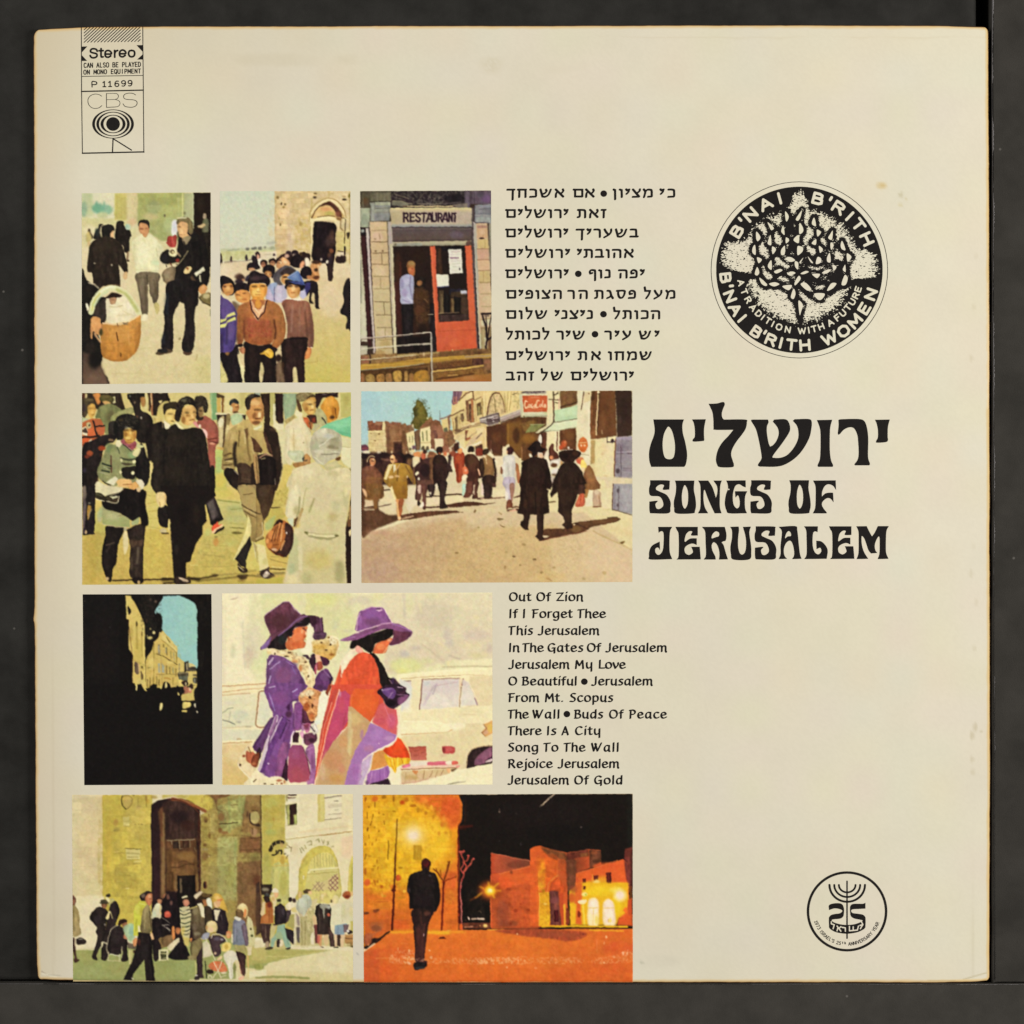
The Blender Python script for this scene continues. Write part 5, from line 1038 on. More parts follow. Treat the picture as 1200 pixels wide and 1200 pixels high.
S 1a1714 430,500 10,-100 40,-70 80,-30 90,10 70,50 20,90 -50,40 -90,-30 -55,40 -5,90 -60,20 -20,-50;T 5a5440 ^1.6 !.58 %8 460,330 100,-20 120,10 40,80 -120,40 -120,40;E 6a6458 ~4 580,460 22,10;E 5d5a48 ~4 %7 640,455 30,10;E 463820 ~5 %8 520,370 24,14
S d4cba6 ~2 200,1160 40,-70 90,40 130,40 80,-10 -20,50 -60,30 -130,20 -120,-50
S d8b074 ~2 460,1090 60,-30 100,10 30,40 -10,40 -80,10 -70,-20;S c99a5c ~2 600,1150 100,-60 20,60 -70,40;l 7a4a24 =8 ~2 540,1130 100,-10;S d0c9b0 ~2 690,1080 70,-10 30,60 -40,60 -30,-60;P d4d0b4 ~2 340,1100 110,-70 30,30 -50,80;l 2a2018 =10 300,1090 120,70 100,10;S 1c1511 ~2 540,1170 100,10 50,20 -150,0
@ 90 570 10
S cfc7a4 ~2 205,20 125,-30 190,20 20,30 -80,40 -90,20 -60,10 -70,-50;S 2a2418 ~2 215,70 85,20 40,50 -10,30 -120,-40;S 332a1c ~2 330,130 50,-30 100,30 -20,50 -90,-10;L e0d8b8 =9 ~2 200,70 5,70 115,30;L e8dcb8 =9 ~2 345,175 125,15 20,-80;L 2a2418 =8 ~2 320,130 60,-30 140,-30;P c4c0a0 380,115 100,-5 0,20 -60,20;l 6d6850 =12 %8 225,90 75,25
S c9b088 ~2 700,20 50,-10 -10,50 -30,0
P 1b1516 65,-10 150,0 0,410 -15,140 15,20 -145,10
S 6a5c54 ~4 65,20 35,-20 10,120 -40,60;S 54484a ~4 80,150 30,50 -20,280 -20,0 0,-180;S 8d6c34 125,230 25,-10 20,30 -30,120 -20,10;l a89a80 =7 175,260 -45,110;E 9a9080 ~4 145,195 14,10;l 5a5048 =7 90,120 -20,50;E c0a078 105,535 14,26;E 2c2438 ~4 %8 80,520 14,40
S 1a1412 ~2 950,250 110,-20 10,230 -70,10 -40,-50;S c2b488 ~2 970,510 40,-20 40,20 -10,30 -60,0;l 251a10 =12 ~2 990,545 80,5;S d8c48e 930,80 70,-20 40,30 0,110 -40,40 -40,-10 -30,-70;l 8d6a38 =7 ~2 970,180 5,50;E 7a7a60 ~4 985,235 30,10
@ 90 455 10
P cdbc74 ~4 850,850 25,0 15,200 40,150 -150,0 80,-150;l d9cc94 =10 865,860 3,180
@ 190 455 10
P c9bb80 460,55 110,-5 0,310 -90,-80;P 7ba070 ~2 560,50 75,0 5,320 -60,0;l a8b98c =10 575,60 5,290;P 4a3a24 635,50 95,40 -10,40 -80,-20;P c8a85a 640,110 60,0 0,160 -60,10;P 6d4a28 690,110 35,0 -10,170 -20,0;l d8d0a0 =9 ~2 690,120 0,150;P d0c8a4 625,285 335,5 0,20 -335,0;H d3c690 c5ba78 ~4 730,50 270,0 -20,240 -250,0;P bcb070 ~5 910,50 80,0 -10,130 -70,80
P 2c1f1a 640,310 120,0 0,170 -60,-10 -50,-30;P 2c2018 920,310 60,0 -10,70 -40,10
V b8c470 bdb560 ~8 610,720 120,-20 30,500 -150,0;E a4b878 ~10 %8 660,900 40,110;E c8b85c ~14 %9 680,1080 60,90
S 8e4f42 400,420 80,-100 120,60 60,100 5,140 -45,80 0,230 -65,10 -25,-300 -50,-160;E 9d5c4c ~12 %8 580,450 50,60;l 5a2a20 =14 540,600 100,-20;E d09078 ~4 585,645 34,16;l 5a2c24 =12 560,620 90,20;l a0604c =22 ~8 %8 570,700 20,200;P d0888a 350,400 30,-40 60,110 -40,-20;E e8d4c0 512,530 14,24;E e0ccb8 440,440 16,20;S d8b0a8 460,470 60,30 10,80 -30,-20
S 15110f ~2 560,940 50,-10 10,270 -50,0
S 241c15 380,130 40,-40 80,10 35,80 -5,90 -40,10 -20,-70 -30,120 40,0 -10,40 -60,0 -30,-70;T 5f5a48 ^1.5 !.6 %8 390,90 140,20 -10,150 -130,0;S 7d6440 ~4 430,240 40,-20 10,80 -30,40 -30,-30;E 3a2a1c ~4 %8 450,260 20,10
S c6a060 215,280 35,-60 100,-25 40,45 5,80 -35,80 -60,30 -60,-20 -25,-60;E 2c1e12 ~5 %62 290,285 30,12;E 2c1e12 ~5 %62 375,275 16,12;E dcbc7c ~5 300,220 44,18;E 9a6c38 ~5 %9 300,320 24,16;E e0c080 ~4 350,325 14,24;l 6a3c1c =8 ~2 320,375 50,-13;E dab878 ~4 330,400 30,12;E 8d6030 ~5 %9 250,370 24,40;E a87840 ~5 %7 375,380 12,20;E b08848 ~5 %7 380,310 10,30
S 1e1813 150,290 30,-120 50,-60 70,-20 70,40 20,90 -40,-25 -80,-5 -35,60 -15,80 -30,60 -40,-30;T 6d6850 ^1.5 !.55 %8 200,130 100,-35 60,45 -60,40 -100,40;E 6f6c54 ~5 %7 250,140 34,20;E 3c342c ~4 170,230 14,20
S d9d0a4 ~2 150,410 25,-10 85,70 80,-30 5,-20 -15,50 -70,20 -70,-30
S 1f1914 ~2 0,560 60,-80 90,-60 70,60 120,-20 100,10 60,70 30,160 30,240 20,260 -680,0 60,-500
E 2c241c ~30 %7 180,620 140,80;E 2a221a ~40 %7 150,950 140,140;l 120d0b =18 ~7 %8 30,640 -20,360;l 120d0b =14 ~5 %7 430,600 50,300;E 332a22 ~10 %6 100,500 60,16
S 1f1914 ~2 -160,540 100,-70 100,0 20,90 -60,140 -20,500 -80,-10 0,-190 -30,-300
@ 190 570 10
P 1b1411 ~2 -20,-10 620,0 30,120 -110,80 -20,30 20,180 -50,60 0,100 -80,120 -60,200 -50,10 0,180 -140,20 -20,-230 -20,-300 -40,-340 -40,-120
E 2c2218 ~16 %6 400,330 40,120;E 2a2320 ~10 %8 170,740 24,60;E 120d0b ~20 %6 250,300 60,140;E 332a28 ~8 %6 120,640 14,40
S 2c201a ~2 140,1090 50,-40 130,40 10,40 -80,20 -100,-10;S b09a80 195,1065 45,5 70,30 -20,20 -60,-20;E d0b8a0 215,1075 20,12
P 241d1d 510,190 100,-70 90,210 10,40 -110,80 -30,0;P 4a4240 ~4 520,200 70,-40 70,170 -70,70;E 5d5450 ~6 %8 590,200 16,50;P 17120f ~2 570,420 130,-80 15,40 -115,90
S dc5434 ~2 580,480 70,-70 10,40 40,-10 -100,80;S e8b890 ~2 590,520 100,-70 20,10 -110,90;S 1f160f ~2 610,550 30,-40 80,-40 0,30 -60,30 -40,25;E e06040 640,440 20,16
@ 90 570 10
S d8c08a 930,80 70,-20 40,30 0,110 -40,40 -40,-10 -30,-70;l 9a7440 =7 ~2 970,180 5,50;S c8a870 ~4 1020,100 30,20 -10,80
P d0bf7a 1070,380 20,0 5,120 -30,20
@ 190 455 10
S c6ad78 780,340 40,-40 40,10 100,50 -20,60 -60,180 -60,-40 -50,80 -40,-80;S 7b6a45 750,310 50,0 -20,140 -40,10;S a8b890 800,330 60,-30 80,20 -20,70 -90,40;S b5a67c ~2 655,390 45,-60 30,10 -10,160 0,200 -40,10 -20,-150;S c0b080 740,450 50,10 -50,180 -10,80;l 4a3420 =24 ~4 735,350 -15,340;P c9a85a ~4 640,690 80,0 0,30 -80,-10;S cfc8a8 650,400 40,-50 30,30 -20,70 -30,0
S a87848 800,200 40,-30 50,10 10,50 -20,40 -50,10;S 262a2a 785,185 15,-45 50,-20 40,30 0,30 -60,-10 -30,30;E 7a4c28 %8 870,215 26,10;E 5a3c24 ~4 860,280 30,14;E d0c8a0 ~4 810,240 16,30;E d8b070 ~4 865,195 14,10
U b09a62 8d7647 730,640 60,-160 110,-60 90,-60 70,80 80,420 -10,200 -250,-170 -20,30 -20,40 -130,0 -10,-100
E c0a870 ~16 %8 800,560 50,60;E a89256 ~16 %8 920,700 50,120;l 2a2018 =40 ~5 860,640 -20,120 20,140;l 5a4428 =20 ~4 730,790 70,-30;l 3a2c1c =20 ~4 740,840 80,-20;l c8b684 =9 740,850 80,10;l 5a4428 =16 ~4 720,900 100,-10;l d0c094 =9 730,920 90,10;l 6d5630 =22 ~5 %9 990,500 10,180 30,160;l c9b480 =14 ~4 965,480 5,160;l 6a5430 =14 ~4 905,500 -10,180;l c0ac78 =12 ~4 %9 1040,560 30,200 40,140;l 6d4c30 =22 ~5 1080,900 -10,100;l c8b888 =10 1100,880 20,160;P 5a4228 ~4 960,480 40,-20 10,80 -20,60;l 8a744a =14 ~5 %8 800,520 -30,160
S 1e1612 ~2 720,980 50,-50 110,60 20,190 -60,-10 -80,-90;S 3a2a20 870,890 110,-10 80,70 50,80 30,170 -240,0 -10,-200;E 4a382c ~14 %7 980,960 60,50;l 8d8478 =10 840,960 50,50;E b8a080 1110,1110 16,16;l 6a5440 =9 %8 940,1060 140,20;P a8925c 890,1140 70,-20 180,80 -240,0;l 241a14 =14 900,1110 230,20
P b49c60 1050,480 60,20 230,-20 -50,280 -110,0 -90,-120
@ 300 455 10
P 2a1e17 ~2 90,400 100,50 60,70 40,180 10,200 10,60 -30,120 -40,120 -300,0 0,-300 80,-120 90,-20 70,20 -50,-140 -40,-120
P b39b62 -40,490 120,10 20,120 -10,100 -90,-80;E c0a868 ~8 %8 40,560 40,50;P 4a3020 -60,560 50,40 90,120 -20,40 -80,-20;l 9d8258 =12 80,520 40,100 20,120;l 8a5c44 =14 150,660 40,130;P 3a241c 80,520 30,0 80,260 -40,-20;l a88068 =16 40,810 70,-40 80,20;S 1a1210 ~2 40,840 80,-40 70,0 40,80 -10,240 -160,30 -20,-170;l c8b488 =8 60,830 50,-15;P 9a7c50 -40,780 50,-20 20,140 10,200 -40,20 -20,-120;l 5a4028 =9 0,800 20,300;l a09080 =8 220,1060 10,90;E 3a2c22 ~8 %8 250,760 20,90;E 241812 305,910 10,40;E 241812 290,1065 14,10;E 4a3a2c ~8 %7 200,480 40,20
P d8d2ac ~2 -10,460 80,-30 -10,30 -50,30 -50,-10
S bf8c54 -90,150 40,-30 110,-20 35,70 0,90 -15,90 -60,80 -60,-10 -50,-70 -20,-70;E 2a1a12 ~5 %62 20,250 50,12;E d8ae74 ~6 -10,170 60,30;E e8d0a0 ~4 40,310 16,30;E 7a4c28 ~5 %8 -20,320 24,40;E 6a3a20 20,355 36,10;E 5a3820 ~6 %8 0,400 50,22;E e0c090 ~4 35,335 14,8;E 8d5c30 ~4 %8 75,310 12,40;E d0a468 ~4 60,380 16,10;E c08c50 ~4 -105,290 14,30
S 241d18 -130,190 10,-70 60,-50 80,-10 30,40 -70,10 -40,40 -10,80 -30,20 -20,-20;E 4a443a ~6 %8 -60,85 40,14;E 8a7a4a ~4 %8 20,120 30,10;P 8d9888 -30,50 70,-2 10,32 -50,-10
P 2a1d14 50,60 110,-5 5,385 -65,-10 -10,-230 -30,-90;P b0a868 ~4 160,50 60,0 0,350 -50,40;P d4ceaa 195,180 30,0 5,210 30,20 70,-10 0,80 -80,10 -50,-40;P 251714 220,60 90,0 10,350 -50,0 -40,-40;P 8d9e80 ~4 310,60 170,-5 -10,165 -30,90 -100,60 -30,-190;E 98ac88 ~14 %8 400,140 50,60;l 2a1d16 =10 315,80 -15,110;P 9a8a58 ~4 330,380 120,-70 10,30 -100,80
P d1c9a0 ~5 250,490 90,-10 10,280 -40,440 -30,-140 30,-120 -20,-240;P cfb968 ~6 320,880 100,20 0,300 -180,0 50,-140;P c9c298 ~5 300,780 50,10 50,90 -70,0;E b8a850 ~8 370,1150 40,30;E d0c8a0 ~12 %8 310,640 30,100
P 2a1a18 690,60 270,-12 10,62 -70,-10 -120,10 -60,130 -30,-40;E 5a4a48 ~4 800,70 30,10;E 4a4048 ~4 900,60 30,8
P b5ae6a ~4 980,60 135,-12 0,292 -125,0;E a89c58 ~12 %8 1050,150 30,70;P d4c488 ~4 955,60 30,0 5,270 -20,0
S c98c38 755,230 45,-100 70,-40 60,30 40,80 -10,140 -60,40 -70,20 -30,-100;E dca24a ~12 %8 850,160 50,50;E a06420 ~8 %8 910,270 26,60;l 6a3c18 =12 930,230 10,120;l b4702c =10 960,220 0,100;E 4a3018 ~6 890,340 30,20
S a9a578 ~4 700,260 60,-20 60,80 10,90 -130,50 -20,-40;l 2c2824 =12 770,340 50,70
S b58a48 550,170 50,-50 90,-10 10,120 -20,60 -60,20 -60,-50 -20,-60;S cda55e 550,180 50,-40 80,0 15,80 -20,70 -55,10 -50,-40;E 2c1c10 ~5 %62 630,185 32,11;E 2c1c10 ~5 %62 690,170 10,10;E e4cc90 ~4 662,215 16,20;E 8a5a2c ~5 %8 590,240 22,30;l 7a4020 =7 ~2 630,258 42,-6;E dabb78 ~5 610,160 40,14;E a87c40 ~5 %7 580,190 20,20
S 6a5c3c 465,110 15,-50 80,-12 100,12 30,40 -70,10 -60,40 -50,10 30,90 -40,-10 -25,-60;T b5a878 ^1.5 !.5 %9 480,70 140,-15 -20,75 -100,20;S 3a2a18 590,130 30,-40 60,-10 10,20 -50,5;S 4a3420 470,130 40,30 30,100 -40,0
S d2c7a4 ~2 345,440 105,-80 90,-20 100,180 0,280 -80,60 -80,40 -50,-40 -30,40 -60,-80 0,-220
E d9cfae ~14 %8 480,520 60,80;P d8d0ac ~2 450,300 20,-50 70,40 0,50 -60,0;l a89a70 =7 ~2 550,360 100,170;l b8ac84 =9 440,460 5,260;l e0d8bc =12 ~4 %8 380,480 -10,280;E a89c78 557,635 12,10;l c4b88e =8 580,560 20,160;E c8b078 ~12 %5 440,620 20,90
P b85c30 550,340 50,0 40,60 0,80 -40,-40;S 3a241c 600,320 90,-10 20,90 -60,10 -30,-50;P 8d5a34 610,390 60,10 -20,90 -20,-10;l 4a3020 =9 ~2 630,400 10,80;P 6a2c20 650,350 40,-10 10,60 -40,0;E d8744a ~5 580,380 20,20
P b0aa84 ~4 650,490 50,-80 60,20 -70,70
S b9bc9c ~2 370,750 50,-20 130,10 0,120 -80,0 -70,-40;E c8cab0 ~8 %8 440,770 50,20;S 9a7040 430,880 120,-20 90,-10 -30,50 -140,30;S a07848 560,790 40,-20 40,60 -40,50 -50,-10;S 3a3a30 540,820 30,-10 -20,50;S 4d3c28 560,850 40,-20 -10,30
P 74ba90 ~2 740,470 90,-60 170,-50 115,-35 0,255 -115,-35;P 86c69c ~5 %9 850,420 260,-80 0,100 -160,30;P 60a880 %7 930,480 180,50 0,48 -110,-33;P cfc89e ~4 1000,560 115,30 0,370 -115,-100;l b0a880 =8 1000,680 110,10;l a8a078 =9 940,880 160,85;E 8d8858 ~4 1100,955 16,24;P d6d0ac 1000,700 110,5 0,225 -110,-80;l ded8bc =8 ~2 1000,700 110,0
S b3ad94 ~2 630,640 40,-110 90,-60 100,0 100,50 40,60 0,160 -40,60 -100,50 -70,50 -90,-40 -60,-100
E c4bfa8 ~10 760,530 70,50;E 9a9478 ~10 920,640 60,70;E a8a88c ~10 700,690 50,40;E d2cdb8 ~6 790,500 40,16;E e0dcc8 805,482 16,9;l 8a8064 =16 ~5 830,690 130,10;l 75705a =10 760,770 100,5 100,-15;E c6c2ac ~8 730,740 60,20;l 8d866c =12 ~4 760,650 100,-50 100,-20;l d8d4c0 =12 ~4 740,680 60,-40 100,-80;E b8b8ac ~8 850,560 60,30;l d0ccb4 =10 880,740 100,10;E 7d7258 ~8 %8 880,680 40,20;l d5d0b8 =8 680,800 100,90;S 5a3c20 930,820 60,-20 -10,40 -40,10
P b8b084 780,910 160,-70 40,60 30,60 -190,0;E c8be90 ~6 %8 880,900 60,24
S cec29c ~2 400,1200 20,-220 60,-50 160,-50 60,-20 120,100 160,-30 120,30 15,240
E d8cfae ~20 %8 600,980 90,50;E b8b084 ~14 %7 900,1000 80,30
@ 300 570 10
P cdc19a ~10 420,-60 695,0 -15,170 -40,290 -20,160 20,300 10,280 -760,0 50,-180 20,-80 50,-320 90,-100 -20,-90 -160,-120 40,-200
V cdc39c c3b888 ~30 520,-80 530,0 -10,780 20,430 -540,0
E c9bc98 ~30 750,120 130,160;E b8b48e ~20 %8 930,230 60,70;E c2b68a ~20 %8 880,480 80,60;E c9bb9a ~24 %9 640,560 80,80;E c0b070 ~40 %9 730,860 160,120;E a8a474 ~24 %7 590,1080 60,90;E 9a9468 ~20 %8 980,1000 60,140;E ac9c64 ~20 %6 900,360 60,50;P b0ac80 ~14 %7 1000,40 90,60 -20,200 -50,-100;E d8cc9c ~8 %8 1050,60 20,60
l 8e8c58 =18 ~6 %9 680,140 -60,160;l a09a68 =10 ~4 %8 590,20 -30,100 -20,160;l d8d0ac =12 ~4 %8 550,60 -20,140
S cfc5a2 ~2 350,260 50,-200 70,-80 50,60 0,160 -30,140 -90,40 -50,-40;E b0a878 ~12 %9 470,280 40,50;E d8d0b0 ~12 %8 430,120 40,80;l 8d8858 =14 ~4 510,120 -10,180 -30,50
P a89060 510,300 20,-50 30,10 -90,230 -30,-20;P c0a878 ~4 500,340 20,-40 -40,170;P 4a3420 445,380 45,-30 -30,110 -25,20;P c4ccb0 360,380 80,-10 -10,110 -20,0
L 8a8458 =11 ~2 590,540 30,30 140,30 140,5 50,-25;L d8d0a4 =18 620,560 140,20 160,0;L 8d8860 =9 ~2 610,585 150,30 130,7;E 6a6438 ~4 590,540 24,14;E 5f5830 ~4 940,578 26,13;l a8a070 =7 ~2 620,540 140,20 190,-5
P bab88c ~8 440,520 60,120 0,340 -100,50 -40,-50 40,-240;E aab088 ~16 %8 420,960 40,70;P d0c8a0 ~4 490,700 50,0 0,300 -40,-40;E d4c89c ~8 %9 420,1090 60,50;E d4c8a0 ~10 %9 470,520 30,40
P 251610 ~2 1070,390 45,-290 3,1035 -53,0 -15,-335 -5,-300;P 8d7048 1090,250 25,-50 0,200 -35,-20;S e0cc9c 1090,530 22,-30 0,60 -17,30;P 5a3c24 1070,380 45,10 0,80 -50,0;l d8d0b0 =7 ~2 1045,500 0,240
P b8a858 ~4 180,260 120,-20 50,110 -50,30 -110,100 -90,-80
l 3a2c18 =14 180,250 100,-10;P a8b070 ~5 100,430 130,-100 -40,150 -80,40;P c0b060 ~5 230,60 150,-60 -50,240 -140,0;T 8a7838 ^2 !.6 %7 240,60 130,-40 -30,210 -140,0
S 9c5e30 ~2 110,600 80,-110 60,-90 80,0 90,70 20,90 -30,180 -70,80 -80,-10 -120,-80
S 35201c ~2 340,430 80,50 20,120 -30,140 -60,80 -60,-10 -70,-20 60,-70 60,-120;S 2c1a14 ~2 200,470 50,-80 60,10 -10,30 -60,10;E c88448 ~6 180,570 40,60;l c88850 =24 280,430 -60,170;l d8a068 =14 310,450 -20,190;l 5a3018 =9 ~2 260,460 -50,180;l 5a3018 =8 ~2 300,440 -50,200;l 4a2818 =9 ~2 235,470 -55,170;l c48c58 =20 330,640 -40,100;E d0a888 ~4 215,740 34,18;E c8783c ~5 160,690 34,34;l 6a3418 =10 200,690 60,-10;S 4a2418 150,730 110,50 80,20 -60,15;E e0d0c0 ~2 355,545 10,14;E d89858 ~4 130,640 20,30;l 5a4230 =9 %8 330,500 70,40
@ 190 570 10
U 9a8458 7f6c40 ~2 890,0 230,-20 80,50 -10,350 -10,180 -40,70 -90,10 -30,-200 -70,-150 -40,-180
P a8925e 890,10 170,-10 90,120 -50,210 -110,-30 -60,-120;l 4a3820 =10 930,215 170,95;l 4a3820 =9 960,290 150,80;l c8b480 =8 950,250 150,80;l 5d4828 =8 950,100 110,-20;l c8b480 =12 ~4 1150,250 20,250;l 4a3820 =14 ~4 1100,640 90,-40;l c4b47c =12 1110,610 70,-40
S cfc488 ~2 1000,330 40,110 -10,140 -70,100 -110,170 -10,-10 80,-180 70,-190
P 1f1a18 ~2 1030,580 20,100 -40,100 -30,90 0,90 -60,-30 -30,-50 -40,-30 100,-150;S 2a1e16 ~2 890,890 40,60 60,10 10,40 -60,10 -50,-50;l d8c8a0 =9 ~2 890,930 60,50
P d0c692 ~2 1060,640 70,60 10,180 -20,20 -40,-100;P a89868 1060,640 50,60 20,180 -20,-10
@ 300 570 10
P 3a2a1c ~2 0,-20 240,0 -50,220 -50,140 -50,60 -50,-160 -40,-140;E 4a382a ~10 %8 80,60 60,60;P 8d7648 0,110 40,90 40,200 0,200 -80,40;l d0c090 =9 70,420 10,150 -80,50;l 3a2c18 =10 0,310 50,10
P d6ca94 ~2 10,670 90,20 50,250 -110,60 -20,-200;E c8bc78 ~8 %8 110,880 30,40;P b8a868 0,700 20,60 10,140 -30,-20
S 3a2c28 ~2 50,1010 100,-60 10,50 50,40 -60,40 -70,-10;S b8a898 ~2 80,1040 40,-50 40,30 -30,40 -40,10;E e0d4c4 ~2 125,1010 16,14;l 2a1e18 =10 ~2 40,1000 110,-50;E 5a4830 ~6 180,1050 40,14
""",
"""
@ 415 450 10
R ~0 d9cfaa *.02 0,0 3400,2400
V ~0 9fc2c4 acc6ba *.04 80,80 1170,-5 0,725 -1170,0
H 9cbcc8 a6c4c2 ~20 %7 80,90 420,0 0,610 -420,0;E 92b4c0 ~20 %6 1060,330 60,30;E a8c8c0 ~40 %6 500,150 200,60
S 5a5222 690,420 10,-70 -15,-60 35,-40 10,-60 40,5 40,35 20,50 25,60 10,50 35,20 -20,60 -80,50 -80,10 -60,-70
T 3a3a1a ^2 !.5 ~4 690,200 170,0 40,270 -200,30;E 74682c ~12 %7 790,330 30,80;E 6a5a2a ~10 %6 730,430 40,50;E 3a361c ~6 %6 720,330 20,60;E 7a6a30 ~4 890,400 24,14;E c8c8a0 858,400 8,14
P 7a4a34 155,430 65,0 2,25 28,0 0,-20 85,3 0,112 -170,0;P a87a5c ~4 %7 240,440 90,5 0,35 -90,0;T 5a3020 ^2 !.5 %8 165,480 165,0 0,70 -165,0
H d2c08a cdb988 ~2 165,545 165,-5 0,-100 40,0 15,380 -220,0;l ddcc98 =10 170,560 155,-8;E 9a8458 195,578 10,7;E 6a5030 293,582 14,11;E 7a6040 243,660 18,8;E b8a470 ~5 190,690 20,10;E b09c6c ~4 280,650 14,7;T b8a26c ^3 !.55 ~5 %7 170,560 200,0 10,240 -210,0;P d8c894 335,450 27,0 13,350 -25,0
S 5a3040 ~4 85,715 70,5 5,55 -75,5;l a04a3c =7 %8 90,755 70,-5
P 8a6244 ~2 360,432 50,8 2,25 28,0 0,-25 40,5 2,25 18,0 0,-20 40,0 5,25 25,0 0,-15 40,2 5,23 25,-5 40,0 20,80 -80,40 20,250 -255,0
T 6a4228 ^3 !.5 ~5 %8 380,470 260,20 0,340 -250,0;E 5a3c24 ~8 %8 580,620 30,80;E 9a7450 ~10 %7 450,580 50,60;l 6d4630 =10 ~4 %8 515,480 0,80;P 4a2e22 ~4 460,680 100,-10 5,160 -105,0;P 2f1c18 ~4 475,700 75,0 5,130 -80,0;l a87c58 =8 ~4 480,670 70,-5;l 6a4a38 =14 ~4 %8 395,520 5,280;E 7a4a38 ~6 470,460 80,10
K ~0 6a4a2c =38 =60 %4 165,560 165,-10 40,-100 270,50 0,340 -470,-20
P 7a5238 850,430 30,-20 35,0 5,20 30,-20 30,10 30,30 20,50 -160,10 -90,20 -20,-20;T 5a3824 ^2 !.5 %7 850,430 150,0 0,70 -150,0
l 6a6a60 =6 ~2 1003,310 2,130
P dacb98 ~2 600,580 100,-40 10,220 -10,40 -60,0;l 8a8458 =10 645,610 5,70;l 8a8458 =10 680,600 3,80;l 7a6a48 =8 605,580 35,220;E 5a5038 ~4 655,760 14,20;E 5a4838 ~4 690,745 14,24;P 5f4630 700,560 70,-30 5,240 -55,10;P 7a5c40 ~4 660,470 30,10 15,65 -65,10;E d8c8a0 ~4 688,490 10,20
P dccd9c ~2 770,530 120,-40 10,280 -120,5;l 7d7a50 =16 800,560 5,100;l 7d7a50 =14 850,545 3,115;S 4a4030 785,770 10,-40 25,0 5,40;S 4a4030 840,770 10,-45 20,5 5,40;l b09a68 =8 775,690 120,-10;l 8d6a48 =10 770,520 130,-35
P 8a5c44 ~2 890,490 110,-10 100,40 60,40 20,240 -170,0 -110,-40;P 5a3a30 930,540 40,0 5,90 -40,10;E 9a6a50 ~10 %8 1000,560 40,50;P 6a4430 900,650 40,0 0,120 -35,0;P d8c8a0 940,640 100,0 10,80 -40,40 -65,10
H d0bc80 c9b278 1020,420 90,-30 10,170 -70,0 -20,-60;l 7a4a38 =10 1010,410 80,-30 110,-50;P 6a4a38 1095,390 30,-5 0,185 -15,0;S 4a4a38 ~4 1050,520 35,-10 5,50 -30,10;P 8a6040 ~4 1050,560 130,0 10,140 -130,20;T 5a3a28 ^2 !.5 %8 1050,560 140,0 0,200 -130,0;E a8503c ~4 1145,610 14,16
@ 525 450 10
P d0b980 ~2 60,80 820,-5 -20,345 -420,60 -20,280 -220,0 -140,-160 -30,-220
H cbb57e d4be86 ~6 %8 100,200 340,-110 0,330 -340,140
P 7a5a68 60,85 110,-5 -30,90 -40,60 -40,20 -20,-40;P 9a6a5c ~4 60,150 50,-10 -10,80 -40,20;l 4a3040 =10 80,90 0,120;l a85a4c =8 60,225 40,0;l 5a3c48 =8 120,90 -10,100
P d4c088 130,180 150,-90 20,90 -200,150 -40,10;l 6a4a30 =14 130,190 80,-80 90,-40;l 6a4a30 =12 0,390 150,-80 30,-10;l 4a2c1c =12 290,85 10,95;l 7a5a3a =9 310,190 80,-40
P dcc892 220,110 65,-20 -5,80 -80,30;P 6f4a34 205,195 85,-35 15,310 -45,-20 -40,-20;P c8b078 235,200 35,-10 0,40 -30,10;l 9a7a50 =9 235,260 10,170;P 3e2a1e 245,230 20,-5 0,195 -20,0;l a86a40 =16 280,180 10,260
P 4a3424 335,230 50,-20 10,150 -50,10;P 7a7048 345,270 25,-10 15,100 -35,10;l c0a468 =12 320,210 5,210;l 8d7040 =9 400,170 5,230;l e0d09a =12 420,100 5,300;P 5a4630 80,400 30,-30 5,150 -30,20;P 5f4a34 145,350 35,-10 5,100 -35,10;l a88c58 =8 130,380 5,90;l 8a6840 =8 60,440 5,120;T a58a54 ^2 !.58 %8 30,400 410,-200 0,240 -380,120
l 8a6c4c =14 ~4 80,570 120,-70 130,-30 110,-30;l 5a4438 =9 90,580 80,-40 70,-40;l d8c8a0 =9 170,500 160,-50;E 6a4c38 ~4 110,540 40,16;E d9cba0 ~4 290,465 20,16;l 7a6048 =8 200,520 180,-40
S c8b080 470,350 10,-110 50,-100 70,-30 40,70 20,80 0,80;L 5a3a28 =15 ~2 455,360 20,-110 25,-90 40,-55 60,5;l 8d7a50 =10 540,150 20,180;T 6a5a3a ^2 !.55 %8 500,150 140,-10 10,190 -150,10;L 7a5a38 =10 600,110 40,60 20,90 5,70;P dcc68c 440,100 70,-20 -30,120 -25,100;E e0cc90 ~4 580,240 10,20
P d9c488 640,85 210,-5 0,220 -150,30 -30,-70;l 9a8450 =8 745,90 -25,220;l a08a54 =8 700,90 -10,240;l 6d6038 =10 760,120 40,-10;T 7d7048 ^2 !.52 %9 770,90 80,0 0,170 -90,10;l 8d7a48 =8 660,100 20,200
l 4a3c40 =22 ~4 870,95 270,-3;l 5d4c50 =30 ~5 %8 930,100 200,-2;T d0c8a8 ^1.5 !.5 ~2 %9 860,80 280,-2 0,40 -280,0
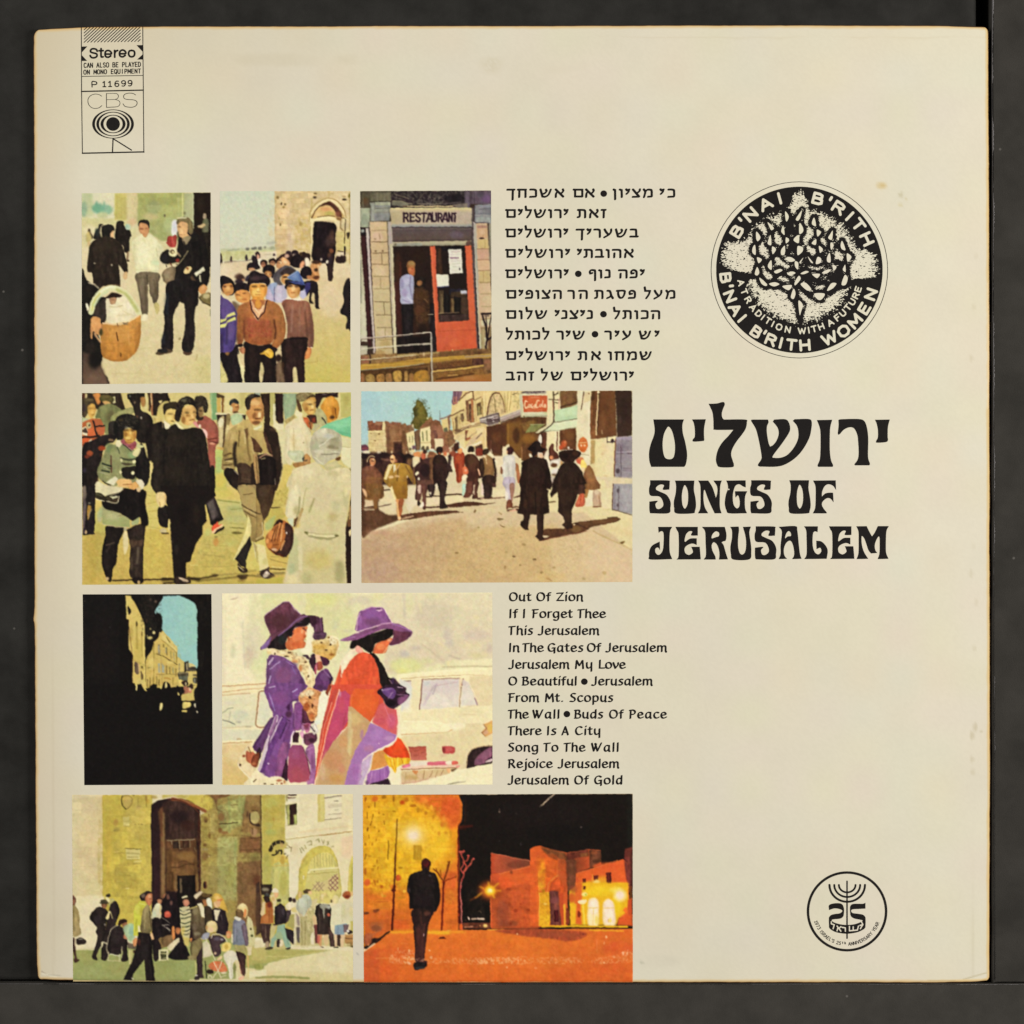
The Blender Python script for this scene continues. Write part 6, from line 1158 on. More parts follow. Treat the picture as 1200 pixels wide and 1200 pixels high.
H 9d8f88 8d8078 ~2 370,400 90,-40 130,-30 0,130 -110,30 -110,-50;P 5a4a48 440,400 160,-20 10,60 -140,40;l c9bdb0 =12 380,420 70,-20;l d8d0c8 =10 ~2 470,400 60,-15;l e0d8d0 =8 ~2 510,410 70,-15;l b8a8a0 =8 ~2 480,380 80,-20;l d0c8c0 =7 ~2 500,395 20,-25;l 3a2a2a =9 ~2 370,405 220,-65;l 3a2a2a =10 ~2 595,340 10,100;l 3c2c30 =8 ~2 480,440 120,-30;l 44342e =8 ~2 380,450 90,20;E c8c0b8 530,438 14,7
P 9f8d84 ~2 600,390 250,-100 0,70 -230,80;l c2b5a8 =12 610,410 235,-90;l 4a3a34 =12 620,450 230,-80;l d8ccb0 =8 ~2 %9 600,385 250,-85
P 57381f 450,500 170,-40 240,-90 290,20 0,510 -290,0 -160,-200 -60,60 -20,90 -80,-10 -90,-100
H 4a2c1e 54331f ~8 450,500 230,-30 0,230 -40,40 -20,100 -120,-60 -50,-80;H 7a5426 6f4a24 ~10 690,460 170,-40 10,460 -90,-80 -30,-60 -60,-40;l 9a7030 =14 ~6 %8 700,470 0,230;E 8a5c28 ~20 %9 940,640 90,60;P 70522a ~6 840,470 160,-40 60,10 -160,120;l 8a6434 =10 ~5 840,470 160,-40;P 4a2e1a ~5 1040,390 110,0 0,70 -100,-10;E 3e2416 ~10 %8 800,600 40,90;E 5a4030 ~5 %8 545,650 16,24;E 6a4024 ~14 %6 570,620 60,60;P 7a7a48 970,475 170,-5 -120,90 -120,10;l a8a878 =8 960,475 180,-5;l 3a2614 =12 ~4 620,720 10,120
P c9c4a4 ~2 835,120 40,-5 10,275 -35,-5;l a8a488 =7 ~2 850,130 10,250
P b5512c ~2 870,132 295,3 3,190 -283,3;P bf5c34 ~6 %8 900,150 250,0 0,150 -250,0;P 9a4020 ~4 %5 875,135 65,0 -40,185 -15,0
L e8c8a0 =13 ~2 925,200 -20,-5 -10,45 10,35 25,-10;L e8c8a0 =10 ~2 945,240 -5,25 20,0 -2,-25 -13,-2;L e8c8a0 =10 ~2 985,235 -13,15 8,20 15,-8;L e8c8a0 =10 ~2 1015,240 -13,22 16,6 2,-28 5,28;L e8c8a0 =13 ~2 1065,195 -20,0 -15,45 5,35 27,-7;L e8c8a0 =10 ~2 1075,245 0,23 17,-6 -4,-22 -13,3;L e8c8a0 =10 ~2 1110,190 -7,50 5,28;L e8c8a0 =10 ~2 1130,240 -8,22 13,6 5,-28 3,30;L e8c8a0 =7 ~2 %9 900,285 50,-10 50,5 40,2;l e0b890 =7 ~2 %7 970,155 100,0;l d89870 =6 ~2 %7 930,305 170,0
P b9b898 885,335 285,-5 0,40 -270,20;l d4d0b0 =9 890,345 275,-3;l 6a6a50 =8 890,385 210,-10 60,-3;E b8c090 ~4 1150,340 30,14
P d0c8a0 ~2 1020,570 180,-110 0,30 -150,85;P b0c8a8 1110,560 90,-60 0,40;l 5a4430 =7 ~2 1020,580 100,-10 80,-25
P 4d2c1e ~4 1090,580 70,-10 0,290 -60,-10;E d5d0c0 1078,650 20,60;E c0b8a0 ~4 1075,720 16,14
S cdb888 ~4 60,620 140,-40 20,60 -120,20;P c9ae88 260,640 130,-80 10,40 -130,120 -70,20;l 6a5440 =12 330,640 65,-70;l a08868 =12 250,620 110,-80;P d8caa4 0,750 110,-90 5,20 -95,80;P d5c8a4 200,740 190,-80 0,30 -100,30 10,20 -100,30;P e0d4b4 290,710 95,-40 0,20 -65,30;P c8ac78 415,470 35,10 5,260 -35,10;l e0d0a0 =9 ~2 430,520 5,220;P d8c494 330,520 90,-20 -5,60 -75,20;P 4a2a20 ~4 320,730 80,-30 10,140 -80,0;P 5a3020 200,540 40,0 -30,70;P d8c894 130,660 60,-20 10,90 -60,10;P 3a2018 ~4 70,700 60,-20 0,100 -60,10;S 8a4a30 ~4 200,640 60,-20 0,20 -50,20;l 6a4030 =14 ~4 210,560 0,100;P 7a5a3c ~4 0,590 60,-10 0,140 -60,20;T 4a2c20 ^2 !.5 ~4 %6 0,590 60,-10 0,140 -60,20;E d8c8a0 ~4 150,720 20,20
P d8c8a4 ~4 540,840 100,0 0,320 -80,0;P dccea8 ~4 640,730 50,10 -10,90 -40,20
l 6a4030 =9 500,660 0,140;E d8d0b0 505,800 6,40
@ 630 450 10
P d8cba0 ~2 110,80 160,-5 -10,225 -60,20 -40,160 -50,0;l 4a3a28 =16 ~2 185,90 5,350;l 5a4430 =10 130,180 110,5;L 4a3a28 =8 260,90 5,60 -25,70 -40,-10;l 6a5a3c =9 240,90 -50,50;l d0a088 =10 250,170 0,120;l 8d4a3c =8 180,200 0,100;l 4a3624 =9 190,130 50,-20
P 64442a 265,80 200,-5 0,160 -195,65;T 8a6a3c ^3 !.5 ~5 %8 270,80 190,0 0,150 -180,40;l 3a2416 =12 270,270 190,-60
P aec49c ~2 200,310 265,-65 0,160 -260,35;P bccfa8 ~6 %8 240,310 220,-50 0,90 -220,40;l 4a4a34 =8 ~2 200,450 260,-45;P c9d0ac ~2 60,550 120,-90 285,-45 -5,75 -200,40;l 8a9a7c =7 ~2 60,555 200,-15 200,-40;l d8d8b8 =8 ~2 170,470 290,-50;L 3a2c20 =12 ~2 185,330 0,110 -55,60 -90,70;P cfc8a0 ~2 0,560 110,-80 50,-10 10,-130 -40,0 -5,130 -125,70
P 5f3a22 255,540 195,-30 5,260 -195,0;E 6f4a28 ~14 %7 370,600 60,50;P d8cca0 110,560 85,-10 5,230 -100,-20;l d8d0a8 =12 ~2 208,560 0,200;l d4c49c =12 ~2 246,550 0,240;l 5a3020 =12 228,560 0,220;E b85430 ~5 310,700 34,40;E c8784c ~4 320,680 14,18;E a84828 ~4 275,740 24,30
H d3c9a6 d8ceb0 ~2 470,75 160,0 -20,565 -5,320 -15,40 -120,-220 -10,-300;P d4ccae ~4 500,90 120,-10 -10,120 -90,0;P 5a4230 530,90 15,0 -25,200 -15,20;l 8a7a58 =6 ~2 500,820 100,10;E d0c4a4 ~10 %8 560,400 30,90;P cbbb90 550,90 80,-5 -2,105 -88,30;E 7a5a38 595,110 12,8
E c2642e 530,710 57,90;E cc7840 ~5 %8 530,680 36,40;l e0b080 =8 ~2 490,690 80,-5;l e8c8a0 =18 505,715 5,5;l e8c8a0 =18 545,720 7,2;l b05424 =8 ~2 510,670 40,-2;E b85a28 ~4 530,770 36,18
P 5d3a22 ~2 630,80 275,-5 20,535 -85,10 -220,30 -8,-250;H 5a3820 6a4427 ~6 720,80 185,0 10,520 -195,10;P 6d4426 ~4 620,200 60,-20 0,460 -65,10;E 7a5030 ~14 %6 760,460 40,140;l 4a2e1a =20 ~6 %8 660,90 -10,390;E 4d301c ~10 %6 800,270 40,30
l d8c090 =15 ~2 708,90 -3,170 -15,140 -6,190;l 3a2416 =8 ~2 722,110 -7,180 -15,290;E e0d0a8 712,95 14,14;l c8b080 =8 ~2 %8 752,540 3,40;l 3a2416 =8 ~2 690,120 30,-10
V 35241c 3a2920 ~2 905,75 200,0 3,525 -178,20 -10,-320;E 2c1e18 ~20 %6 1010,300 60,120;E 4a3830 ~10 %7 960,420 20,60
P cfbf8e ~2 620,650 295,-35 -20,635 -245,0 -40,-310;H d4c694 d6c8a2 ~4 680,650 210,-20 -10,620 -140,0 -80,-290;P 9d8150 ~4 625,660 45,0 -5,260 -45,20;E d8c494 ~10 %8 760,750 40,60;E c4a878 ~5 %8 760,820 18,14;E c0a878 ~4 %7 800,1080 30,10;l a88858 =7 %8 640,650 20,250
P e0d4a8 820,625 90,-5 -5,60 -75,10;l 3a2830 =12 ~2 820,680 285,-20;l b0a8a8 =9 ~2 880,665 100,-3;l 4a3434 =9 ~2 815,620 0,70;E 3a2828 875,665 18,24
V 8a7f86 928c90 ~2 915,625 193,-20 0,645 -223,0;P 9a8fa0 ~4 920,620 185,-10 0,40 -175,10;P 7a6e78 ~4 930,700 70,0 0,100 -70,0;l 5a4c54 =10 ~2 930,810 175,5;l b0a4b0 =8 ~2 930,795 175,0;l 6a5c66 =9 ~2 1000,985 105,5;l 6a5c66 =8 ~2 1000,1010 105,5;l 5a4c58 =10 975,720 5,530;T 6a6070 ^3 !.55 ~4 %8 930,700 175,0 0,550 -205,0;E 4a3c44 ~4 940,1020 24,30;E 5a4a58 ~5 965,1120 18,40;l 6a3c2c =12 ~2 912,650 -22,590;T b0a8b0 ^3 !.6 ~4 %6 990,830 115,0 0,420 -115,0
@ 630 570 10
@ 415 570 10
V cfc1a0 c9b78e ~6 80,-230 3180,130 0,500 -3180,0
@ 630 570 10
V d6c99a cfc194 ~5 400,-10 380,-70 100,340 232,80 0,420 -512,-250 -200,-80 -300,-110 -40,-320;l cdb98a =60 ~20 %7 620,420 480,140
S b09478 650,60 40,-20 45,30 5,80 -5,90 -75,5 -15,-45;l 7a5038 =14 650,240 85,-5;E c9b598 ~4 690,70 30,26;l 8d6a4c =10 ~4 720,110 10,110;E 8d7a50 ~4 805,70 20,12;T a89460 ^2 !.6 %7 740,200 120,0 0,70 -120,0;P d9d0b0 ~4 560,40 90,-10 -10,200 -80,0;P d4c8a0 740,40 135,-40 -5,265 -120,-15
@ 415 570 10
V c9b490 c0a67c ~8 80,560 320,-80 300,-100 600,-80 1400,0 562,460 0,375 -3182,0
H b39274 c2a678 ~30 80,620 1220,-270 100,785 -1320,0;E b0907c ~40 %8 300,1000 240,130;E bb9c80 ~30 %8 400,680 200,60;V c4a874 c2a472 ~20 %8 1200,500 1200,-50 -100,685 -1300,0;H c8b184 cbb392 ~20 2300,600 450,-80 512,220 0,395 -962,0;E cdb694 ~40 %7 2900,850 200,140;E caaf76 ~30 %7 2300,1060 200,60
T a88a62 ^3 !.55 ~6 %5 90,600 1210,-220 200,750 -1410,0;T d0ba8a ^4 !.55 ~6 %4 90,600 2510,-200 0,730 -2510,0;T 9c805a ^1.5 !.66 ~2 %5 90,640 2310,-240 0,730 -2310,0
l c9b48c =12 ~4 %9 1400,240 900,-10
@ 525 570 10
S 6a5030 300,300 20,-30 10,20 -20,20;S 8a7448 580,295 50,30 -15,5;S 7a6440 570,380 20,-15 60,15 -50,15;S 6d5634 600,445 65,25 -15,10;E a08858 ~4 355,480 14,10;E 8a7044 ~4 100,780 22,10;E 7a6040 770,818 20,12;E a08858 ~4 885,680 26,14;E 7a6240 1010,850 24,14;E 9a8050 ~4 670,950 12,24;E 8a7044 ~4 845,920 12,12;E 8a7044 ~4 1090,1010 16,12;l a88450 =12 ~4 1150,1070 50,30;E a89060 ~4 740,610 12,6;E a89060 ~4 850,590 20,8;E a08858 ~4 680,770 18,8;E a89060 ~4 530,785 14,6;E b09868 ~4 640,555 24,8;E b09868 ~4 720,1030 16,8
@ 630 570 10
l a88458 =10 ~4 110,1070 60,40;E a08858 ~4 190,950 20,10;E a08858 ~4 40,1010 14,8;l b09864 =12 ~4 %9 650,520 130,70 180,80;l b59c68 =10 ~4 %8 960,670 150,80;S 6a4a28 965,655 55,-15 -10,25 -25,5;l e0d09c =10 1010,670 50,20;E b09868 ~4 780,1010 24,20;E b0986c ~5 540,1080 20,16
@ 630 570 10
H 908a90 9c999b ~2 880,-30 232,0 0,355 -162,-40 -78,-15;l 5f5258 =9 ~2 950,0 -5,280;E 4f4248 ~4 940,50 16,26;E 5a4a50 ~4 935,220 14,20;l 7a7078 =12 905,0 -10,270;l 4a3a30 =9 ~2 870,270 80,20 162,45;l 5a3c30 =10 ~2 882,-30 -10,290;P a5a0a4 ~6 %8 980,0 120,0 0,280 -120,-10;T 7d777c ^3 !.56 ~5 %6 970,0 140,0 0,320 -140,-40
@ 415 570 10
U 4a3020 5a3c28 ~8 80,60 160,50 60,70 60,140 200,20 -60,60 -200,80 -120,60 -90,50 -10,-290
E b58a70 ~20 %7 300,540 160,26;P d0bb98 ~8 110,150 110,0 10,80 -120,40;l 4a3424 =12 120,245 180,-20 120,-20
l d8cca8 =10 130,275 100,-10;P d4c5a0 ~5 280,170 200,20 10,120 -90,10 -110,-40;l 5a4030 =12 ~4 280,240 150,-35
P d8c8a0 ~4 330,60 130,-10 30,150 -190,-30;l 3a281c =14 ~4 330,45 110,-15;P d5c8a8 ~5 620,0 100,0 20,200 -100,110 -40,-110
S 5a3826 560,330 140,-20 260,-25 340,15 -70,5 -330,40 -340,50 -60,-15;P d8b890 550,375 140,-35 10,10 -140,35;l 3c281c =14 850,120 150,-10 200,-20 80,5;l 3a2018 =16 830,240 70,5 200,-15
P d8c8a4 ~4 840,130 160,-10 10,80 -170,30;P d0c2a0 ~4 1080,20 220,-20 0,90 -210,0
@ 525 570 10
S 4a2c1e -90,235 90,-25 190,-30 140,0 90,20 150,-15 -150,30 -240,20 -240,20;S 4d2e20 -160,300 160,-20 140,5 -120,15
l 442a1c =16 -50,100 200,-10;l 5a3828 =22 350,145 170,-15 160,-10;l 4a2e20 =9 500,90 150,-2;S 4a2a1c 770,125 80,-30 10,15 -80,22;l 54301f =14 750,245 100,-10;l 5a382a =24 ~4 700,280 130,-10;P d8a888 710,285 80,-25 10,30 -70,5
P d8cca4 ~4 520,40 150,-20 0,100 -150,10;P cdbf98 770,-60 80,40 -10,120 -80,10;P d8caa2 ~4 -60,120 230,-10 10,60 -200,30
@ 630 570 10
U 5a3c24 4d3020 ~2 70,505 230,-15 140,-70 360,-40 80,-25 80,20 0,20 -80,30 -240,50 -50,25 -110,50 -180,25 -180,45 -110,15;E 7a5a34 ~8 %8 450,500 60,40;P d8c8a0 60,575 80,5 -30,20 -50,0;l 3a241a =9 440,430 150,70;E 6a4a2c ~8 %7 750,410 120,20;l 4a3220 =12 820,365 110,-3;E d8c8a0 425,445 14,10;l 7a4030 =8 %7 30,632 270,-52 280,-60
@ 415 450 10
P 35211c ~8 85,800 215,0 380,30 280,70 0,160 -260,120 -610,0
T 5a3a30 ^3 !.55 ~4 %8 90,800 610,0 0,200 -610,0;E 1e1416 ~6 120,840 34,40;E 2a1a1c ~5 %9 290,860 60,60;S d8d0b0 ~4 100,790 60,-10 20,30 -70,0;E d8ccac ~5 290,800 24,14;S 6a4a3c ~4 320,870 80,10 0,20 -80,-10;E 2a1a18 ~5 350,830 60,30;E d0b890 ~4 440,800 10,14;E d0b890 ~4 610,800 9,14
S 221614 ~4 470,850 50,-60 80,60 -10,80 -90,0;S 241814 ~4 590,850 50,-35 50,45 -10,40 -50,30;S 6a4a30 ~5 620,880 60,0 -20,80 -30,0
S c8844c ~4 690,820 30,-30 50,10 5,50 -45,10;S d9c8a0 ~4 690,860 70,-10 10,50 -30,60 -50,0;E d8b080 ~4 800,800 30,20;S a8553c ~4 780,830 50,-50 10,80 -40,20;E 3a241c ~4 830,790 24,24;S 8d5c3c ~4 860,830 60,-40 50,40 -10,50 -90,0;E d8d0b8 915,768 24,12;E 7a4c34 ~4 900,810 30,24;E e0d4b8 ~4 680,740 16,20;E 6a5058 ~4 700,740 24,24;E a86a4c ~4 1120,830 30,30;E d8c8a8 ~4 1090,840 10,24;E c8b090 ~4 1130,780 14,40;E a84c34 ~5 1150,810 30,20;S d8c8b0 ~4 1110,910 20,10 30,60 -30,20;S b0603c ~5 1040,800 40,-10 10,40 -40,10
@ 525 450 10
E 8a4a34 ~4 60,820 40,30;E 2a1a18 ~5 20,860 20,40;S 2c201c ~4 0,870 30,10 -10,130 -20,0;E d8c8a8 40,960 16,24;E d0bc98 0,820 14,20;S 7a3020 ~4 330,760 70,0 10,70 -80,0
@ 415 450 10
S 3a241c 150,870 50,-30 50,20 20,70 -20,50 -60,10;L c8b080 =9 ~2 150,910 10,-40 40,-35 40,15;S b57a50 180,880 40,-15 30,25 -5,50 -35,20 -25,-30;E d8b888 ~4 225,890 14,16;E e0b890 ~4 200,970 16,24;E 5a3424 %8 215,900 24,8
U 6a4030 7a542c ~4 85,1010 95,-50 80,20 80,120 -20,80 20,150 -250,0;E 7a5030 ~10 %7 200,1140 60,50;E 8a5c48 ~6 %6 140,1000 40,14;l 8a6034 =10 ~4 %8 140,1100 180,10;E 6a4034 ~8 %7 120,1080 24,50
@ 415 570 10
S 6f4c28 110,-20 220,0 0,150 -50,20 -10,100 -40,0 -10,-110 -70,-10;P 5a3824 ~4 80,-20 50,20 -10,250 -40,50;E 4a3020 ~6 100,100 20,90;l 5a3a28 =20 ~4 100,100 10,140;l 7d5430 =24 ~4 %8 250,110 5,130;E 7a5a34 ~8 %7 260,60 40,40
S c8a078 ~4 90,30 40,10 20,70 -20,10
@ 415 450 10
S 2c1816 430,860 30,-50 70,20 60,50 -30,60 -80,-10;S d0a06c 420,850 30,-25 30,35 0,50 -30,20 -30,-30;E e8c898 440,850 14,16;E 5a3020 440,880 20,8;E a86c48 ~5 490,900 16,24
U a07c34 8d6528 340,1100 60,-150 50,-20 150,0 80,70 40,150 -30,20 -70,-90 0,240 -140,0 -20,-80 -80,-60
P d9c890 345,1110 55,-160 60,-20 -40,90 -40,100;l e0d09c =12 420,950 -50,130;P d8d0b0 455,950 25,-10 10,60 -30,40;l c9a880 =9 530,940 -40,70;E d8b888 ~4 430,1090 30,16;E e8d0a8 ~4 620,1085 10,16;E a47c30 ~14 %7 540,1080 50,80;l 5a3c1c =12 ~4 510,1000 -10,200;l 6d4a20 =12 ~4 600,960 60,100;E 7a5424 ~10 %6 600,1160 30,90;E d0a878 ~4 500,1080 30,12
@ 415 570 10
V 9a7028 8a5f24 450,-60 165,0 5,200 -130,15 -20,-95;P e0d09c 420,20 20,-30 50,160 -30,0;l d8c080 =12 470,90 20,60;S c08850 ~2 490,165 30,-5 20,130 5,90 -35,0;S 8d5030 ~2 520,160 60,-10 -10,90 -20,100 -20,-10;l e8c898 =7 ~2 495,180 25,190;S d8b080 510,350 35,5 3,30 -33,-3;E 7a5424 ~8 %7 580,40 24,60
@ 415 450 10
S d5c8a0 690,900 50,0 40,60 -20,30 -60,-20;S 3a2420 ~4 700,990 100,-100 140,-10 20,270 -60,70 -160,0 -20,-120;S 5a3c28 ~4 880,900 60,-20 -10,270 -40,10;S d8cca8 710,1050 30,-30 20,20 -30,30;E 2a1a1a ~8 830,1010 60,80;l 6a4634 =14 ~4 700,980 -10,180;E e0d8c0 760,1110 12,20;P 5a3c30 ~4 730,1130 190,-10 -20,120 -160,0
@ 415 570 10
S 5a3830 ~2 710,130 30,-150 110,0 -10,170 -5,90 -25,0 -10,-90 -10,-90 -10,90 -40,10;S b8a090 740,0 40,-20 0,80 -30,20;E 2a1a14 755,195 18,34;S d8ccb8 760,235 40,-55 15,20 -15,40;E 4a2c24 820,250 20,26;l 6a4838 =22 %8 815,0 -3,130;S 2c1e1c ~2 860,-20 85,0 -5,80 -20,60 -30,0 -20,-60;P d8ccb0 870,70 35,-10 -10,40
@ 415 450 10
S 241613 ~2 960,770 15,-30 45,-5 20,25 -10,40 -30,20 -30,-10;S 2a1a16 ~2 930,860 60,-40 70,30 40,90 20,70 -40,110 0,80 -100,0 -50,-50 -10,-190;E 3a2620 ~14 %7 1000,960 50,60;E 8a5034 1000,810 20,12;l d8c0a0 =9 ~2 1125,1000 15,20;E 3a2a1c ~8 %7 970,900 30,30;S 30201c 1080,940 50,20 20,70 -50,-10
@ 415 570 10
S 241815 ~2 960,-60 130,0 -10,100 -20,110 20,70 30,20 -90,25 -20,-25 5,-110 -15,-100;E 3a2824 ~8 %7 1030,40 30,60;l d8b898 =8 ~2 1095,240 30,10;P d8ccb0 945,-20 20,-20 20,40 -25,40
@ 525 450 10
S 8d3820 60,860 50,-60 70,0 20,100 -20,140 -20,90 -30,30 -30,-20 -10,-100;E a84c2c ~6 120,870 40,30;E 7a2c1a ~8 %7 110,980 20,60;S c88a54 110,780 30,-30 25,20 -10,40 -35,0;l 6a2818 =14 ~4 100,940 20,200;l b0583c =10 ~4 150,900 0,100;E 9a4428 ~5 %8 150,1040 16,60
S 241712 ~2 230,770 20,-40 50,5 10,45 -30,20 -40,0;S d8c8a0 215,815 45,-15 40,15 -10,15 -70,0;S 44281c 190,870 30,-45 80,0 50,45 40,90 0,130 -40,20 -20,90 -100,0 -20,-200;E 543826 ~14 %8 280,900 60,50;l 2c1a14 =12 ~4 %8 330,960 10,120;E 3a201a ~10 %7 280,1080 50,60;S d8a888 345,990 20,10 15,70 -20,-10
S c86a44 170,980 40,-10 30,50 -20,40 -50,-10;E e0a080 ~4 205,1010 16,16;S e0d0b0 165,1080 35,-20 30,20 -40,50 -25,0;E c8c8a8 ~4 190,1150 24,20
@ 525 570 10
S a8c4b0 165,-20 55,0 -20,80 -30,50;S 5a3428 ~2 220,-50 80,0 -10,110 -50,70 -60,-5 20,-45;S 3a2018 ~2 290,-50 70,0 -20,110 5,75 -65,5 20,-80;P e0c8a8 ~2 295,-10 17,-20 -2,130 -10,0;S d8c0b0 390,-40 20,0 10,140 -30,-20;l 4a2c20 =8 ~2 240,80 60,10
@ 525 450 10
S 2a1c12 ~2 405,800 15,-40 50,0 10,40 -30,30 -35,0;S 7d5c38 400,880 30,-50 50,10 60,60 0,100 -20,80 -100,0 -20,-100;E 967048 ~10 %9 480,920 40,40;S 2c1c14 370,870 30,0 20,90 -10,120 -30,-10;S 2a1c14 520,880 30,0 20,120 -10,180 -30,-10 10,-170;E d8c8a0 430,850 20,16;l c8a878 =14 440,850 10,80;P d8d0b0 540,880 30,20 0,100;E e0c8a0 380,860 12,14
S 2c1c16 ~2 410,1080 120,-10 10,70 0,60 -120,0;P 35221c ~2 510,1140 50,40 0,30 -40,0;E 4a302c 545,1180 20,20
@ 525 570 10
S 2c1e1a ~2 420,-20 90,0 -5,140 -75,20 -15,-80;l 4a302c =8 ~2 350,140 80,-10;l d8b8a0 =9 ~2 380,140 40,5
@ 525 450 10
S 33191a ~2 685,790 5,-40 40,-15 35,30 -5,45 -40,20 -30,-15;E d8c8a0 710,715 10,16;E c8986c 690,800 8,20
S c4c0b4 ~2 640,860 60,-30 70,10 30,40 0,80 -20,100 0,50 -130,-10 -10,-60 10,-80;E d4d0c4 ~8 720,890 40,40;l a09c94 =14 ~5 %8 700,920 10,160;l e0dcd0 =10 ~4 660,900 0,180;l b0aca8 =10 ~4 %8 760,900 0,160;P d8d0bc 620,960 30,-40 0,140 -20,0;S 6a4430 620,970 20,20 0,60 -25,-10;S 8a5438 790,930 30,20 20,150 10,40 -30,20 -20,-100;E e0c8a8 845,1120 10,26
S b0a4b0 ~2 650,1100 130,0 -10,100 -110,10;E c0b4c4 ~6 700,1140 30,30;l 8a7c8c =8 720,1120 0,80
@ 525 570 10
S b4a8b0 ~2 660,-30 120,0 -10,90 -20,110 -10,60 -40,-50 -20,-120;S 8a6454 720,-20 60,0 -20,140 -20,60;P dcd4c4 ~2 670,30 30,60 0,90 -30,-40;S 6a3c28 ~2 690,180 30,-30 25,30 10,60 -45,10 -25,15;l d8d0c8 =8 ~2 690,20 15,110
@ 525 450 10
l d8cc9c =24 848,880 -3,270;l a87850 =8 860,740 5,140;P d0c098 780,850 60,20 -5,130 -35,-40;S 8a5838 790,930 35,30 20,170 -25,30 -20,-100
@ 630 450 10
S 4a281c 130,760 30,-60 30,10 0,60 50,60 0,70 -80,20 -30,-60;S d8ccb4 70,850 60,-80 0,130 30,60 -50,0;S c8c0b0 ~4 150,900 110,-20 -20,80 -90,0;E 5a3820 ~4 190,950 40,24;P d4ccc4 ~4 150,1000 90,-20 -20,80 -60,0;P b8a898 ~4 150,1080 50,10 -20,110 -40,0;E d89060 ~4 160,860 20,24;E e0d8c8 215,915 30,16;P e0d8c4 0,790 60,20 -10,50 -50,0;E 6a5038 ~5 190,1060 30,14
@ 525 450 10
S 1c120f ~2 930,760 30,-30 30,-40 50,-25 40,25 10,50 50,20 -40,40 -50,0 -10,30 -50,20 -10,-50;S d8ccb0 945,830 20,-20 25,40 -20,20;S c8a888 1060,820 30,-10 30,40 -50,20
U 241711 2a1a13 ~2 865,920 65,-40 60,-30 70,10 90,30 30,90 20,100 -10,150 -330,0 0,-230;E 32221a ~20 %7 1010,1000 70,100;l 170f0c =12 ~5 %8 1140,1000 10,200
@ 525 570 10
P 271811 ~2 850,-20 330,0 -10,120 15,210 -65,15 -5,175 -5,90 20,30 -45,20 -65,-55 25,-25 -5,-230 -80,-5 -25,155 10,30 -45,0 -60,-65 10,-30 30,-15 5,-70 -75,-20 30,-110;E 382519 ~16 %7 1020,120 60,100;E 30201a ~6 %7 930,360 24,50;E 34201c ~6 %7 1080,420 24,80;l 170f0b =10 ~4 1020,60 10,240;E 4a3020 ~6 %6 910,200 20,60
@ 630 450 10
S 281811 ~2 245,830 15,-40 70,-20 110,0 60,30 -10,50 -50,50 -60,20 -80,-10 -40,-30;E 43291c ~8 %9 440,810 40,30;E 1e120d ~8 320,840 40,40;l c8b8a8 =8 320,770 90,-2;E e0d8c8 360,745 10,14
S d8c8b0 430,900 50,-30 30,30 -60,30;S b8563c 450,890 40,-20 50,10 -20,60 -50,-10;S d8c068 500,920 30,-40 40,60 0,60 -40,20 -20,-40;E c88050 ~4 500,870 30,16;S d0b894 510,990 40,-10 -20,60
S 7a5230 550,1010 50,-60 50,60 30,90 40,70 0,60 -160,0 -20,-130;E 8d643c ~10 %8 610,1060 30,60;l 5a3a20 =12 ~4 %8 560,1100 40,120
S b8905c 260,900 30,10 10,30 -30,20
U 261912 2c1d15 ~2 220,1050 70,-120 90,-20 60,20 70,80 30,80 20,140 -370,0;E 34241c ~16 %7 400,1060 50,80;l 190f0b =12 ~5 %8 470,1040 20,160
@ 630 570 10
P 281a12 ~2 190,-40 370,0 -5,130 -85,0 -30,90 -40,100 -5,50 5,110 15,50 -75,10 -50,-50 10,-20 15,-10 -15,-70 -65,-60 10,-110 -15,-120 -70,70 -15,-40;E 35241a ~14 %7 330,100 60,80;E 3c281c ~6 %6 350,350 30,60;P 3a241c 470,-20 85,0 -5,110 -70,0
S 7a5230 560,-30 160,0 -5,45 -115,20 -50,105 10,-110;P 8a6438 555,30 45,10 -30,100 -20,-20
S b0563a ~2 490,90 55,5 5,105 -30,35 -80,0 20,-75;l 8d3a24 =10 510,100 -20,120;E c87050 ~4 480,190 16,24
E c8b890 120,30 16,10;S 6a5438 130,180 70,-10 10,10 -70,10;l 3a2c1c =9 ~2 110,20 40,10
""",
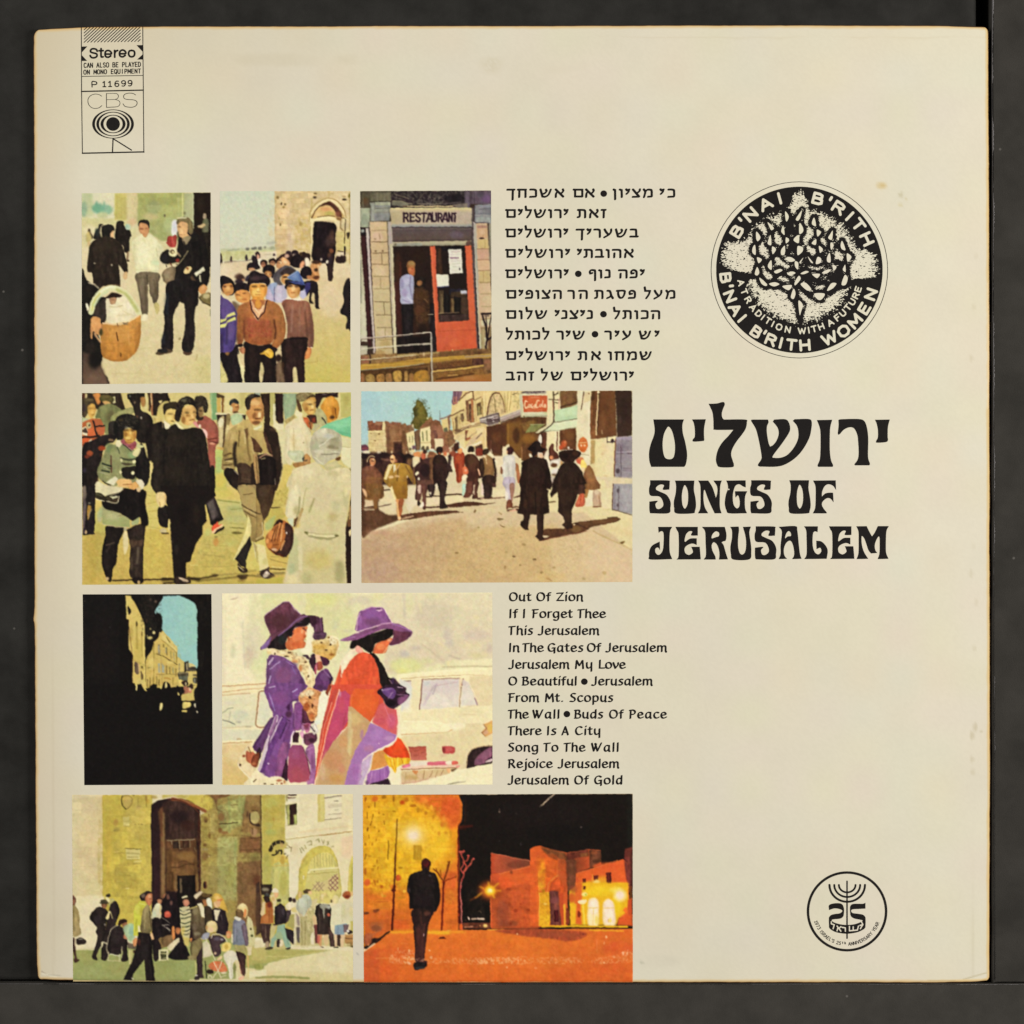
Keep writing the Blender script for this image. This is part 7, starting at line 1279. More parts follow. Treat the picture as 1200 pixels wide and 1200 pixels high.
"""
@ 90 690 10
R ~0 14110f *.12 0,0 3400,2400
E 1b1411 ~60 %8 900,1700 500,400;E 1a1412 ~40 %8 300,700 150,400;T 1f1815 ^5 !.6 ~8 %7 60,60 1540,0 0,2240 -1540,0
l 3a3634 =5 ~2 %9 100,2000 80,30 80,30;l 2c2826 =5 ~2 %8 260,2080 140,30;E 4a4846 ~2 90,140 7,7;E 2c2a28 390,450 10,10
@ 140 690 8
P 96c1bd ~1 395,70 155,-8 70,28 80,45 25,55 10,110 -7,260 7,160 -15,40 -180,-120 -20,-110 -120,-140 -70,-170 15,-50
H 92bcbe 9cc4b8 ~10 %8 340,70 400,0 0,430 -140,100 -260,-300
P d0b96c ~1 55,62 65,4 40,84 75,180 10,600 15,30 -25,-10 -35,-45 -40,15 -40,-30 5,-270 -40,-60 0,-270 -20,-10
l dcc878 =10 ~2 60,70 15,210;E c4ac5c ~8 %8 170,620 40,160;S 1a1410 ~1 80,160 30,50 -10,25 -18,5;S 4a3c20 ~2 152,300 20,30 -14,25;l a8924c =16 %9 160,360 5,200;l 5a4824 =10 207,400 1,40;l b09a52 =12 %9 208,450 2,190;l a89050 =5 ~2 120,660 120,60;S 5a4a3c ~2 140,690 30,10 10,80 -20,20 -20,-40;S c8a878 170,690 20,40 -10,50;S 4a3c28 ~2 200,770 22,50 -10,30 -12,-10;E 5a4828 210,735 8,14;E c8b878 ~8 %7 200,880 30,30;l e0cc80 =6 ~2 %8 225,340 13,560;E a8904c ~6 %6 110,420 16,80;l b8a058 =6 %8 90,300 90,-60
S 14110e ~1 120,60 275,-2 -25,82 -30,50 -10,50 30,-15 35,35 5,70 -15,70 10,40 -45,50 -30,-40 -20,100 -35,75 -20,15 0,-280 -55,-140 -40,-80
T 3a3028 ^1.5 !.62 ~1 %9 200,80 180,0 10,340 -140,60 -70,-260;E d8c88c ~2 320,410 14,16;E c8b878 285,460 26,14;E b0a068 290,375 8,10;E a09060 ~2 260,440 6,10;E c0b070 ~2 380,420 8,16;E 5a4a40 340,120 12,14;E 4a3a30 290,100 10,14;E 3a2c24 255,300 10,20;E 5a1c14 365,470 14,14
P cbb166 ~1 245,660 65,-100 10,-60 25,-20 55,-90 70,65 50,75 25,30 0,360 -300,10
P d2bd78 ~2 395,400 145,140 0,80 -145,-150;l 6a5a2c =8 ~2 440,450 30,50;l 5a4a24 =8 ~2 410,520 2,25;l 8a7a5c =22 ~2 368,530 4,70;l a8a088 =14 ~2 366,540 4,50;l 6a5c30 =10 ~2 440,555 5,65;l 9a9478 =10 ~2 432,550 4,50;l 8a7c50 =8 ~2 480,590 4,60;l 9a9478 =8 ~2 508,600 4,70;l 7a6834 =7 ~2 535,600 1,90;l 4a3a1c =7 ~1 345,605 45,20;l 5a4820 =7 ~1 400,625 50,30;l 3a2c18 =8 ~1 450,655 30,17 60,38;l 8a7438 =5 ~2 390,470 150,130;l 8a7438 =6 ~2 320,500 0,400;l a8905a =5 ~2 390,640 10,260;P a0a08c ~2 360,700 20,-10 5,90 -20,10;P 94968a ~2 395,690 25,30 2,70 -24,-10;l 5a4a28 =7 ~2 440,720 2,80;l 7a6a3c =7 ~2 470,730 2,70;l 8d8a70 =8 ~2 500,740 2,60;l 6a5a30 =7 ~2 525,750 1,70;l 3a2e18 =8 ~2 270,742 25,-4;l 8a7440 =6 ~2 345,800 195,0;l b07838 =7 ~2 420,835 40,5 20,10;l 6a5a30 =6 ~2 350,820 -5,90;l 6a5a30 =9 ~2 260,850 2,70;l 6a5a30 =8 ~2 285,830 0,90;l 8a7a44 =7 ~2 310,830 2,70;l 8d7a40 =8 ~2 500,830 0,70;l 6a5a30 =9 ~2 370,850 -2,50;T a89048 ^1.5 !.6 ~2 %8 250,660 290,-160 0,400 -290,0;E dcc87c ~8 %6 300,700 30,60;E d8c478 ~6 %7 470,690 40,20;l e0cc84 =5 ~2 405,440 125,140
P cdb66e ~1 545,640 15,10 45,30 0,100 115,-40 8,160 -183,20;P 3a342c ~2 610,680 35,-5 0,45 75,15 5,35 -115,0;P 8d8468 620,690 20,0 0,70 -15,0;P d0c084 ~2 645,690 35,10 40,25 -70,10;P 4a4434 ~2 545,780 100,0 0,30 75,-10 0,15 -175,5;l b0a070 =7 ~2 550,790 90,-5;P 5a5c4c ~2 550,820 90,-5 0,55 -80,-20;P 3a382c ~2 685,830 40,0 0,60 -35,-10;l 8a8a78 =10 ~2 700,840 5,40;P ccb870 ~2 645,800 40,-10 5,110 -40,0;l 6a6450 =6 ~2 650,760 70,5;l 7a7460 =6 ~2 560,700 0,80
S c4b068 ~2 540,850 50,10 10,60 -50,0
P c9b46a ~2 580,940 140,-40 -10,150 -120,0;S 2a1c16 ~2 580,870 40,-10 25,20 -5,20 -30,10 -20,-10;S a87058 590,930 40,-20 20,50 -40,30;S c07860 640,930 40,-10 -10,50 -30,-5;S 3a2420 590,960 20,-10 -10,50;S 2a1c18 ~2 655,900 25,-10 10,50 -30,-10;E e0d0a0 620,890 8,16;E d8c8a0 660,940 10,14;P d2c078 ~2 585,1000 125,-20 2,65 -132,5;E c8a868 ~4 640,1000 30,14
P 130f0d ~1 -400,900 460,0 20,-40 60,30 20,50 10,-45 30,-5 35,60 25,10 30,-50 20,-20 40,10 -5,35 30,0 25,-20 10,-35 30,-10 30,20 10,40 40,0 20,-25 20,15 20,90 15,70 -5,140 150,0 0,-160 -10,-160 150,0 0,1100 -1280,0
E d8cca0 ~2 75,880 9,18;S d0c080 ~1 150,900 15,10 -5,40 -10,-5;S d8c888 ~1 440,870 6,40 -16,20 -5,-30;S c8b470 ~1 375,920 25,-5 -15,25;S d0c084 ~1 380,1075 22,-5 -4,50 -18,20 -8,-15;S c8b470 ~1 545,970 15,5 0,25 -12,-5
P cbb66a ~1 578,985 132,0 2,65 -132,0;l 2c2014 =6 ~1 580,1054 130,-4;S d0bc70 ~1 595,1065 65,-3 5,38 -45,20 -30,-2;P c8b468 ~1 585,1135 50,-3 -3,23 -50,0;S d8ccb0 ~2 700,1080 15,-10 -3,40 -14,-10;E c8bca0 ~2 727,1152 7,12;S 130f0d ~1 700,960 25,-30 10,130 -30,0;S 130f0d ~1 545,920 45,0 10,40 -25,40 -15,-30
P 130f0c ~1 728,560 7,-500 -15,70 -80,-40 -80,-35 340,-5 0,1250 -160,0 -5,-580
S 130f0c ~1 560,50 60,35 80,45 25,60 10,130 165,0 0,-270;P 130f0c ~1 725,560 15,20 -5,140 -10,40 75,0 0,-200
P 130f0c ~1 0,50 50,0 12,230 20,20 3,260 37,50 -4,280 -58,10 -60,0;l 3a1410 =6 ~2 %6 60,290 22,10 36,320 0,260
""",
"""
@ 250 690 10
R ~0 dcd3b2 *.02 0,0 3400,2400
@ 250 690 10
V dbd2b0 d9d0b0 ~20 90,60 610,0 0,1140 -610,0
P cfcaa2 ~30 440,60 2830,0 0,940 -2770,100 -150,-400
H c9c89a c9c0a0 ~20 560,50 1040,0 0,550 -1040,0
E cfcc98 ~40 %8 1000,150 400,80;E c4bca4 ~30 %8 1130,170 120,50;E c8bfa4 ~40 %8 460,600 100,220;E bfb09a ~20 %7 420,800 60,140;E c4cc98 ~20 %8 600,800 60,80;E b8b89c ~16 %5 330,420 20,40;l b8b4a0 =14 ~6 %6 340,400 30,550;E c9cf9c ~30 %7 520,920 90,60;l c2b9a0 =16 ~8 %7 100,150 20,1000;l c8c0a4 =10 ~5 %7 140,160 0,940;E b0b090 ~14 %5 230,730 30,90
S b8a890 190,130 40,-25 60,-10 -30,25;l d0c4a8 =6 %8 160,95 70,-15
@ 360 690 10
H c8c58e c8c29c ~10 -20,50 520,0 60,550 -580,0;E c9c888 ~30 200,130 160,70;E c9c894 ~30 %8 450,420 120,200;E c2b8a2 ~24 %8 620,140 140,50;E cac9a0 ~20 %7 600,190 40,40;E c0b8a4 ~10 %5 480,490 60,20;E c8bea8 ~30 %8 1000,150 160,80;E c8c28c ~24 %6 840,90 80,40;E c4c898 ~24 %8 400,650 60,80;E b8b898 ~20 %6 330,430 40,60
@ 470 690 10
V cdc3a4 c8bba0 ~10 -200,50 1272,-5 0,785 -472,0 -600,170 -200,0
E c0b49c ~50 %8 400,300 240,180;E cac59c ~24 %8 100,180 50,120;l b8ae9c =24 ~10 %8 30,60 10,270;l cfc8a0 =20 ~8 %8 200,80 30,180;E bcb0a2 ~24 %8 540,560 50,120;E b5aaa2 ~20 %8 590,640 20,60;E cdc09c ~24 %8 820,660 120,60;E d0c49c ~14 %8 880,330 40,30;E d0c498 ~10 %8 880,430 30,14;E c0b0a2 ~30 %8 880,540 160,60;E b8aaa0 ~16 %8 1040,690 30,60;E b8aa9c ~12 %8 170,690 70,30;E b5aca4 ~16 %9 40,770 60,50;l b8a890 =16 ~8 %8 230,640 190,140;l c4b49a =30 ~12 %8 300,600 180,250;l b0a290 =14 ~5 560,780 130,40;E c9c88e ~24 60,900 200,90;E ccca80 ~20 %9 20,960 80,30;E c8c494 ~20 %8 300,850 90,40;l c0b29a =12 ~5 %8 420,770 100,120;E c9c08e ~20 %7 900,780 120,30;l d5ca9c =12 ~6 %8 440,620 140,120;E d0c8a0 ~8 %8 500,610 20,20;E d5c898 ~6 %8 550,880 20,30;E cdc2a4 ~20 %7 620,140 90,60;E c8c49a ~20 %7 380,90 90,30;l c8c4a0 =20 ~8 %6 600,380 100,-80
P d6cea8 ~5 630,840 442,-20 0,80 -432,0;l a89878 =8 ~4 480,915 320,-10 272,3
@ 250 690 10
P ded3ac ~5 100,1130 540,-70 0,140 -540,20
@ 250 805 10
P dacfa8 ~4 100,-40 540,-20 60,460 -60,240 -200,510 -340,0
l b89064 =8 100,60 300,-35 220,-15;l d8c8a0 =9 100,80 520,-40;l a8845c =8 100,100 200,-20 130,-5;l ac7c54 =9 ~2 100,-10 520,-30
V d0c9a8 c9c6a8 ~5 100,110 400,-30 -10,380 -390,20;E d4cca8 ~14 %8 440,230 60,40;E c4c0a8 ~14 %8 200,180 60,30;E bfc0a8 ~10 %8 320,330 90,60;l 8a8a78 =9 105,300 75,-50 50,-10;l 77756a =12 105,385 75,15 70,35;l 9a9a88 =8 ~4 180,400 20,-110;E 9a9888 ~5 300,410 30,10;l 8a8874 =14 ~4 380,465 50,0;l b8a888 =10 ~4 100,480 350,-20;l c8c0a0 =8 ~4 100,210 300,0
P ccc9ae ~6 530,60 110,-10 50,280 -90,130 -90,-20;E c8c8b0 ~16 %8 600,300 60,90;L 8d6a4c =14 ~2 640,50 -80,0 -30,30 -10,120 -25,200 5,50 40,25 60,-5;l d8b898 =8 545,70 -25,230
P c9c6aa ~6 100,490 470,10 -50,120 -420,10;l e0d4ac =14 ~4 100,645 360,-15;l 9a6a40 =8 110,660 190,-10 150,-5;E a87848 ~4 390,650 30,8;E a88a60 ~4 300,610 30,8;V cfb98a c4a868 ~6 100,670 340,-10 -40,485 -295,5;E d0c094 ~30 %7 250,800 90,60;E c9b070 ~14 %8 200,1110 90,30
@ 470 690 10
P ddd3ac ~4 -50,1000 450,-40 300,-30 372,-10 0,330 -1122,50;l e4dab4 =20 ~5 0,1010 400,-35 320,-30 280,-10;l b09468 =7 0,1055 300,-25 400,-20;l b89a70 =6 %8 720,1005 230,5 90,30
P cfc09a ~6 800,1020 272,-10 0,1140 -372,0;E d0c29c ~20 %8 950,1150 80,60
P c8c0b8 ~4 -20,1090 180,-15 -10,125 -170,60;l 6a4a48 =9 0,1085 160,-10
P d9cea8 160,1060 85,0 -30,340 -75,0
@ 470 805 10
P d8cda6 120,-80 120,-10 -30,370 -90,20
P cdc6b6 240,-80 440,-30 10,340 -470,35;V c4b8b6 cfc6b8 ~8 250,-70 420,-20 10,310 -440,40;E d2cabc ~14 %9 420,140 120,60;l b0a0a4 =22 ~5 %9 300,150 70,-150 50,-20;l a898a0 =14 ~4 370,80 50,-120;l c4b4b8 =30 ~8 %8 270,200 60,-140;E d8cec0 ~8 %9 510,200 60,24;l 6a3c34 =11 ~2 248,-90 -18,210 -18,145;l 7a4c40 =8 ~2 250,-90 430,-15;l b09098 =6 %9 430,-20 230,-40;E b8bcb8 ~10 %7 300,-40 40,30;l d8c0a0 =20 695,-100 -5,160 -10,170;l 8a705c =9 ~2 705,0 -15,140 -8,90;l 8d5c50 =18 728,-95 -16,75
P cdc4b8 ~4 720,-90 70,30 70,180 30,90 -190,10;E d2cabc ~12 %8 770,120 40,50;l 8a6c78 =14 865,130 25,75;E b8a8a8 ~10 %7 740,-50 24,30;l e0d4b8 =12 %8 790,-70 90,210;l c8b498 =7 %8 810,0 90,190
P c9c8c0 ~5 -20,-100 80,40 70,60 -10,130 -80,110 -40,60;E d0ccc4 ~10 %8 60,200 40,60
P d8cda6 ~4 0,300 220,-30 852,-60 0,210 -1072,10;E d0c49a ~20 %8 800,300 160,40;l c0b08c =7 ~4 740,320 130,0;l e0d6b2 =7 740,300 140,5
V dcd4ae ded6b0 ~5 0,400 300,-5 180,25 120,80 -40,20 -260,20 -300,10;l c09a6c =10 0,555 300,-15 240,-10 60,-30;l e8dfba =8 20,400 380,10 120,30
V d2c59c cfbf94 ~8 0,570 600,-50 472,-100 0,280 -292,20 -80,240 -700,0;E d0b890 ~10 %7 160,610 60,20;E c8c49c ~16 %7 250,700 60,80;E cdbf96 ~30 %7 780,560 160,80;E c9b890 ~10 %6 440,590 50,20
P b56450 80,700 210,-10 10,165 -200,5;V a84c3c b86a58 ~4 95,710 185,-8 8,143 -178,5;l 8d4438 =9 150,750 60,-5;l 8d4438 =9 240,770 30,-5;l 94483c =8 150,800 50,0;l 8a3c30 =8 80,708 210,-8;T 8d3c30 ^1.5 !.6 ~2 %6 130,730 150,0 0,100 -150,0
S a84440 ~2 480,710 20,-15 100,0 30,20 -10,55 -60,15 -70,-10;E 7a2c2c ~4 500,740 14,36;E b85450 ~4 560,730 40,24;l c89080 =6 %8 490,785 130,-5;E c0a080 ~10 %7 490,800 40,16
l d4c8b4 =60 ~4 100,905 210,-10;l c4586c =50 330,900 200,-7;P c8667a 330,885 200,-15 0,20 -200,10;l dccfb8 =44 540,890 50,-5;S c0584c 595,870 55,-5 20,35 -70,10;l b85050 =18 20,930 70,-30;l d8b8a0 =26 0,955 300,-25 380,-5;l 8d5c40 =9 0,968 300,-13 360,-10;S c08070 640,920 50,0 -30,30;S 5a4028 ~4 580,965 70,-10 -50,35
V c9b080 c4a888 ~5 0,985 580,-30 -20,65 -260,60 -300,50;l 8a6840 =7 270,985 -10,95;l 8a6840 =6 370,980 -35,80;l 9a7850 =6 430,980 -30,80;l 8d6a48 =7 490,970 -30,70;l a07850 =6 180,1000 -10,100;l a88a58 =6 60,1000 -10,110;S b87848 130,980 70,0 -30,40;S d8a070 ~4 530,965 50,-5 -20,50;E b09058 ~10 %7 120,1060 80,30;l b07a60 =10 ~4 0,1130 150,-15 170,-40
S 2a1c1c ~2 770,950 10,-150 50,-60 90,-35 155,-13 0,188 -175,40;S 7a4c64 ~4 860,915 20,-85 70,-70 125,-60 0,130 -95,60;E 6a4058 ~8 %8 930,860 30,30;S 3a2030 980,890 20,-40 75,-50 0,40 -65,40;S c0a8a8 985,885 25,-30 62,-20 0,30 -62,15;l a88a68 =8 765,940 15,-140 50,-70 100,-35 145,-10
P c99a5c 970,430 105,-45 0,155 -85,40 -55,-50 50,-50;E cfae58 ~5 1040,480 34,50;E c49a78 ~5 990,530 30,30;l 8a5c3c =8 965,435 35,55 -60,45 45,45;l e0d0a8 =8 ~2 935,450 45,30;l e0d0a8 =10 970,425 100,-45
P dbd3b0 ~2 -20,1200 220,-80 200,-50 250,-90 150,-35 275,-55 0,310;l d4c9a4 =8 ~4 900,1050 160,-30;S 9c947c ~2 530,1140 70,-20 170,-20 -120,30 -90,15;E d6cca8 ~20 %8 800,1020 100,20
@ 360 690 10
P d8cfae 0,380 60,50 30,90 -50,180 -40,0
S 30222c ~2 -40,330 70,-20 70,10 40,20 -40,80 -60,-20 -40,-20;S 4a2c40 ~2 20,360 70,-40 50,20 40,0 10,140 -10,40 -90,10 -20,-70 -30,-40;l 6a4468 =16 ~4 155,350 10,130;l 7a5078 =8 110,420 -10,70;E 5a3050 ~5 80,380 24,30;S 472e44 ~2 60,510 150,0 10,50 -40,30 -100,0;l 6a4464 =8 70,530 130,0
U dccc9c c09448 40,640 40,-40 120,-10 90,-50 70,60 10,80 -40,100 -80,50 -90,-40 -100,-50
E e0d6b4 ~8 300,600 50,50;E c8a050 ~10 150,680 90,30;T 8a6a2c ^1.8 !.58 %8 50,600 290,-20 10,200 -290,-40;E 5a4428 ~2 165,630 18,10;E 4a3c24 ~2 270,650 14,14;E 4a3420 ~2 222,714 18,8;E 7a5a28 ~4 250,570 14,12;E d8b870 ~6 %8 280,690 40,24;E 5a4428 40,630 12,16;E 6a4c28 45,700 10,22;E 8a5a28 ~5 290,770 30,16;l e8e0c4 =14 ~5 %8 350,580 30,80 -40,110
S 2a1824 ~2 20,850 40,-90 40,40 -10,160 -30,-20;S 3a1c30 ~2 150,790 90,30 20,50 -50,30 -40,-30;S d8a888 90,770 50,10 30,80 20,60 -50,-20 -30,-60;S 8d4430 110,870 50,-20 20,70 -40,40 -30,-30;S 7a3448 80,920 40,-60 -10,120 -20,20;l e0b0a8 =7 ~2 100,890 10,90
S 543060 ~2 60,1130 60,-130 100,-70 60,80 20,50 -50,100 -70,40 -80,0;E 6a4478 ~8 200,1030 50,50;l 8a689a =9 190,950 80,90;S 2a1c30 270,1050 30,-10 -20,100 -20,-20;E 4a2a50 ~5 150,1150 40,30;S 6a2c1c 250,1130 40,-10 -50,120 -40,20;l d8a878 =10 290,1080 -10,50
@ 250 690 10
S 3c2030 ~2 1030,300 70,15 50,5 50,0 10,80 -40,30 -40,-30 -60,40 -120,20 -20,80 -80,20 -10,140 -100,10 -100,-20 60,-130 150,-100
S 1c1516 ~2 640,690 80,-130 130,-100 100,-70 150,-60 30,30 -20,60 -150,20 -40,70 10,40 -60,20 -30,70 10,70 -130,0;E 202c2c ~8 %6 800,600 40,60;E 3a2c48 ~6 %7 980,390 60,16
S c0683c ~2 930,490 60,-40 70,-5 50,-5 -10,50 -10,50 -10,30 -20,30 20,40 -20,50 -80,10 -60,20 -60,-20 -10,-80 50,-50 40,-20;E d8784a ~8 980,560 60,50;E e0a070 ~5 1040,500 16,30;E c05c34 ~8 %8 980,650 60,30;S 5a2c20 1040,460 30,0 -10,20;E a84c2c ~4 %8 1070,560 14,16;l 8a3420 =6 ~2 %7 1055,600 25,-8;E 8d4028 ~4 880,580 12,26;E e8c8a0 ~4 1085,520 10,24;E 7a4438 1080,480 14,10
P dcd6b8 ~4 1090,600 10,-150 20,-50 60,100 -30,120 10,100 -60,60 -100,-60 80,-30
V 6a4660 5a3340 ~2 590,330 30,-40 200,-140 60,-5 40,45 30,50 70,60 100,10 -80,50 -160,110 -120,70 -80,70 -40,80 -90,25 -5,-25 55,-50 70,-100 -70,-160
P 573040 ~2 600,320 50,-40 170,-110 70,-10 50,90 60,50 -40,60 -160,120 -120,50 -70,-150;E 4a2a30 ~20 %9 780,380 110,90;l 3a1c2c =10 ~2 720,220 100,-55;l a880b0 =7 ~2 %9 600,310 220,-160 60,0 140,150;S 70548c 545,700 55,-60 80,-80 -30,90 -40,50;l 8a68a8 =12 %9 560,700 60,-60;L 7a5a90 =12 1100,315 -100,35 -100,90 -140,110;l 4a2838 =10 %9 1000,310 -130,130 -180,100;E 6a4456 ~10 %8 930,260 20,40
S d8c494 630,730 70,-30 80,20 120,0 60,60 100,20 70,100 60,160 -10,70 -80,40 -40,-170 -60,-100 -120,-100 -180,-20;S dcc8a0 620,720 70,-20 70,70 -100,0
T 6a4a2c ^1.8 !.6 %85 680,710 220,20 180,90 100,240 -80,90 -100,-250 -150,-110;E 3a2818 ~2 720,762 12,12;E 4a3420 890,745 24,10;E 5a4428 850,790 30,10;E c89058 ~6 950,850 40,20;E b87848 ~6 1020,930 20,40;E e0d4b0 ~6 %9 1130,980 24,80;E d8d0ac ~5 810,750 34,16;E 5a4428 1080,860 16,12;E 5a4428 1110,1020 12,16;S 3a2430 1040,770 70,10 10,50 -40,-30;l d8d0b4 =10 1100,740 40,60
E c8b478 ~5 %7 650,745 30,16
S 6a4478 ~2 640,800 80,-20 100,20 80,50 80,70 60,110 50,110 -30,50 -70,60 -350,0 -25,-150
E 7a4a78 ~16 %9 820,1020 90,100;E 5c3c78 ~12 %8 700,850 50,40;E 5a3a70 ~14 %8 940,900 40,40;l b8a0c0 =18 650,880 50,-70;l a890c0 =12 660,940 120,-90;l b0a0cc =12 640,1130 30,-110;l c4b8d8 =14 650,1190 90,-40;l 7a60a0 =10 920,910 50,90;l 9a80b0 =12 920,1110 60,70;l 3a2248 =14 ~4 900,1100 80,40 20,50;l 8a70b0 =9 %8 850,850 90,50;E 4a2a58 ~8 %8 1030,1100 30,50;l 6a5078 =8 ~2 630,820 -10,330
@ 250 805 10
S 6c4280 ~2 620,-30 470,0 -80,110 -10,90 -70,20 30,310 -40,100 -40,180 -80,270 -200,-10 -60,-50 100,-430 60,-210 -50,-150
S 4c2c58 ~2 700,350 -60,50 -80,130 -100,160 20,50 40,20 40,20 60,-160 80,-190;l 5c3a70 =24 ~4 680,390 -160,290;S 2a1828 500,780 40,-80 20,90 -40,90
E 7a4684 ~20 %9 780,130 90,80;l 8a78b8 =10 650,70 50,150 20,60;l a890c8 =9 670,120 20,80;l 4a2c5c =12 ~4 860,240 60,-70 80,-30;l b8a8d8 =12 930,60 50,-40;l 8a70a8 =10 1000,100 -40,0;l c0b0d0 =10 650,10 70,-20;E 3a1c40 ~6 %9 880,240 20,40;l 3a2040 =9 800,340 100,60;E 4a2a48 ~8 880,320 40,40
S b8a4b4 520,960 40,-110 80,-290 80,-210 40,0 -40,180 -80,170 -40,160 -40,100 -20,30;l 8a5a90 =24 ~4 660,560 80,-210;l c8bcc4 =20 580,850 60,-170 60,-180;l d0c4d0 =9 ~2 800,350 -80,170;l 5a3468 =16 ~4 740,420 -80,180 -20,120;S 5a3474 800,380 60,0 -40,140 -100,160 -120,300 -20,20 -20,-30 80,-250;l 784a90 =28 ~5 820,560 -120,220;l 3a2048 =14 ~4 860,420 -80,180;S 7c4878 ~4 760,760 70,-120 50,60 -80,320 -80,10;E 70407c ~12 %9 700,900 60,90;E b090b8 640,895 12,12;l 5a3068 =14 ~4 900,420 -80,220;S 2a1424 ~2 860,850 10,210 -20,40 -50,-40 30,-140;E 6a3c78 ~10 %8 860,560 30,60
S 6f4078 ~2 950,200 70,-20 40,80 -20,160 -20,80 -80,-10 0,-140;l 8a5a94 =10 960,260 -10,200;S 4a2438 ~2 1040,260 60,20 80,120 -30,30 -90,10 -20,-20;S 9a6c98 1040,430 30,10 -10,70 -30,0;P 2c1620 ~2 930,530 70,0 0,120 -75,0;l 8a5a7c =12 940,500 80,-10;l e0ccd0 =18 ~2 940,520 -25,60 -10,80;l e0ccd0 =18 ~2 1030,530 30,40 -15,90;S c890b0 1010,540 30,-20 40,60 -40,20;S b06890 1060,440 80,-10 -20,90 -40,10;E 7a4060 ~5 1090,480 30,24
V 8a4470 a0485a 880,740 40,-60 120,0 40,120 50,200 -10,110 -220,10 -35,-60
E a04a58 ~20 %8 980,1020 70,80;E 98507c ~14 %7 960,780 40,60;l 5a2440 =10 1050,700 50,160 40,200;S 5a3048 1060,560 140,-20 0,100 -120,40;E 3a1c2c ~6 1150,620 40,24;S 8a588a 1080,740 100,-60 15,420 -45,30 -50,10 30,-90 0,-130;l b080b0 =9 1090,740 80,-40;l b080b8 =9 1130,880 20,120;l 5a3050 =10 1070,760 60,140;E 7a4878 ~6 1160,880 20,90;E a870a0 ~5 1120,1110 30,20;l a09068 =7 %7 1060,760 70,120
@ 250 805 10
S c8905c 1000,150 10,-60 70,-60 40,-20 60,10 80,40 30,70 -10,140 -80,80 -20,40 -50,0 -50,-120;E e0cfa8 ~10 1120,70 60,40;E e0d0a4 ~8 1040,90 26,30;E a85a2c ~8 1090,230 40,50;E b86838 ~8 1150,340 30,40;T 5a3018 ^1.8 !.6 %8 1020,80 230,-20 20,220 -140,100;E 4a2818 1130,120 16,20;E 4a2818 1160,220 12,30;E d0986c ~6 1200,180 34,40;E e0b080 ~5 1060,170 20,20
P dcd8c0 1240,120 50,-90 60,110 -40,160 -20,80 -110,50 30,-70;P cfd4c4 1180,400 80,-20 0,50 -60,10;P c0b8b0 1130,470 70,-50 30,110 -50,30;l 3a2c30 =10 ~2 1140,460 50,60;l e8e0d0 =12 ~2 1180,450 35,70;S 6a3044 1000,380 50,60 70,-10 -20,50 -60,-40
S c9b890 280,870 50,-90 70,-100 50,10 30,70 -80,20 -20,90 100,50 20,40 -80,100 -90,-90 -40,-40;S a4583c 380,760 50,-20 60,40 40,60 -20,90 -50,-20 -70,-50;S 6a3420 470,800 70,-30 -10,110 -30,60 -60,-40;E d8c8a0 ~8 380,940 50,40;E 3a2418 ~2 312,912 14,14;E 8a4c30 ~4 355,810 20,16;S d8c08c 400,740 40,-40 40,40 -50,20;L dcd0b0 =14 290,900 30,60 100,100;E b87048 ~5 470,900 30,14;l 6a4428 =8 ~2 410,700 30,70
S d9cca8 380,1150 50,-90 70,-90 60,40 60,50 80,-15 100,15 50,90;l 5a4830 =12 ~2 470,1110 30,-30;E 4a3a20 ~2 605,1135 16,10;E 5a3c24 690,1140 22,8;E a86848 ~4 770,1095 34,14;E b07850 ~4 830,1110 14,20;E d8ccac ~6 %9 560,1040 40,30;E 8a4c38 800,1130 14,10;E e0d4b4 ~6 %8 680,1080 50,20;E 7a4a34 750,1130 10,8
@ 360 690 10
S e0c8a8 390,1010 -10,-130 70,-100 70,-80 80,-10 -40,70 -90,120 -70,140;P c8cab0 ~4 400,830 100,-130 20,-100 40,-10 -60,90
S c8643c ~2 770,730 30,-80 80,-40 80,-30 40,10 -10,50 -40,20 -10,40 -40,55 -120,0;E d87c4c ~6 860,680 50,40;E e09870 ~4 960,600 24,16;E c85c38 ~5 850,730 50,16;l e8b888 =7 ~2 940,680 -50,75
S 18120f ~2 500,690 30,-90 90,-40 180,-50 160,-50 50,20 -10,60 -60,50 -90,30 -60,30 -20,70 -30,30 -40,-20 -60,-40 -60,-20 -40,30;E 2c2820 ~8 %6 760,540 60,20
S d89888 560,700 30,-40 50,40 20,40 -60,20
S 7c4c88 ~2 570,490 0,-70 30,-130 40,-40 100,-35 90,-5 60,20 50,80 50,90 -170,30 -120,50
E 86549c ~14 %9 740,290 80,60;E 6f4470 ~14 %9 760,390 100,40;l d8b4cc =9 ~2 575,480 15,-140 30,-60;l e0c8d0 =9 ~2 900,240 50,80 50,80;S c8a0c0 ~2 805,240 35,25 40,-15 -20,-20;E 4a2c50 835,235 30,10;l c8a0c0 =8 %9 640,255 120,-45 120,10;l 9a6cb0 =20 ~6 %8 600,420 20,-100
S 764874 ~2 380,600 80,-30 140,-60 160,-50 140,-50 100,-10 100,20 100,60 35,30 -35,60 -100,60 -140,30 50,-100 0,-80 -110,-10 -140,50 -160,70 -120,20;l d0a8c4 =9 ~2 570,510 150,-50 180,-55 90,-5;l 9a6cac =14 ~4 1000,410 100,30 110,50;S 5a3044 1010,490 90,10 110,10 -50,90 -110,40 -90,15 45,-75;l a878b0 =9 390,598 170,-38;E 8a5488 ~5 480,590 60,12;l 8a5090 =14 ~4 620,560 200,-80
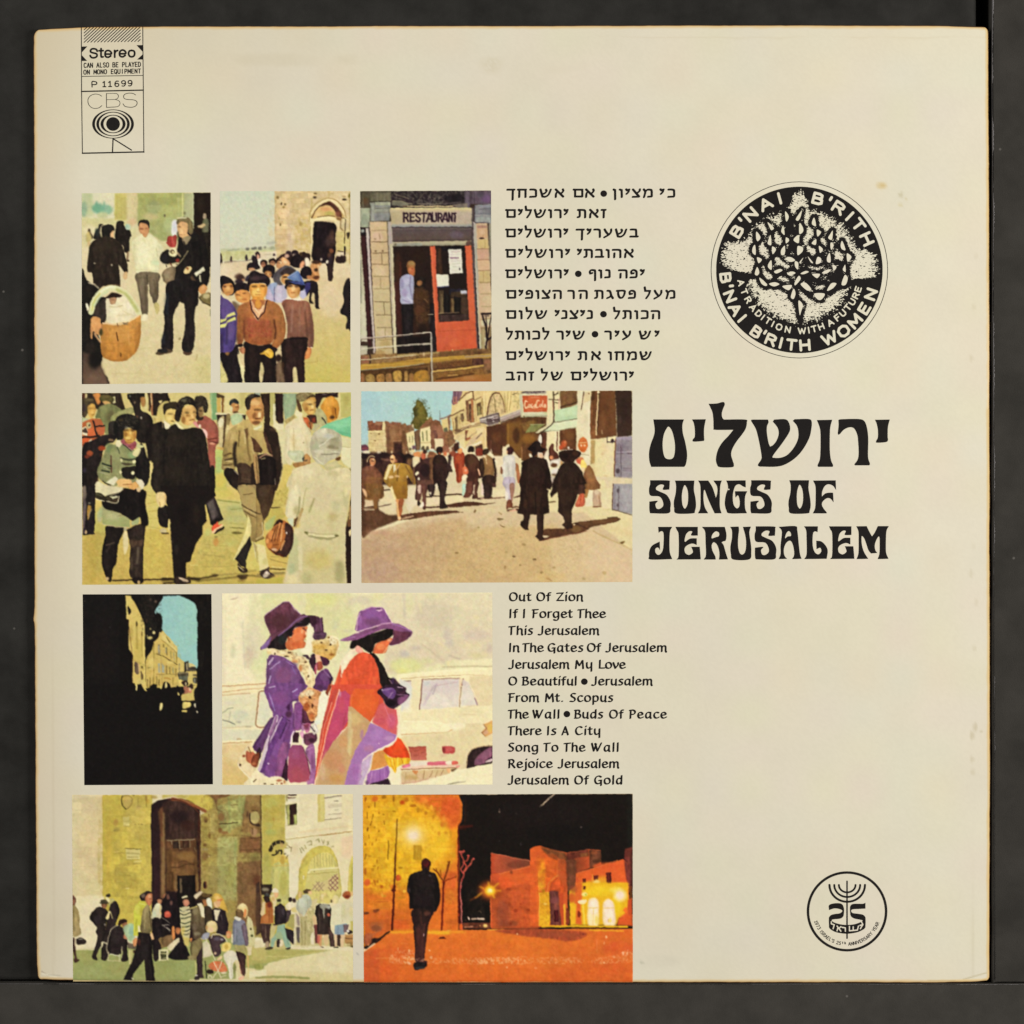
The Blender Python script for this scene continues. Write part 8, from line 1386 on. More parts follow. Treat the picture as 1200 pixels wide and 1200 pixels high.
S 17110f ~2 730,760 60,0 70,90 60,110 40,80 70,20 50,90 -80,50 -150,0 -10,-200 -40,-150;E 3a2848 ~5 1010,1080 30,40;l c8a0a8 =7 ~2 960,1060 40,60;S 4a3058 ~2 870,1160 70,-30 40,40 -40,60 -80,-30;l 8a6894 =14 880,1170 80,-20;l b898a8 =9 ~2 1100,1180 60,-30;S 3a2430 ~2 1020,1050 80,80 60,30 -20,40 -100,-20
U c64c30 cc5230 ~2 280,1220 70,-200 40,-120 50,40 60,-90 80,-80 80,-30 80,30 60,80 30,100 20,140 0,160 -550,0
S d8cdb0 ~2 390,880 50,-90 60,-50 60,10 -80,100 -50,100 -30,70;E cc5030 ~20 %9 640,900 80,80;l b84430 =22 ~6 %8 400,1000 -60,200;l d86840 =20 ~6 %8 780,1040 20,160;l e8b898 =10 ~2 395,1000 5,30;E c4482c ~14 %8 560,1100 60,80;l d87850 =8 ~2 390,900 -80,280
@ 360 805 10
P c84c38 ~2 290,-30 560,0 0,60 50,150 -160,230 -240,-180 -30,230 -170,140 -130,250 -90,300 50,-450 70,-350
P d05a2c 530,50 30,-30 280,10 10,70 -20,120 -90,190 -140,-90 -90,-90;E d4602c ~20 %9 680,180 90,90;l d8703c =14 ~4 520,90 -10,140;E c8502c ~10 %8 820,80 40,60
P b04468 370,60 80,-20 50,60 -20,280 -40,80 -140,190 -130,210 30,-180 90,-330;E b84a60 ~12 %8 400,200 40,100;E b8486c ~12 %8 320,480 50,80;l a03c50 =12 ~4 450,300 -30,160
P b8483c ~2 290,30 70,-10 -110,330 -50,150 -40,140 -20,120 10,-200 50,-230;l a03a38 =12 ~4 300,100 -100,320;L f0c0a0 =10 ~2 375,30 -55,190 -80,260 -50,220 -40,160 -70,290;l e89070 =8 ~2 290,180 -90,270 -50,300;E c09ab0 ~5 %8 380,80 10,40
P c4585a ~4 840,210 60,-30 50,60 100,20 10,140 -15,160 -145,-60 -140,-90;E c05878 ~16 %9 990,400 60,90;E b84c58 ~10 %9 850,400 70,40;l d07890 =9 %8 900,220 80,180
P b89468 485,230 35,0 220,180 -60,150 -120,200 -60,140 -70,250 -340,0 50,-200 40,-100 120,-210 170,-170
E c4a870 ~16 %9 560,380 70,70;l c0ac80 =40 ~8 %9 500,300 -10,460;l c8b480 =30 ~8 %8 520,500 -20,300;E b8845c ~24 %9 300,850 120,120;E b88a50 ~20 %9 340,1070 90,60;E b87c60 ~16 %8 400,960 40,60;E c0a080 ~10 %8 180,1000 30,100;l d0b088 =8 170,870 -60,270;E c09060 ~14 %8 420,640 50,80
P 9a6cac 740,415 160,75 150,75 -20,55 -130,80 -140,70 -100,90 -30,70 10,220 -210,0 70,-250 60,-160 120,-180;E a074b4 ~14 %9 800,560 70,60;E 9a64a8 ~14 %9 560,980 50,90;E a87098 ~10 %8 720,720 60,40;l b088b8 =24 ~6 %8 630,900 -30,240;E b488b8 ~8 %7 960,600 60,30;E a07498 ~8 %8 640,560 20,60;E e0c0d8 ~2 840,665 8,8;L f0d8d0 =9 ~2 1050,570 -40,70 -110,60 -140,70 -80,60 -40,50;S b09ab8 630,900 50,-50 80,-60 -20,130 -40,110 -50,120 -50,0 40,-130
S c8a888 1045,260 20,10 15,130 -15,160 -15,0 12,-160;l f0dcc4 =10 ~2 1055,270 17,150 -12,150
P c98848 780,770 120,-40 60,120 -20,70 -140,40 -60,20;T b07830 ^2 !.5 %6 780,780 160,0 0,140 -180,40;l d8c8c0 =8 ~2 760,800 -40,160 -70,180
S c8401c ~2 890,730 110,-50 50,-80 20,-10 50,60 60,90 20,100 -100,0 -140,-30;E d04a20 ~10 1060,760 70,40;L e8c080 =11 ~2 1070,590 70,60 55,110 10,70
S d8a828 ~2 900,790 60,30 120,10 120,0 -10,60 -80,20 -60,40 -20,60 -40,-60 -50,-40;l e8d050 =12 1060,830 0,100;l c88420 =9 ~2 960,830 50,130;l a86a18 =7 ~2 1100,840 20,60;l e0c840 =10 ~2 1150,840 -10,50;l b87818 =7 ~2 1010,840 30,140;l e8d868 =8 ~2 990,850 10,70;l d89820 =8 ~2 1180,840 5,40
P 9460a8 740,980 110,-20 100,-40 20,80 -20,60 -100,50 -110,20 -50,20 10,-120;l b080b8 =9 760,1000 -20,110;l 7a4890 =8 850,970 0,130;l b080c0 =8 900,950 10,120;l 7a4890 =7 930,950 20,100;l a878b8 =8 800,980 -10,130
P 2c1828 ~2 720,1145 40,-20 90,-25 100,-30 30,75;l e8d8c0 =10 ~2 970,1050 30,95;E 6a4870 ~5 700,1120 20,20;l e0a090 =14 1120,940 80,-40;S d87090 1130,930 70,-30 0,30 -80,20
S 2a1a28 ~2 820,60 50,-50 130,-50 100,20 60,80 40,30 -50,70 -90,70 -60,25 -70,-35 -50,-90;S 5c3c78 870,30 130,-20 40,70 -40,60 -70,-30;l 8a6ca0 =12 880,40 110,-20;S 6a4064 1060,130 130,-35 -60,85 -60,30;E 1a1018 ~6 980,190 60,40;l c8a8c0 =9 1060,0 60,10;S 3a2030 ~2 1030,20 60,40 50,-20 -40,50;l b090b0 =8 ~2 950,130 50,-70;l 8a608a =8 1050,90 130,0;E e0d0d0 ~2 875,30 10,6
""",
"""
@ 80 925 10
R ~0 d8cba6 *.02 0,0 3450,2400
H cfc296 d0bd8c 45,65 360,-5 0,1940 -360,0
E d4bf90 ~30 %8 220,700 120,300;E cdbb92 ~30 %8 220,200 100,100;E cbc08c ~30 %8 300,1150 80,100;l b5a67c =6 %8 85,240 70,3;E a8a070 ~4 %7 190,355 10,8;l c4b180 =5 %7 50,750 350,0;l c4b180 =5 %7 60,900 340,5;l c4b180 =5 %6 60,620 340,-5;l bfb07c =6 %6 60,1080 340,10;l c4b488 =5 %5 60,380 320,-10;T c4b084 ^4 !.55 ~6 %5 50,70 350,0 0,1830 -350,0;l dcd0ac =14 ~5 %8 60,90 340,-24
V d8cca2 d8ceaa ~6 45,1250 375,-10 280,60 0,550 -655,30
H c2ae42 c9b450 ~2 402,62 583,0 0,1238 0,400 -583,0
E c5b054 ~30 %9 800,350 120,250;E bfab48 ~20 %8 460,200 50,120;E c4a440 ~12 %8 470,700 30,400;E b09c40 ~20 %8 600,1000 70,120;E b8a444 ~30 %8 700,1100 160,80;T a8943a ^4 !.55 ~6 %7 410,70 570,0 0,1430 -570,0;E b09c44 ~10 %8 570,670 40,80;E a08c40 ~6 %8 565,470 40,30;E 8d7c38 ~4 %8 545,480 12,14;E a8803c ~8 %7 555,390 30,40
L 5a4a20 =14 640,70 -18,40 8,70 40,50;E b89c50 ~4 695,140 55,75;L 8a7438 =10 640,75 60,-5 40,30 10,40 -30,60 -40,30;E bfa455 ~6 700,140 40,50;E a08c48 ~4 %8 740,135 10,14;E b49a50 ~6 820,210 30,34;l 9a8438 =10 915,80 0,120;l a08a3a =8 820,100 -2,90;E 8d6a2c ~6 %8 910,100 14,40;E 9a8840 760,70 16,10;E c8a438 ~8 %8 930,140 14,30;E 9a8030 ~6 %7 1000,90 40,20
P c9b968 640,320 75,0 0,110 -70,0;l a8944a =5 ~2 640,300 80,-5;l 9a8844 =5 ~2 650,370 65,0;l dccb80 =12 655,400 55,5;E a08c44 785,410 14,8;E a08c44 825,410 8,8;E 9a8840 862,410 14,10;l 9c8a44 =6 650,430 70,0
P cfc074 670,700 170,5 0,115 -160,-5;l 7a6a34 =9 ~2 665,690 185,10;l d8c884 =9 ~2 690,720 140,10;l 8d7c40 =6 ~2 680,745 150,10;l d8c884 =9 ~2 690,770 140,5;l 8d7c40 =6 ~2 690,790 130,5;l 9a8844 =6 ~2 685,825 135,-5;l cfc074 =14 770,850 80,-10;l 8d7c40 =7 ~2 760,870 90,-2
l cfbc60 =7 540,735 60,-5;l 9a8638 =6 530,750 130,-5;l a8923c =6 540,880 180,10;l 9c8838 =6 550,1080 90,5;l cbb860 =6 560,1075 70,5;E d8c878 690,1160 24,12;l 9a8638 =6 600,1000 130,10;E a89440 ~14 %8 580,960 50,40;T a08c3c ^2.5 !.55 ~4 %7 540,900 410,0 0,350 -410,0
l b49c3c =8 %7 402,70 3,1180;l d4c070 =8 %6 965,350 3,450
@ 80 925 10
K 9a8838 =95 =150 %35 ~0 405,70 570,0 0,1430 -570,0;K ~0 bba873 =130 =240 %3 50,70 350,0 0,1170 -350,0
P 241618 ~2 965,260 10,-80 75,-50 130,-25 120,0 150,25 90,110 10,160 0,1400 -570,0 -5,-900
P 2c1a1c ~5 980,280 70,-80 30,300 10,800 -105,0;H 3a2026 2c1a1c ~6 %8 1000,700 70,0 10,600 -70,0;P 5a3a26 ~6 1050,260 70,-80 20,420 0,700 -60,0 -5,-800;l 7a5836 =40 ~10 1105,500 5,750;l 6a4028 =26 ~8 1090,230 5,310;l 8a6a40 =24 ~7 %8 1105,850 0,350;E 6a3c28 ~6 1110,640 16,40
@ 190 925 10
P 3a2620 ~5 10,160 90,-50 200,60 120,90 20,80 0,260 -400,0;E 241618 ~20 %8 200,320 120,80;E 3a2018 ~12 %8 300,420 80,60;P 5a3a22 ~4 35,590 365,-20 10,150 -370,20;l 8d8468 =9 60,600 320,-15;l 8d7c5c =9 110,600 5,40;l 8a7858 =9 200,600 5,90;l 8a7858 =8 320,590 5,90;P 2c2018 125,615 65,-5 5,80 -65,0;P 3c2418 240,600 70,0 0,80 -70,5;l 8d7c5c =7 200,700 40,-10;l 7a6a48 =8 %9 380,680 20,60;l 7a6a4c =6 %8 270,640 -10,40
P 6d4a28 ~5 40,720 370,0 20,470 -330,0 -50,-290;E 8a6434 ~14 %9 270,780 110,50;E 5a3a20 ~14 %8 90,800 40,60;L 4a2e18 =10 ~4 100,910 100,5 90,-45 80,10;E 7a5630 ~10 %8 250,960 90,24;L 50341c =7 180,860 80,-20 120,40;P 4a3018 ~6 40,980 90,-20 0,230 -80,0;l 8a6c40 =24 ~6 %8 15,280 5,820;l 6a4a28 =20 ~6 %8 60,760 0,390
P 18110f ~2 175,1010 210,-5 5,595 -210,0;l 6a5840 =24 ~4 215,1050 5,150;l 7a6240 =12 ~4 160,1010 0,190;l 8a6a3c =22 ~5 410,1000 5,200;l a08450 =12 ~4 470,900 0,290
l 4a2418 =20 432,290 13,890;E 3a1c16 ~4 430,560 14,120;l 6a4a38 =10 %8 455,300 5,800
L 8a4a28 =40 ~4 120,110 100,15 100,40 100,45 100,55;L 5a2a1c =14 60,115 100,0 120,45 100,65 50,50;l 9a6a3c =12 %9 190,110 140,50
P a08c48 ~4 520,62 640,0 10,1788 -710,0 -10,-1550 70,-30
P c4b048 ~5 330,62 230,0 40,78 -10,80 -50,30 -120,-60 -160,-80;E ccb850 ~8 %9 480,130 80,50;P b8a850 ~5 0,62 330,0 -70,48 -140,-35 -120,35
P a89648 ~6 455,300 85,-30 30,230 70,100 0,300 -170,0;E 7a5a2c ~6 510,350 24,34;E 5a3c20 ~4 515,370 14,18;E 6a4a24 ~5 555,540 14,30;l 7a5a2c =10 ~4 545,290 25,190;E 6a4824 ~6 500,650 24,18;E 8a6438 ~10 500,780 40,50;E b09c70 ~5 500,700 40,14;E c0a878 545,780 12,14;T 7a5c2c ^2.5 !.52 ~4 %7 460,300 200,200 0,400 -200,0;E b8a85c ~14 %8 590,400 40,120;l d0bc5c =9 ~4 %8 560,330 5,130
V a8a260 a39c5c ~10 650,560 230,-10 0,750 -240,0;E a4a664 ~20 %8 740,640 70,70;E a8a860 ~20 %7 700,900 60,140;l a0a464 =30 ~10 %8 855,600 -5,600;E a09c50 ~20 %8 800,1000 60,150;E 8a9a50 ~10 %8 860,660 14,80;E a89a58 ~20 %7 600,1000 60,160;P 9a9a58 ~8 640,200 340,-130 0,330 -280,120;l 8a9a58 =20 ~8 %8 780,80 10,420;l a8a860 =30 ~10 %8 830,60 0,140;E 8d8448 ~10 %8 850,300 40,40;l a0a860 =20 ~8 %8 905,80 5,170
P 7a5230 ~6 540,65 260,-3 -60,28 -90,20 -10,70 -40,-70;E 6a4024 ~4 %8 730,72 70,10;l 6a4a28 =10 ~4 620,130 20,100 60,30;E 8a6438 ~8 690,320 40,50;T 8a6a38 ^2.5 !.52 ~4 %8 600,150 180,100 -20,170 -110,0;l 3a2c18 =9 670,405 90,0 120,-20;l 6a5428 =6 800,185 90,-10;E 7a5028 ~6 680,480 24,30;E 8a6034 ~8 730,510 40,20;l 7a6430 =7 700,545 200,-10
P 8a6c3c ~8 980,70 175,-8 10,458 -245,-20 30,-200;E 9a7c44 ~10 %8 1060,120 60,40;E 7a5a30 ~10 %8 1090,220 60,30;P 7d5632 ~8 910,560 255,-10 0,190 -265,0;E 8d5c38 ~12 %8 1060,650 80,50;l 5a3a20 =9 1040,570 120,-5;l 5c3c20 =10 ~4 930,710 230,-10;l 6a4a28 =8 ~4 920,540 160,20;E 8a7c40 ~14 %9 1090,790 60,50;P 84603a ~10 880,850 285,-20 5,770 -290,0;E 6a4028 ~16 1100,1060 50,70;E 8d6840 ~16 %8 960,1000 50,90;E 9a8848 ~14 %7 960,800 60,60;T 5a3c22 ^3 !.55 ~5 %7 900,500 265,0 0,1100 -285,0;T 6d5a2c ^3 !.6 ~5 %6 460,100 440,0 0,1400 -440,0
E b0a060 ~4 1080,330 55,75;S 33221a ~4 1030,270 -10,70 20,60 60,30 50,0 -10,-30 -70,0 -25,-40 -5,-60;E b4a464 ~4 1085,330 50,68;l 4a3420 =10 1050,245 70,5;l d0bf78 =7 %8 1040,290 5,80;E 5a3c28 ~5 1000,290 14,40;E a88058 ~6 1075,500 40,50;l 5a3c20 =14 ~4 1060,450 0,70;l 7a5a34 =12 ~5 960,290 -10,90
K ~0 6a5428 =110 =170 %4 470,300 100,-30 30,-190 550,-10 10,1230 -690,0;l 3c2818 =12 1155,70 5,530 5,550;E 5a2a1c ~4 500,1120 22,44;E 2c1a18 495,1120 14,36
@ 300 925 10
H b8a84c bfae54 ~2 60,62 280,0 0,518 50,320 0,1000 -315,0 -5,-1300
E b5b058 ~14 %9 180,160 80,60;E bfa848 ~14 %8 220,260 60,60;E a8a858 ~14 %8 150,420 50,40;E a4a856 ~14 %9 170,500 70,40;E b0a450 ~14 %8 280,480 40,40;E a8a450 ~14 %8 120,860 40,120;V b0a858 b0a850 ~8 %9 80,900 120,0 0,300 -120,0;l c8bc68 =10 %8 70,100 5,1000;E b08c3c ~6 %8 205,350 14,20;T a8983c ^3 !.55 ~5 %6 70,70 260,0 0,490 -250,340
S c8b050 ~4 220,780 130,-10 30,80 10,50 -190,0;S b8b468 ~4 190,900 195,-10 0,410 -185,0;E b0a850 ~10 %8 320,1100 50,150;E b89840 ~6 310,830 30,50;l c4b868 =30 ~10 %8 240,950 0,300;l c8a850 =9 %9 200,895 180,-5
H d9cfaa d8cba2 ~2 345,58 795,-13 -5,1805 -745,0 -5,-950 -45,-320;H d6cba6 d9cda8 ~10 500,58 220,0 0,342 -220,30;E d9cb9c ~30 %8 950,700 150,60
P d5cba4 350,180 130,-30 0,-88 -135,0;P 3a2020 ~2 375,58 95,-2 5,16 -95,2;P 5a3c30 365,95 105,-5 -70,40;P d5cfb4 ~2 380,110 90,-15 5,45 -130,30;P 8d8450 ~2 350,62 25,0 -10,68 -15,10;P 8d8c58 ~2 345,185 135,-25 0,250 -110,15;P 9a9858 ~2 365,190 30,-5 0,215 -30,10;P 2f1c18 ~2 395,182 80,-17 0,165 -35,80 -45,5;P a0a858 ~2 440,300 38,-10 0,110 -33,5;E b8c070 ~4 %8 460,330 14,30;l ded4ac =10 ~2 340,165 140,-25;l a89c70 =7 ~2 345,425 135,-15;P d8cfaa ~2 485,60 20,0 0,360 -20,0
P c4b465 720,55 80,-5 5,320 -80,15;P ccbf74 750,60 45,-5 0,305 -40,10;P d9cfae ~2 805,75 195,-10 0,275 -190,15;l 7d7060 =12 ~2 800,100 200,-30;l 8d8068 =9 ~2 805,358 195,-23;l d8d0a4 =14 800,70 200,-18;l 8a7c68 =12 915,140 40,-8;l b0a488 =9 840,200 160,-30;l b0a488 =8 850,215 150,-25;l b0a488 =8 920,240 40,-5;l a89c80 =12 850,295 150,-15;l bcb090 =6 840,180 110,-15
l b09a60 =8 ~2 345,585 255,-30 140,-15;l a8844c =12 ~2 740,540 385,-50;l e0d4ac =9 ~2 345,570 395,-45 390,-50;l d4bc90 =22 ~8 %7 500,500 600,-70;P d8ba98 ~14 %7 1000,560 130,-20 0,260 -130,0;E d0b890 ~20 %6 450,700 40,60;P d9d0b0 ~4 390,850 90,-30 10,480 -90,0
K ~0 9a8c48 =85 =130 %3 75,65 260,0 0,505 -255,330;K ~0 c0b088 =120 =220 %25 500,430 630,-50 0,420 -190,-100 -440,0
L 2c2418 =44 165,710 35,-60 60,-35 50,5;l c0b060 =7 ~2 180,640 30,60;l c0b060 =7 ~2 230,610 15,50;l c0b060 =7 ~2 280,600 5,50;l 2c2418 =16 ~2 190,765 30,0 20,-5 -5,-40;L 2c2418 =15 ~2 255,750 7,-35 13,-5;L 2c2418 =16 ~2 270,712 30,3 -2,40;E b8a860 ~5 350,640 24,20;l 8d8050 =9 340,680 30,10;l 7a6a44 =9 385,680 30,0 -5,40;l 8a7a4c =8 360,650 30,20;S d8ceae ~4 330,700 50,0 20,60 -60,20;E 5a5030 ~4 335,755 12,10;E b8985a ~4 %8 300,650 20,30;l 6a5a38 =8 350,810 20,-40
S bfb050 495,1180 5,-220 40,-130 70,-100 90,-60 100,-10 80,30 50,90 35,120 0,400 -470,0;S cabd6c 580,1180 10,-180 50,-160 80,-80 80,-20 80,20 60,100 20,60 0,380 -380,0;V c8bd78 c5b968 ~5 620,930 340,-20 0,290 -400,0
l a8a05c =7 ~2 680,790 5,120;l a8a05c =7 ~2 715,770 5,135;l a8a05c =7 ~2 750,755 5,150;l a8a05c =7 ~2 785,750 5,155;l a8a05c =7 ~2 820,755 5,150;l a8a05c =7 ~2 855,770 5,135;l a8a05c =7 ~2 888,790 5,115;l b8ac64 =7 ~2 650,820 5,85;l a8a05c =6 ~2 918,830 7,75;l dcd4a0 =18 640,940 320,-25;l dcd29c =18 640,940 -30,40;l a8984c =8 600,995 350,-30;l b8a850 =9 540,1000 5,200;P dcd4ac ~2 545,1010 15,0 0,45 -13,-5;l b8a048 =9 540,880 20,-50 60,-70;E 8d8050 680,960 8,8;l c8a858 =8 %8 530,850 70,-110
P c9b77a 650,1180 30,-80 100,-20 70,-40 110,-60 0,200
l 8a7058 =7 ~1 655,1180 85,-100;l 8a7058 =7 ~1 690,1190 90,-100;l 8a7058 =7 ~1 730,1190 70,-80;l 8a7058 =7 ~1 660,1110 80,80;l 8a7058 =7 ~1 700,1080 90,110;l 7a4c48 =8 ~1 850,1080 100,-90;l 7a4c48 =8 ~1 860,1130 100,-100;l 7a4c48 =8 ~1 880,1170 80,-85;l 7a4c48 =8 ~1 930,1180 30,-40;l 7a4c48 =8 ~1 850,1100 80,90;l 7a4c48 =8 ~1 870,1060 90,100;l 7a4c48 =8 ~1 890,1020 70,80;l 7a4c48 =8 ~1 915,995 45,55;l 7a4c48 =8 ~1 850,1150 30,40
l 8d8450 =9 510,690 30,50;l 8d8450 =9 530,680 30,40;l 9a9058 =8 560,690 30,0 -20,-40;l 8d8450 =9 600,620 40,-20 10,50;l 9a9058 =8 620,650 30,-10;l d8d0a0 =12 660,650 40,0;l 8d8450 =9 700,600 20,-20 20,40;l 9a9058 =9 730,575 15,35;l 8d8450 =8 770,590 20,40;l 8d8450 =8 800,590 -10,50;l 8d8450 =8 830,610 20,30;l 8d8450 =8 850,610 -20,40;l 8d8450 =9 880,670 30,-10
S bfb050 1080,1200 5,-250 15,-90 35,-70 0,410;S 9a9440 ~4 1110,1180 5,-230 15,-80 2,310;l d0c070 =7 1090,920 0,260
P 2c2018 50,1110 140,5 -5,75 -25,60 -100,-20;E 8a8068 ~5 110,1170 40,20
@ 80 1035 10
P d8cca8 ~5 45,300 375,-150 0,630 -375,20;E d9cdaa ~20 250,500 120,200
V 9aa05c 92985a ~6 45,780 255,-10 900,-70 700,-60 1400,0 0,510 -3250,0
E 9a9a58 ~30 %8 250,850 150,60;E 98a062 ~40 %9 250,1050 180,80;E 8d9454 ~30 %7 1150,950 100,100;E a09c5c ~30 %7 600,1000 160,60;E 94a060 ~40 %8 1400,1000 160,120;l d8cca4 =10 45,780 255,-5
T 8a904e ^4 !.55 ~6 %5 50,790 1950,0 0,350 -1950,0;l a89c6c =9 ~4 %9 50,1140 1150,0
@ 300 1035 10
V c0b480 b8ac68 ~4 -220,640 1360,0 0,130 -1240,10;P a8a258 ~5 -300,780 1200,-10 -400,80 -500,110 -300,20;l bfb46c =12 ~4 0,855 430,0 370,-65;E 8d9450 ~8 %9 30,980 50,30;l b0a860 =14 ~5 0,900 300,-30
P d2c698 ~4 -240,990 300,10 90,-70 280,-60 420,-80 290,-30 0,410 -1380,-10;E d4c8a0 ~40 %8 900,950 180,120;V d0c294 c9bc80 ~8 -200,1010 1340,40 0,120 -1340,-5;l 8d9050 =26 ~4 0,1105 300,-10 320,17;l a89c60 =9 20,1150 480,-10;l c4b078 =14 ~4 50,1125 550,5;S d8d0b0 ~5 -20,650 80,-10 60,80 -120,40;P d8cca8 ~5 400,720 740,20 0,50 -740,-20
@ 190 1035 10
P d4c8a0 ~5 1090,670 80,0 30,80 -120,10;P d8d0a8 ~4 1010,1030 210,-20 0,70 -210,30;l d4c8a0 =26 ~4 330,1140 370,-5 500,5;P b8ac64 ~6 1050,760 170,0 0,140 -170,0;S 8d9048 ~6 1080,950 80,-10 30,60 -90,10;l c0ac7c =14 ~4 100,1150 300,-5
@ 80 1035 10
S 5a3a2c 45,150 25,0 20,50 -15,60 -30,20;E 8a5a44 60,220 18,30
U 8d7c4c a08c5c 45,280 35,-15 45,65 5,150 20,100 -50,40 -40,0 -15,-60;l 6a5c38 =10 ~4 %8 60,300 10,260;S 3a241c ~2 50,640 25,10 10,130 15,100 35,20 -55,30 -20,-30 10,-40 -22,-100;S 2a201c ~2 90,660 50,-25 50,25 15,30 -25,25 -80,-5;E 7a7468 140,655 30,10;P d8c8a4 ~2 75,640 15,0 10,140 -20,-40;l d8ccac =8 90,630 50,-10 50,20
S 2a2018 ~2 440,140 40,-20 15,20 -10,20 -35,0;S b0a464 470,190 60,-10 20,50 -30,40 -50,-10;S d8cc94 440,165 40,10 0,45 -30,-10
S 261c1c ~2 500,240 60,-30 40,90 -10,80 -35,90 -15,90 -40,140 -70,20 10,-220 40,-200
S 221a18 ~2 250,400 60,-100 70,-25 70,35 25,70 -35,90 -10,130 -30,100 -30,60 -40,90 10,50 -50,-10 -15,-40 45,-130 20,-100 -20,-50 10,-60;S 221a18 ~2 400,640 70,-80 10,200 -30,130 -60,0 0,-130;S 4a4230 380,200 50,-10 25,15 -5,25 -60,5;S 7a5034 385,240 65,-10 -10,60 -40,-5;l 3a3424 =14 ~2 370,230 90,0;S d0c088 470,330 20,0 -20,90 -30,-10;l c8b880 =10 ~2 490,330 25,80;l d0c4a0 =14 ~2 490,720 -90,-30;P cfc39c 385,690 25,0 -10,50 -15,20;E 8a8078 425,480 10,14;E 33292c ~8 %7 350,420 40,50
S 2a1a14 ~2 580,480 20,-50 50,-15 40,25 -10,20 -50,10 -30,30;S 8d5c3c 630,470 60,-10 -5,40 -35,25 -20,-25
S 231a1a ~2 450,760 10,-140 40,-90 70,-40 70,40 20,90 30,40 0,160 10,80 -80,10 20,-90 -20,-50 -10,60 -140,0;L c8bc98 =9 ~2 580,490 -70,40 -40,100 -20,130 10,60;E 322828 ~8 %7 560,650 50,60;S a06a48 650,600 50,30 -10,30 -40,-20;E 2a1c18 690,600 20,18;P 5a4c3c 690,690 110,30 -10,50 -90,-10
l cfc49c =10 ~2 470,810 -5,90;l cfc49c =10 ~2 600,830 0,70;l c0b488 =9 ~2 460,905 150,5;l c4c4a0 =14 490,830 110,20;l 9a8c58 =8 ~2 570,850 5,60;l cfc49c =8 ~2 630,740 -5,130;P b8b070 710,780 50,0 -20,160 -30,10;l d8cc98 =8 ~2 715,780 0,160;E 3a241c ~4 780,800 20,20
S 9ab48c ~5 640,520 120,-50 20,130 -40,90 -40,-30;E 8cb098 ~6 740,560 30,60;E 9ab48c ~4 730,640 24,30
S 221816 ~2 840,150 40,-40 60,-20 40,20 -5,20 -45,0 -20,60 -50,10;S 6a5a4c ~4 850,140 40,-20 10,30 -30,20;S b06c44 ~2 900,160 40,-40 40,0 5,60 -15,60 -30,30 -40,-70;E d8986c ~4 950,150 20,20;E 7a3c28 %8 960,185 16,6
P c4c440 ~2 830,210 50,-10 40,60 -20,70 -40,150 -10,90 -40,50 -50,-10 10,-130 -10,-150 30,-70;E ccc850 ~8 %9 810,300 30,60;l 9a9830 =12 ~4 800,420 -10,140;l d8d478 =8 ~2 830,230 70,20;E b09c38 ~10 %8 860,350 16,70;U 8a7c50 6a5c3c ~2 880,300 50,-50 30,50 20,120 10,100 -30,50 -20,20 -90,-20 0,-120;l a89868 =10 900,300 -10,240;l 4a3c28 =10 %8 950,330 20,190;S d8ccaa ~2 815,500 20,0 5,60 -20,20;S c08050 760,660 40,-20 10,60 -30,40 -20,-20;S d0a878 955,580 35,10 15,50 -35,20 -20,-40;l 4a4028 =9 ~2 860,580 100,10
P 1c1515 ~2 820,570 130,20 40,110 -10,150 20,110 15,190 -105,0 -10,-150 -10,-110 -50,70 -80,100 -20,80 -100,-10 40,-80 80,-170 40,-140;E 2a2424 ~10 %7 900,800 40,80;l 2e2828 =14 ~5 %8 950,900 20,200;l d8d0b8 =10 ~2 740,1110 20,10;l b0a88c =9 650,1145 90,0;l c8c0a0 =7 ~2 %8 930,1148 80,2;E 6a2c20 ~5 %7 830,690 14,40
S 281a14 1040,200 20,-35 30,5 10,30 -20,30;S a06c48 1045,190 45,0 -5,50 -30,0;U cfcca8 b8b090 ~2 970,400 30,-120 40,-50 50,30 10,110 -40,50 -60,0;l d8b868 =10 1075,260 5,100;E b8c4a8 ~6 %8 1010,360 20,40
S 1c1416 990,420 50,-20 50,30 40,70 10,100 -80,60 -50,0 -30,-140;l cfc8b0 =9 ~2 1090,390 100,80;l cfc8b0 =9 ~2 1110,490 80,60;l d0c8b0 =8 ~2 1130,510 60,-20;S 7a6038 1050,660 70,-40 80,-20 0,100 -100,60 -60,-20;l 8a7044 =12 1060,680 120,-40
S 1c1416 ~2 1000,650 50,10 40,100 -30,120 -50,30 -20,-110;P cfc898 1060,780 110,-10 0,130 -110,10;P 3a3c20 1085,800 65,0 0,90 -65,0;l cfc898 =8 ~2 1060,825 110,-5;S d8ccac 1160,720 40,-20 40,0 -10,80 -50,-20;S 7a4c34 1100,150 60,-30 30,80
@ 190 1035 10
S 1a1214 0,230 60,-110 70,60 60,80 20,220 -90,40 -120,-40;S 5a3a30 ~4 50,140 30,-10 10,50 -30,10;E 6a4a40 ~4 105,230 16,24;E c8503c ~4 60,365 38,40;E d86a50 ~4 60,350 20,14;l 8a8478 =8 ~2 0,400 90,70;l a8a090 =9 ~2 0,490 80,0;l 8a8478 =8 ~2 20,500 70,70;S 1c1414 0,500 100,90 -40,60 -60,0;S 6d5434 0,640 120,-40 20,80 -80,60 -60,-20;S b8743c 110,520 30,-10 10,130 -30,20;S a86438 ~4 160,520 60,10 -20,60 -40,-10;S cfc09c 60,740 110,-90 30,-10 -10,80 -80,70 -30,-10;S 181214 ~2 80,880 40,-100 100,-100 70,80 20,130;l d0c89c =9 ~2 65,740 5,160;l b8b078 =12 ~2 0,820 60,10;l c8c090 =7 ~2 0,880 60,-10
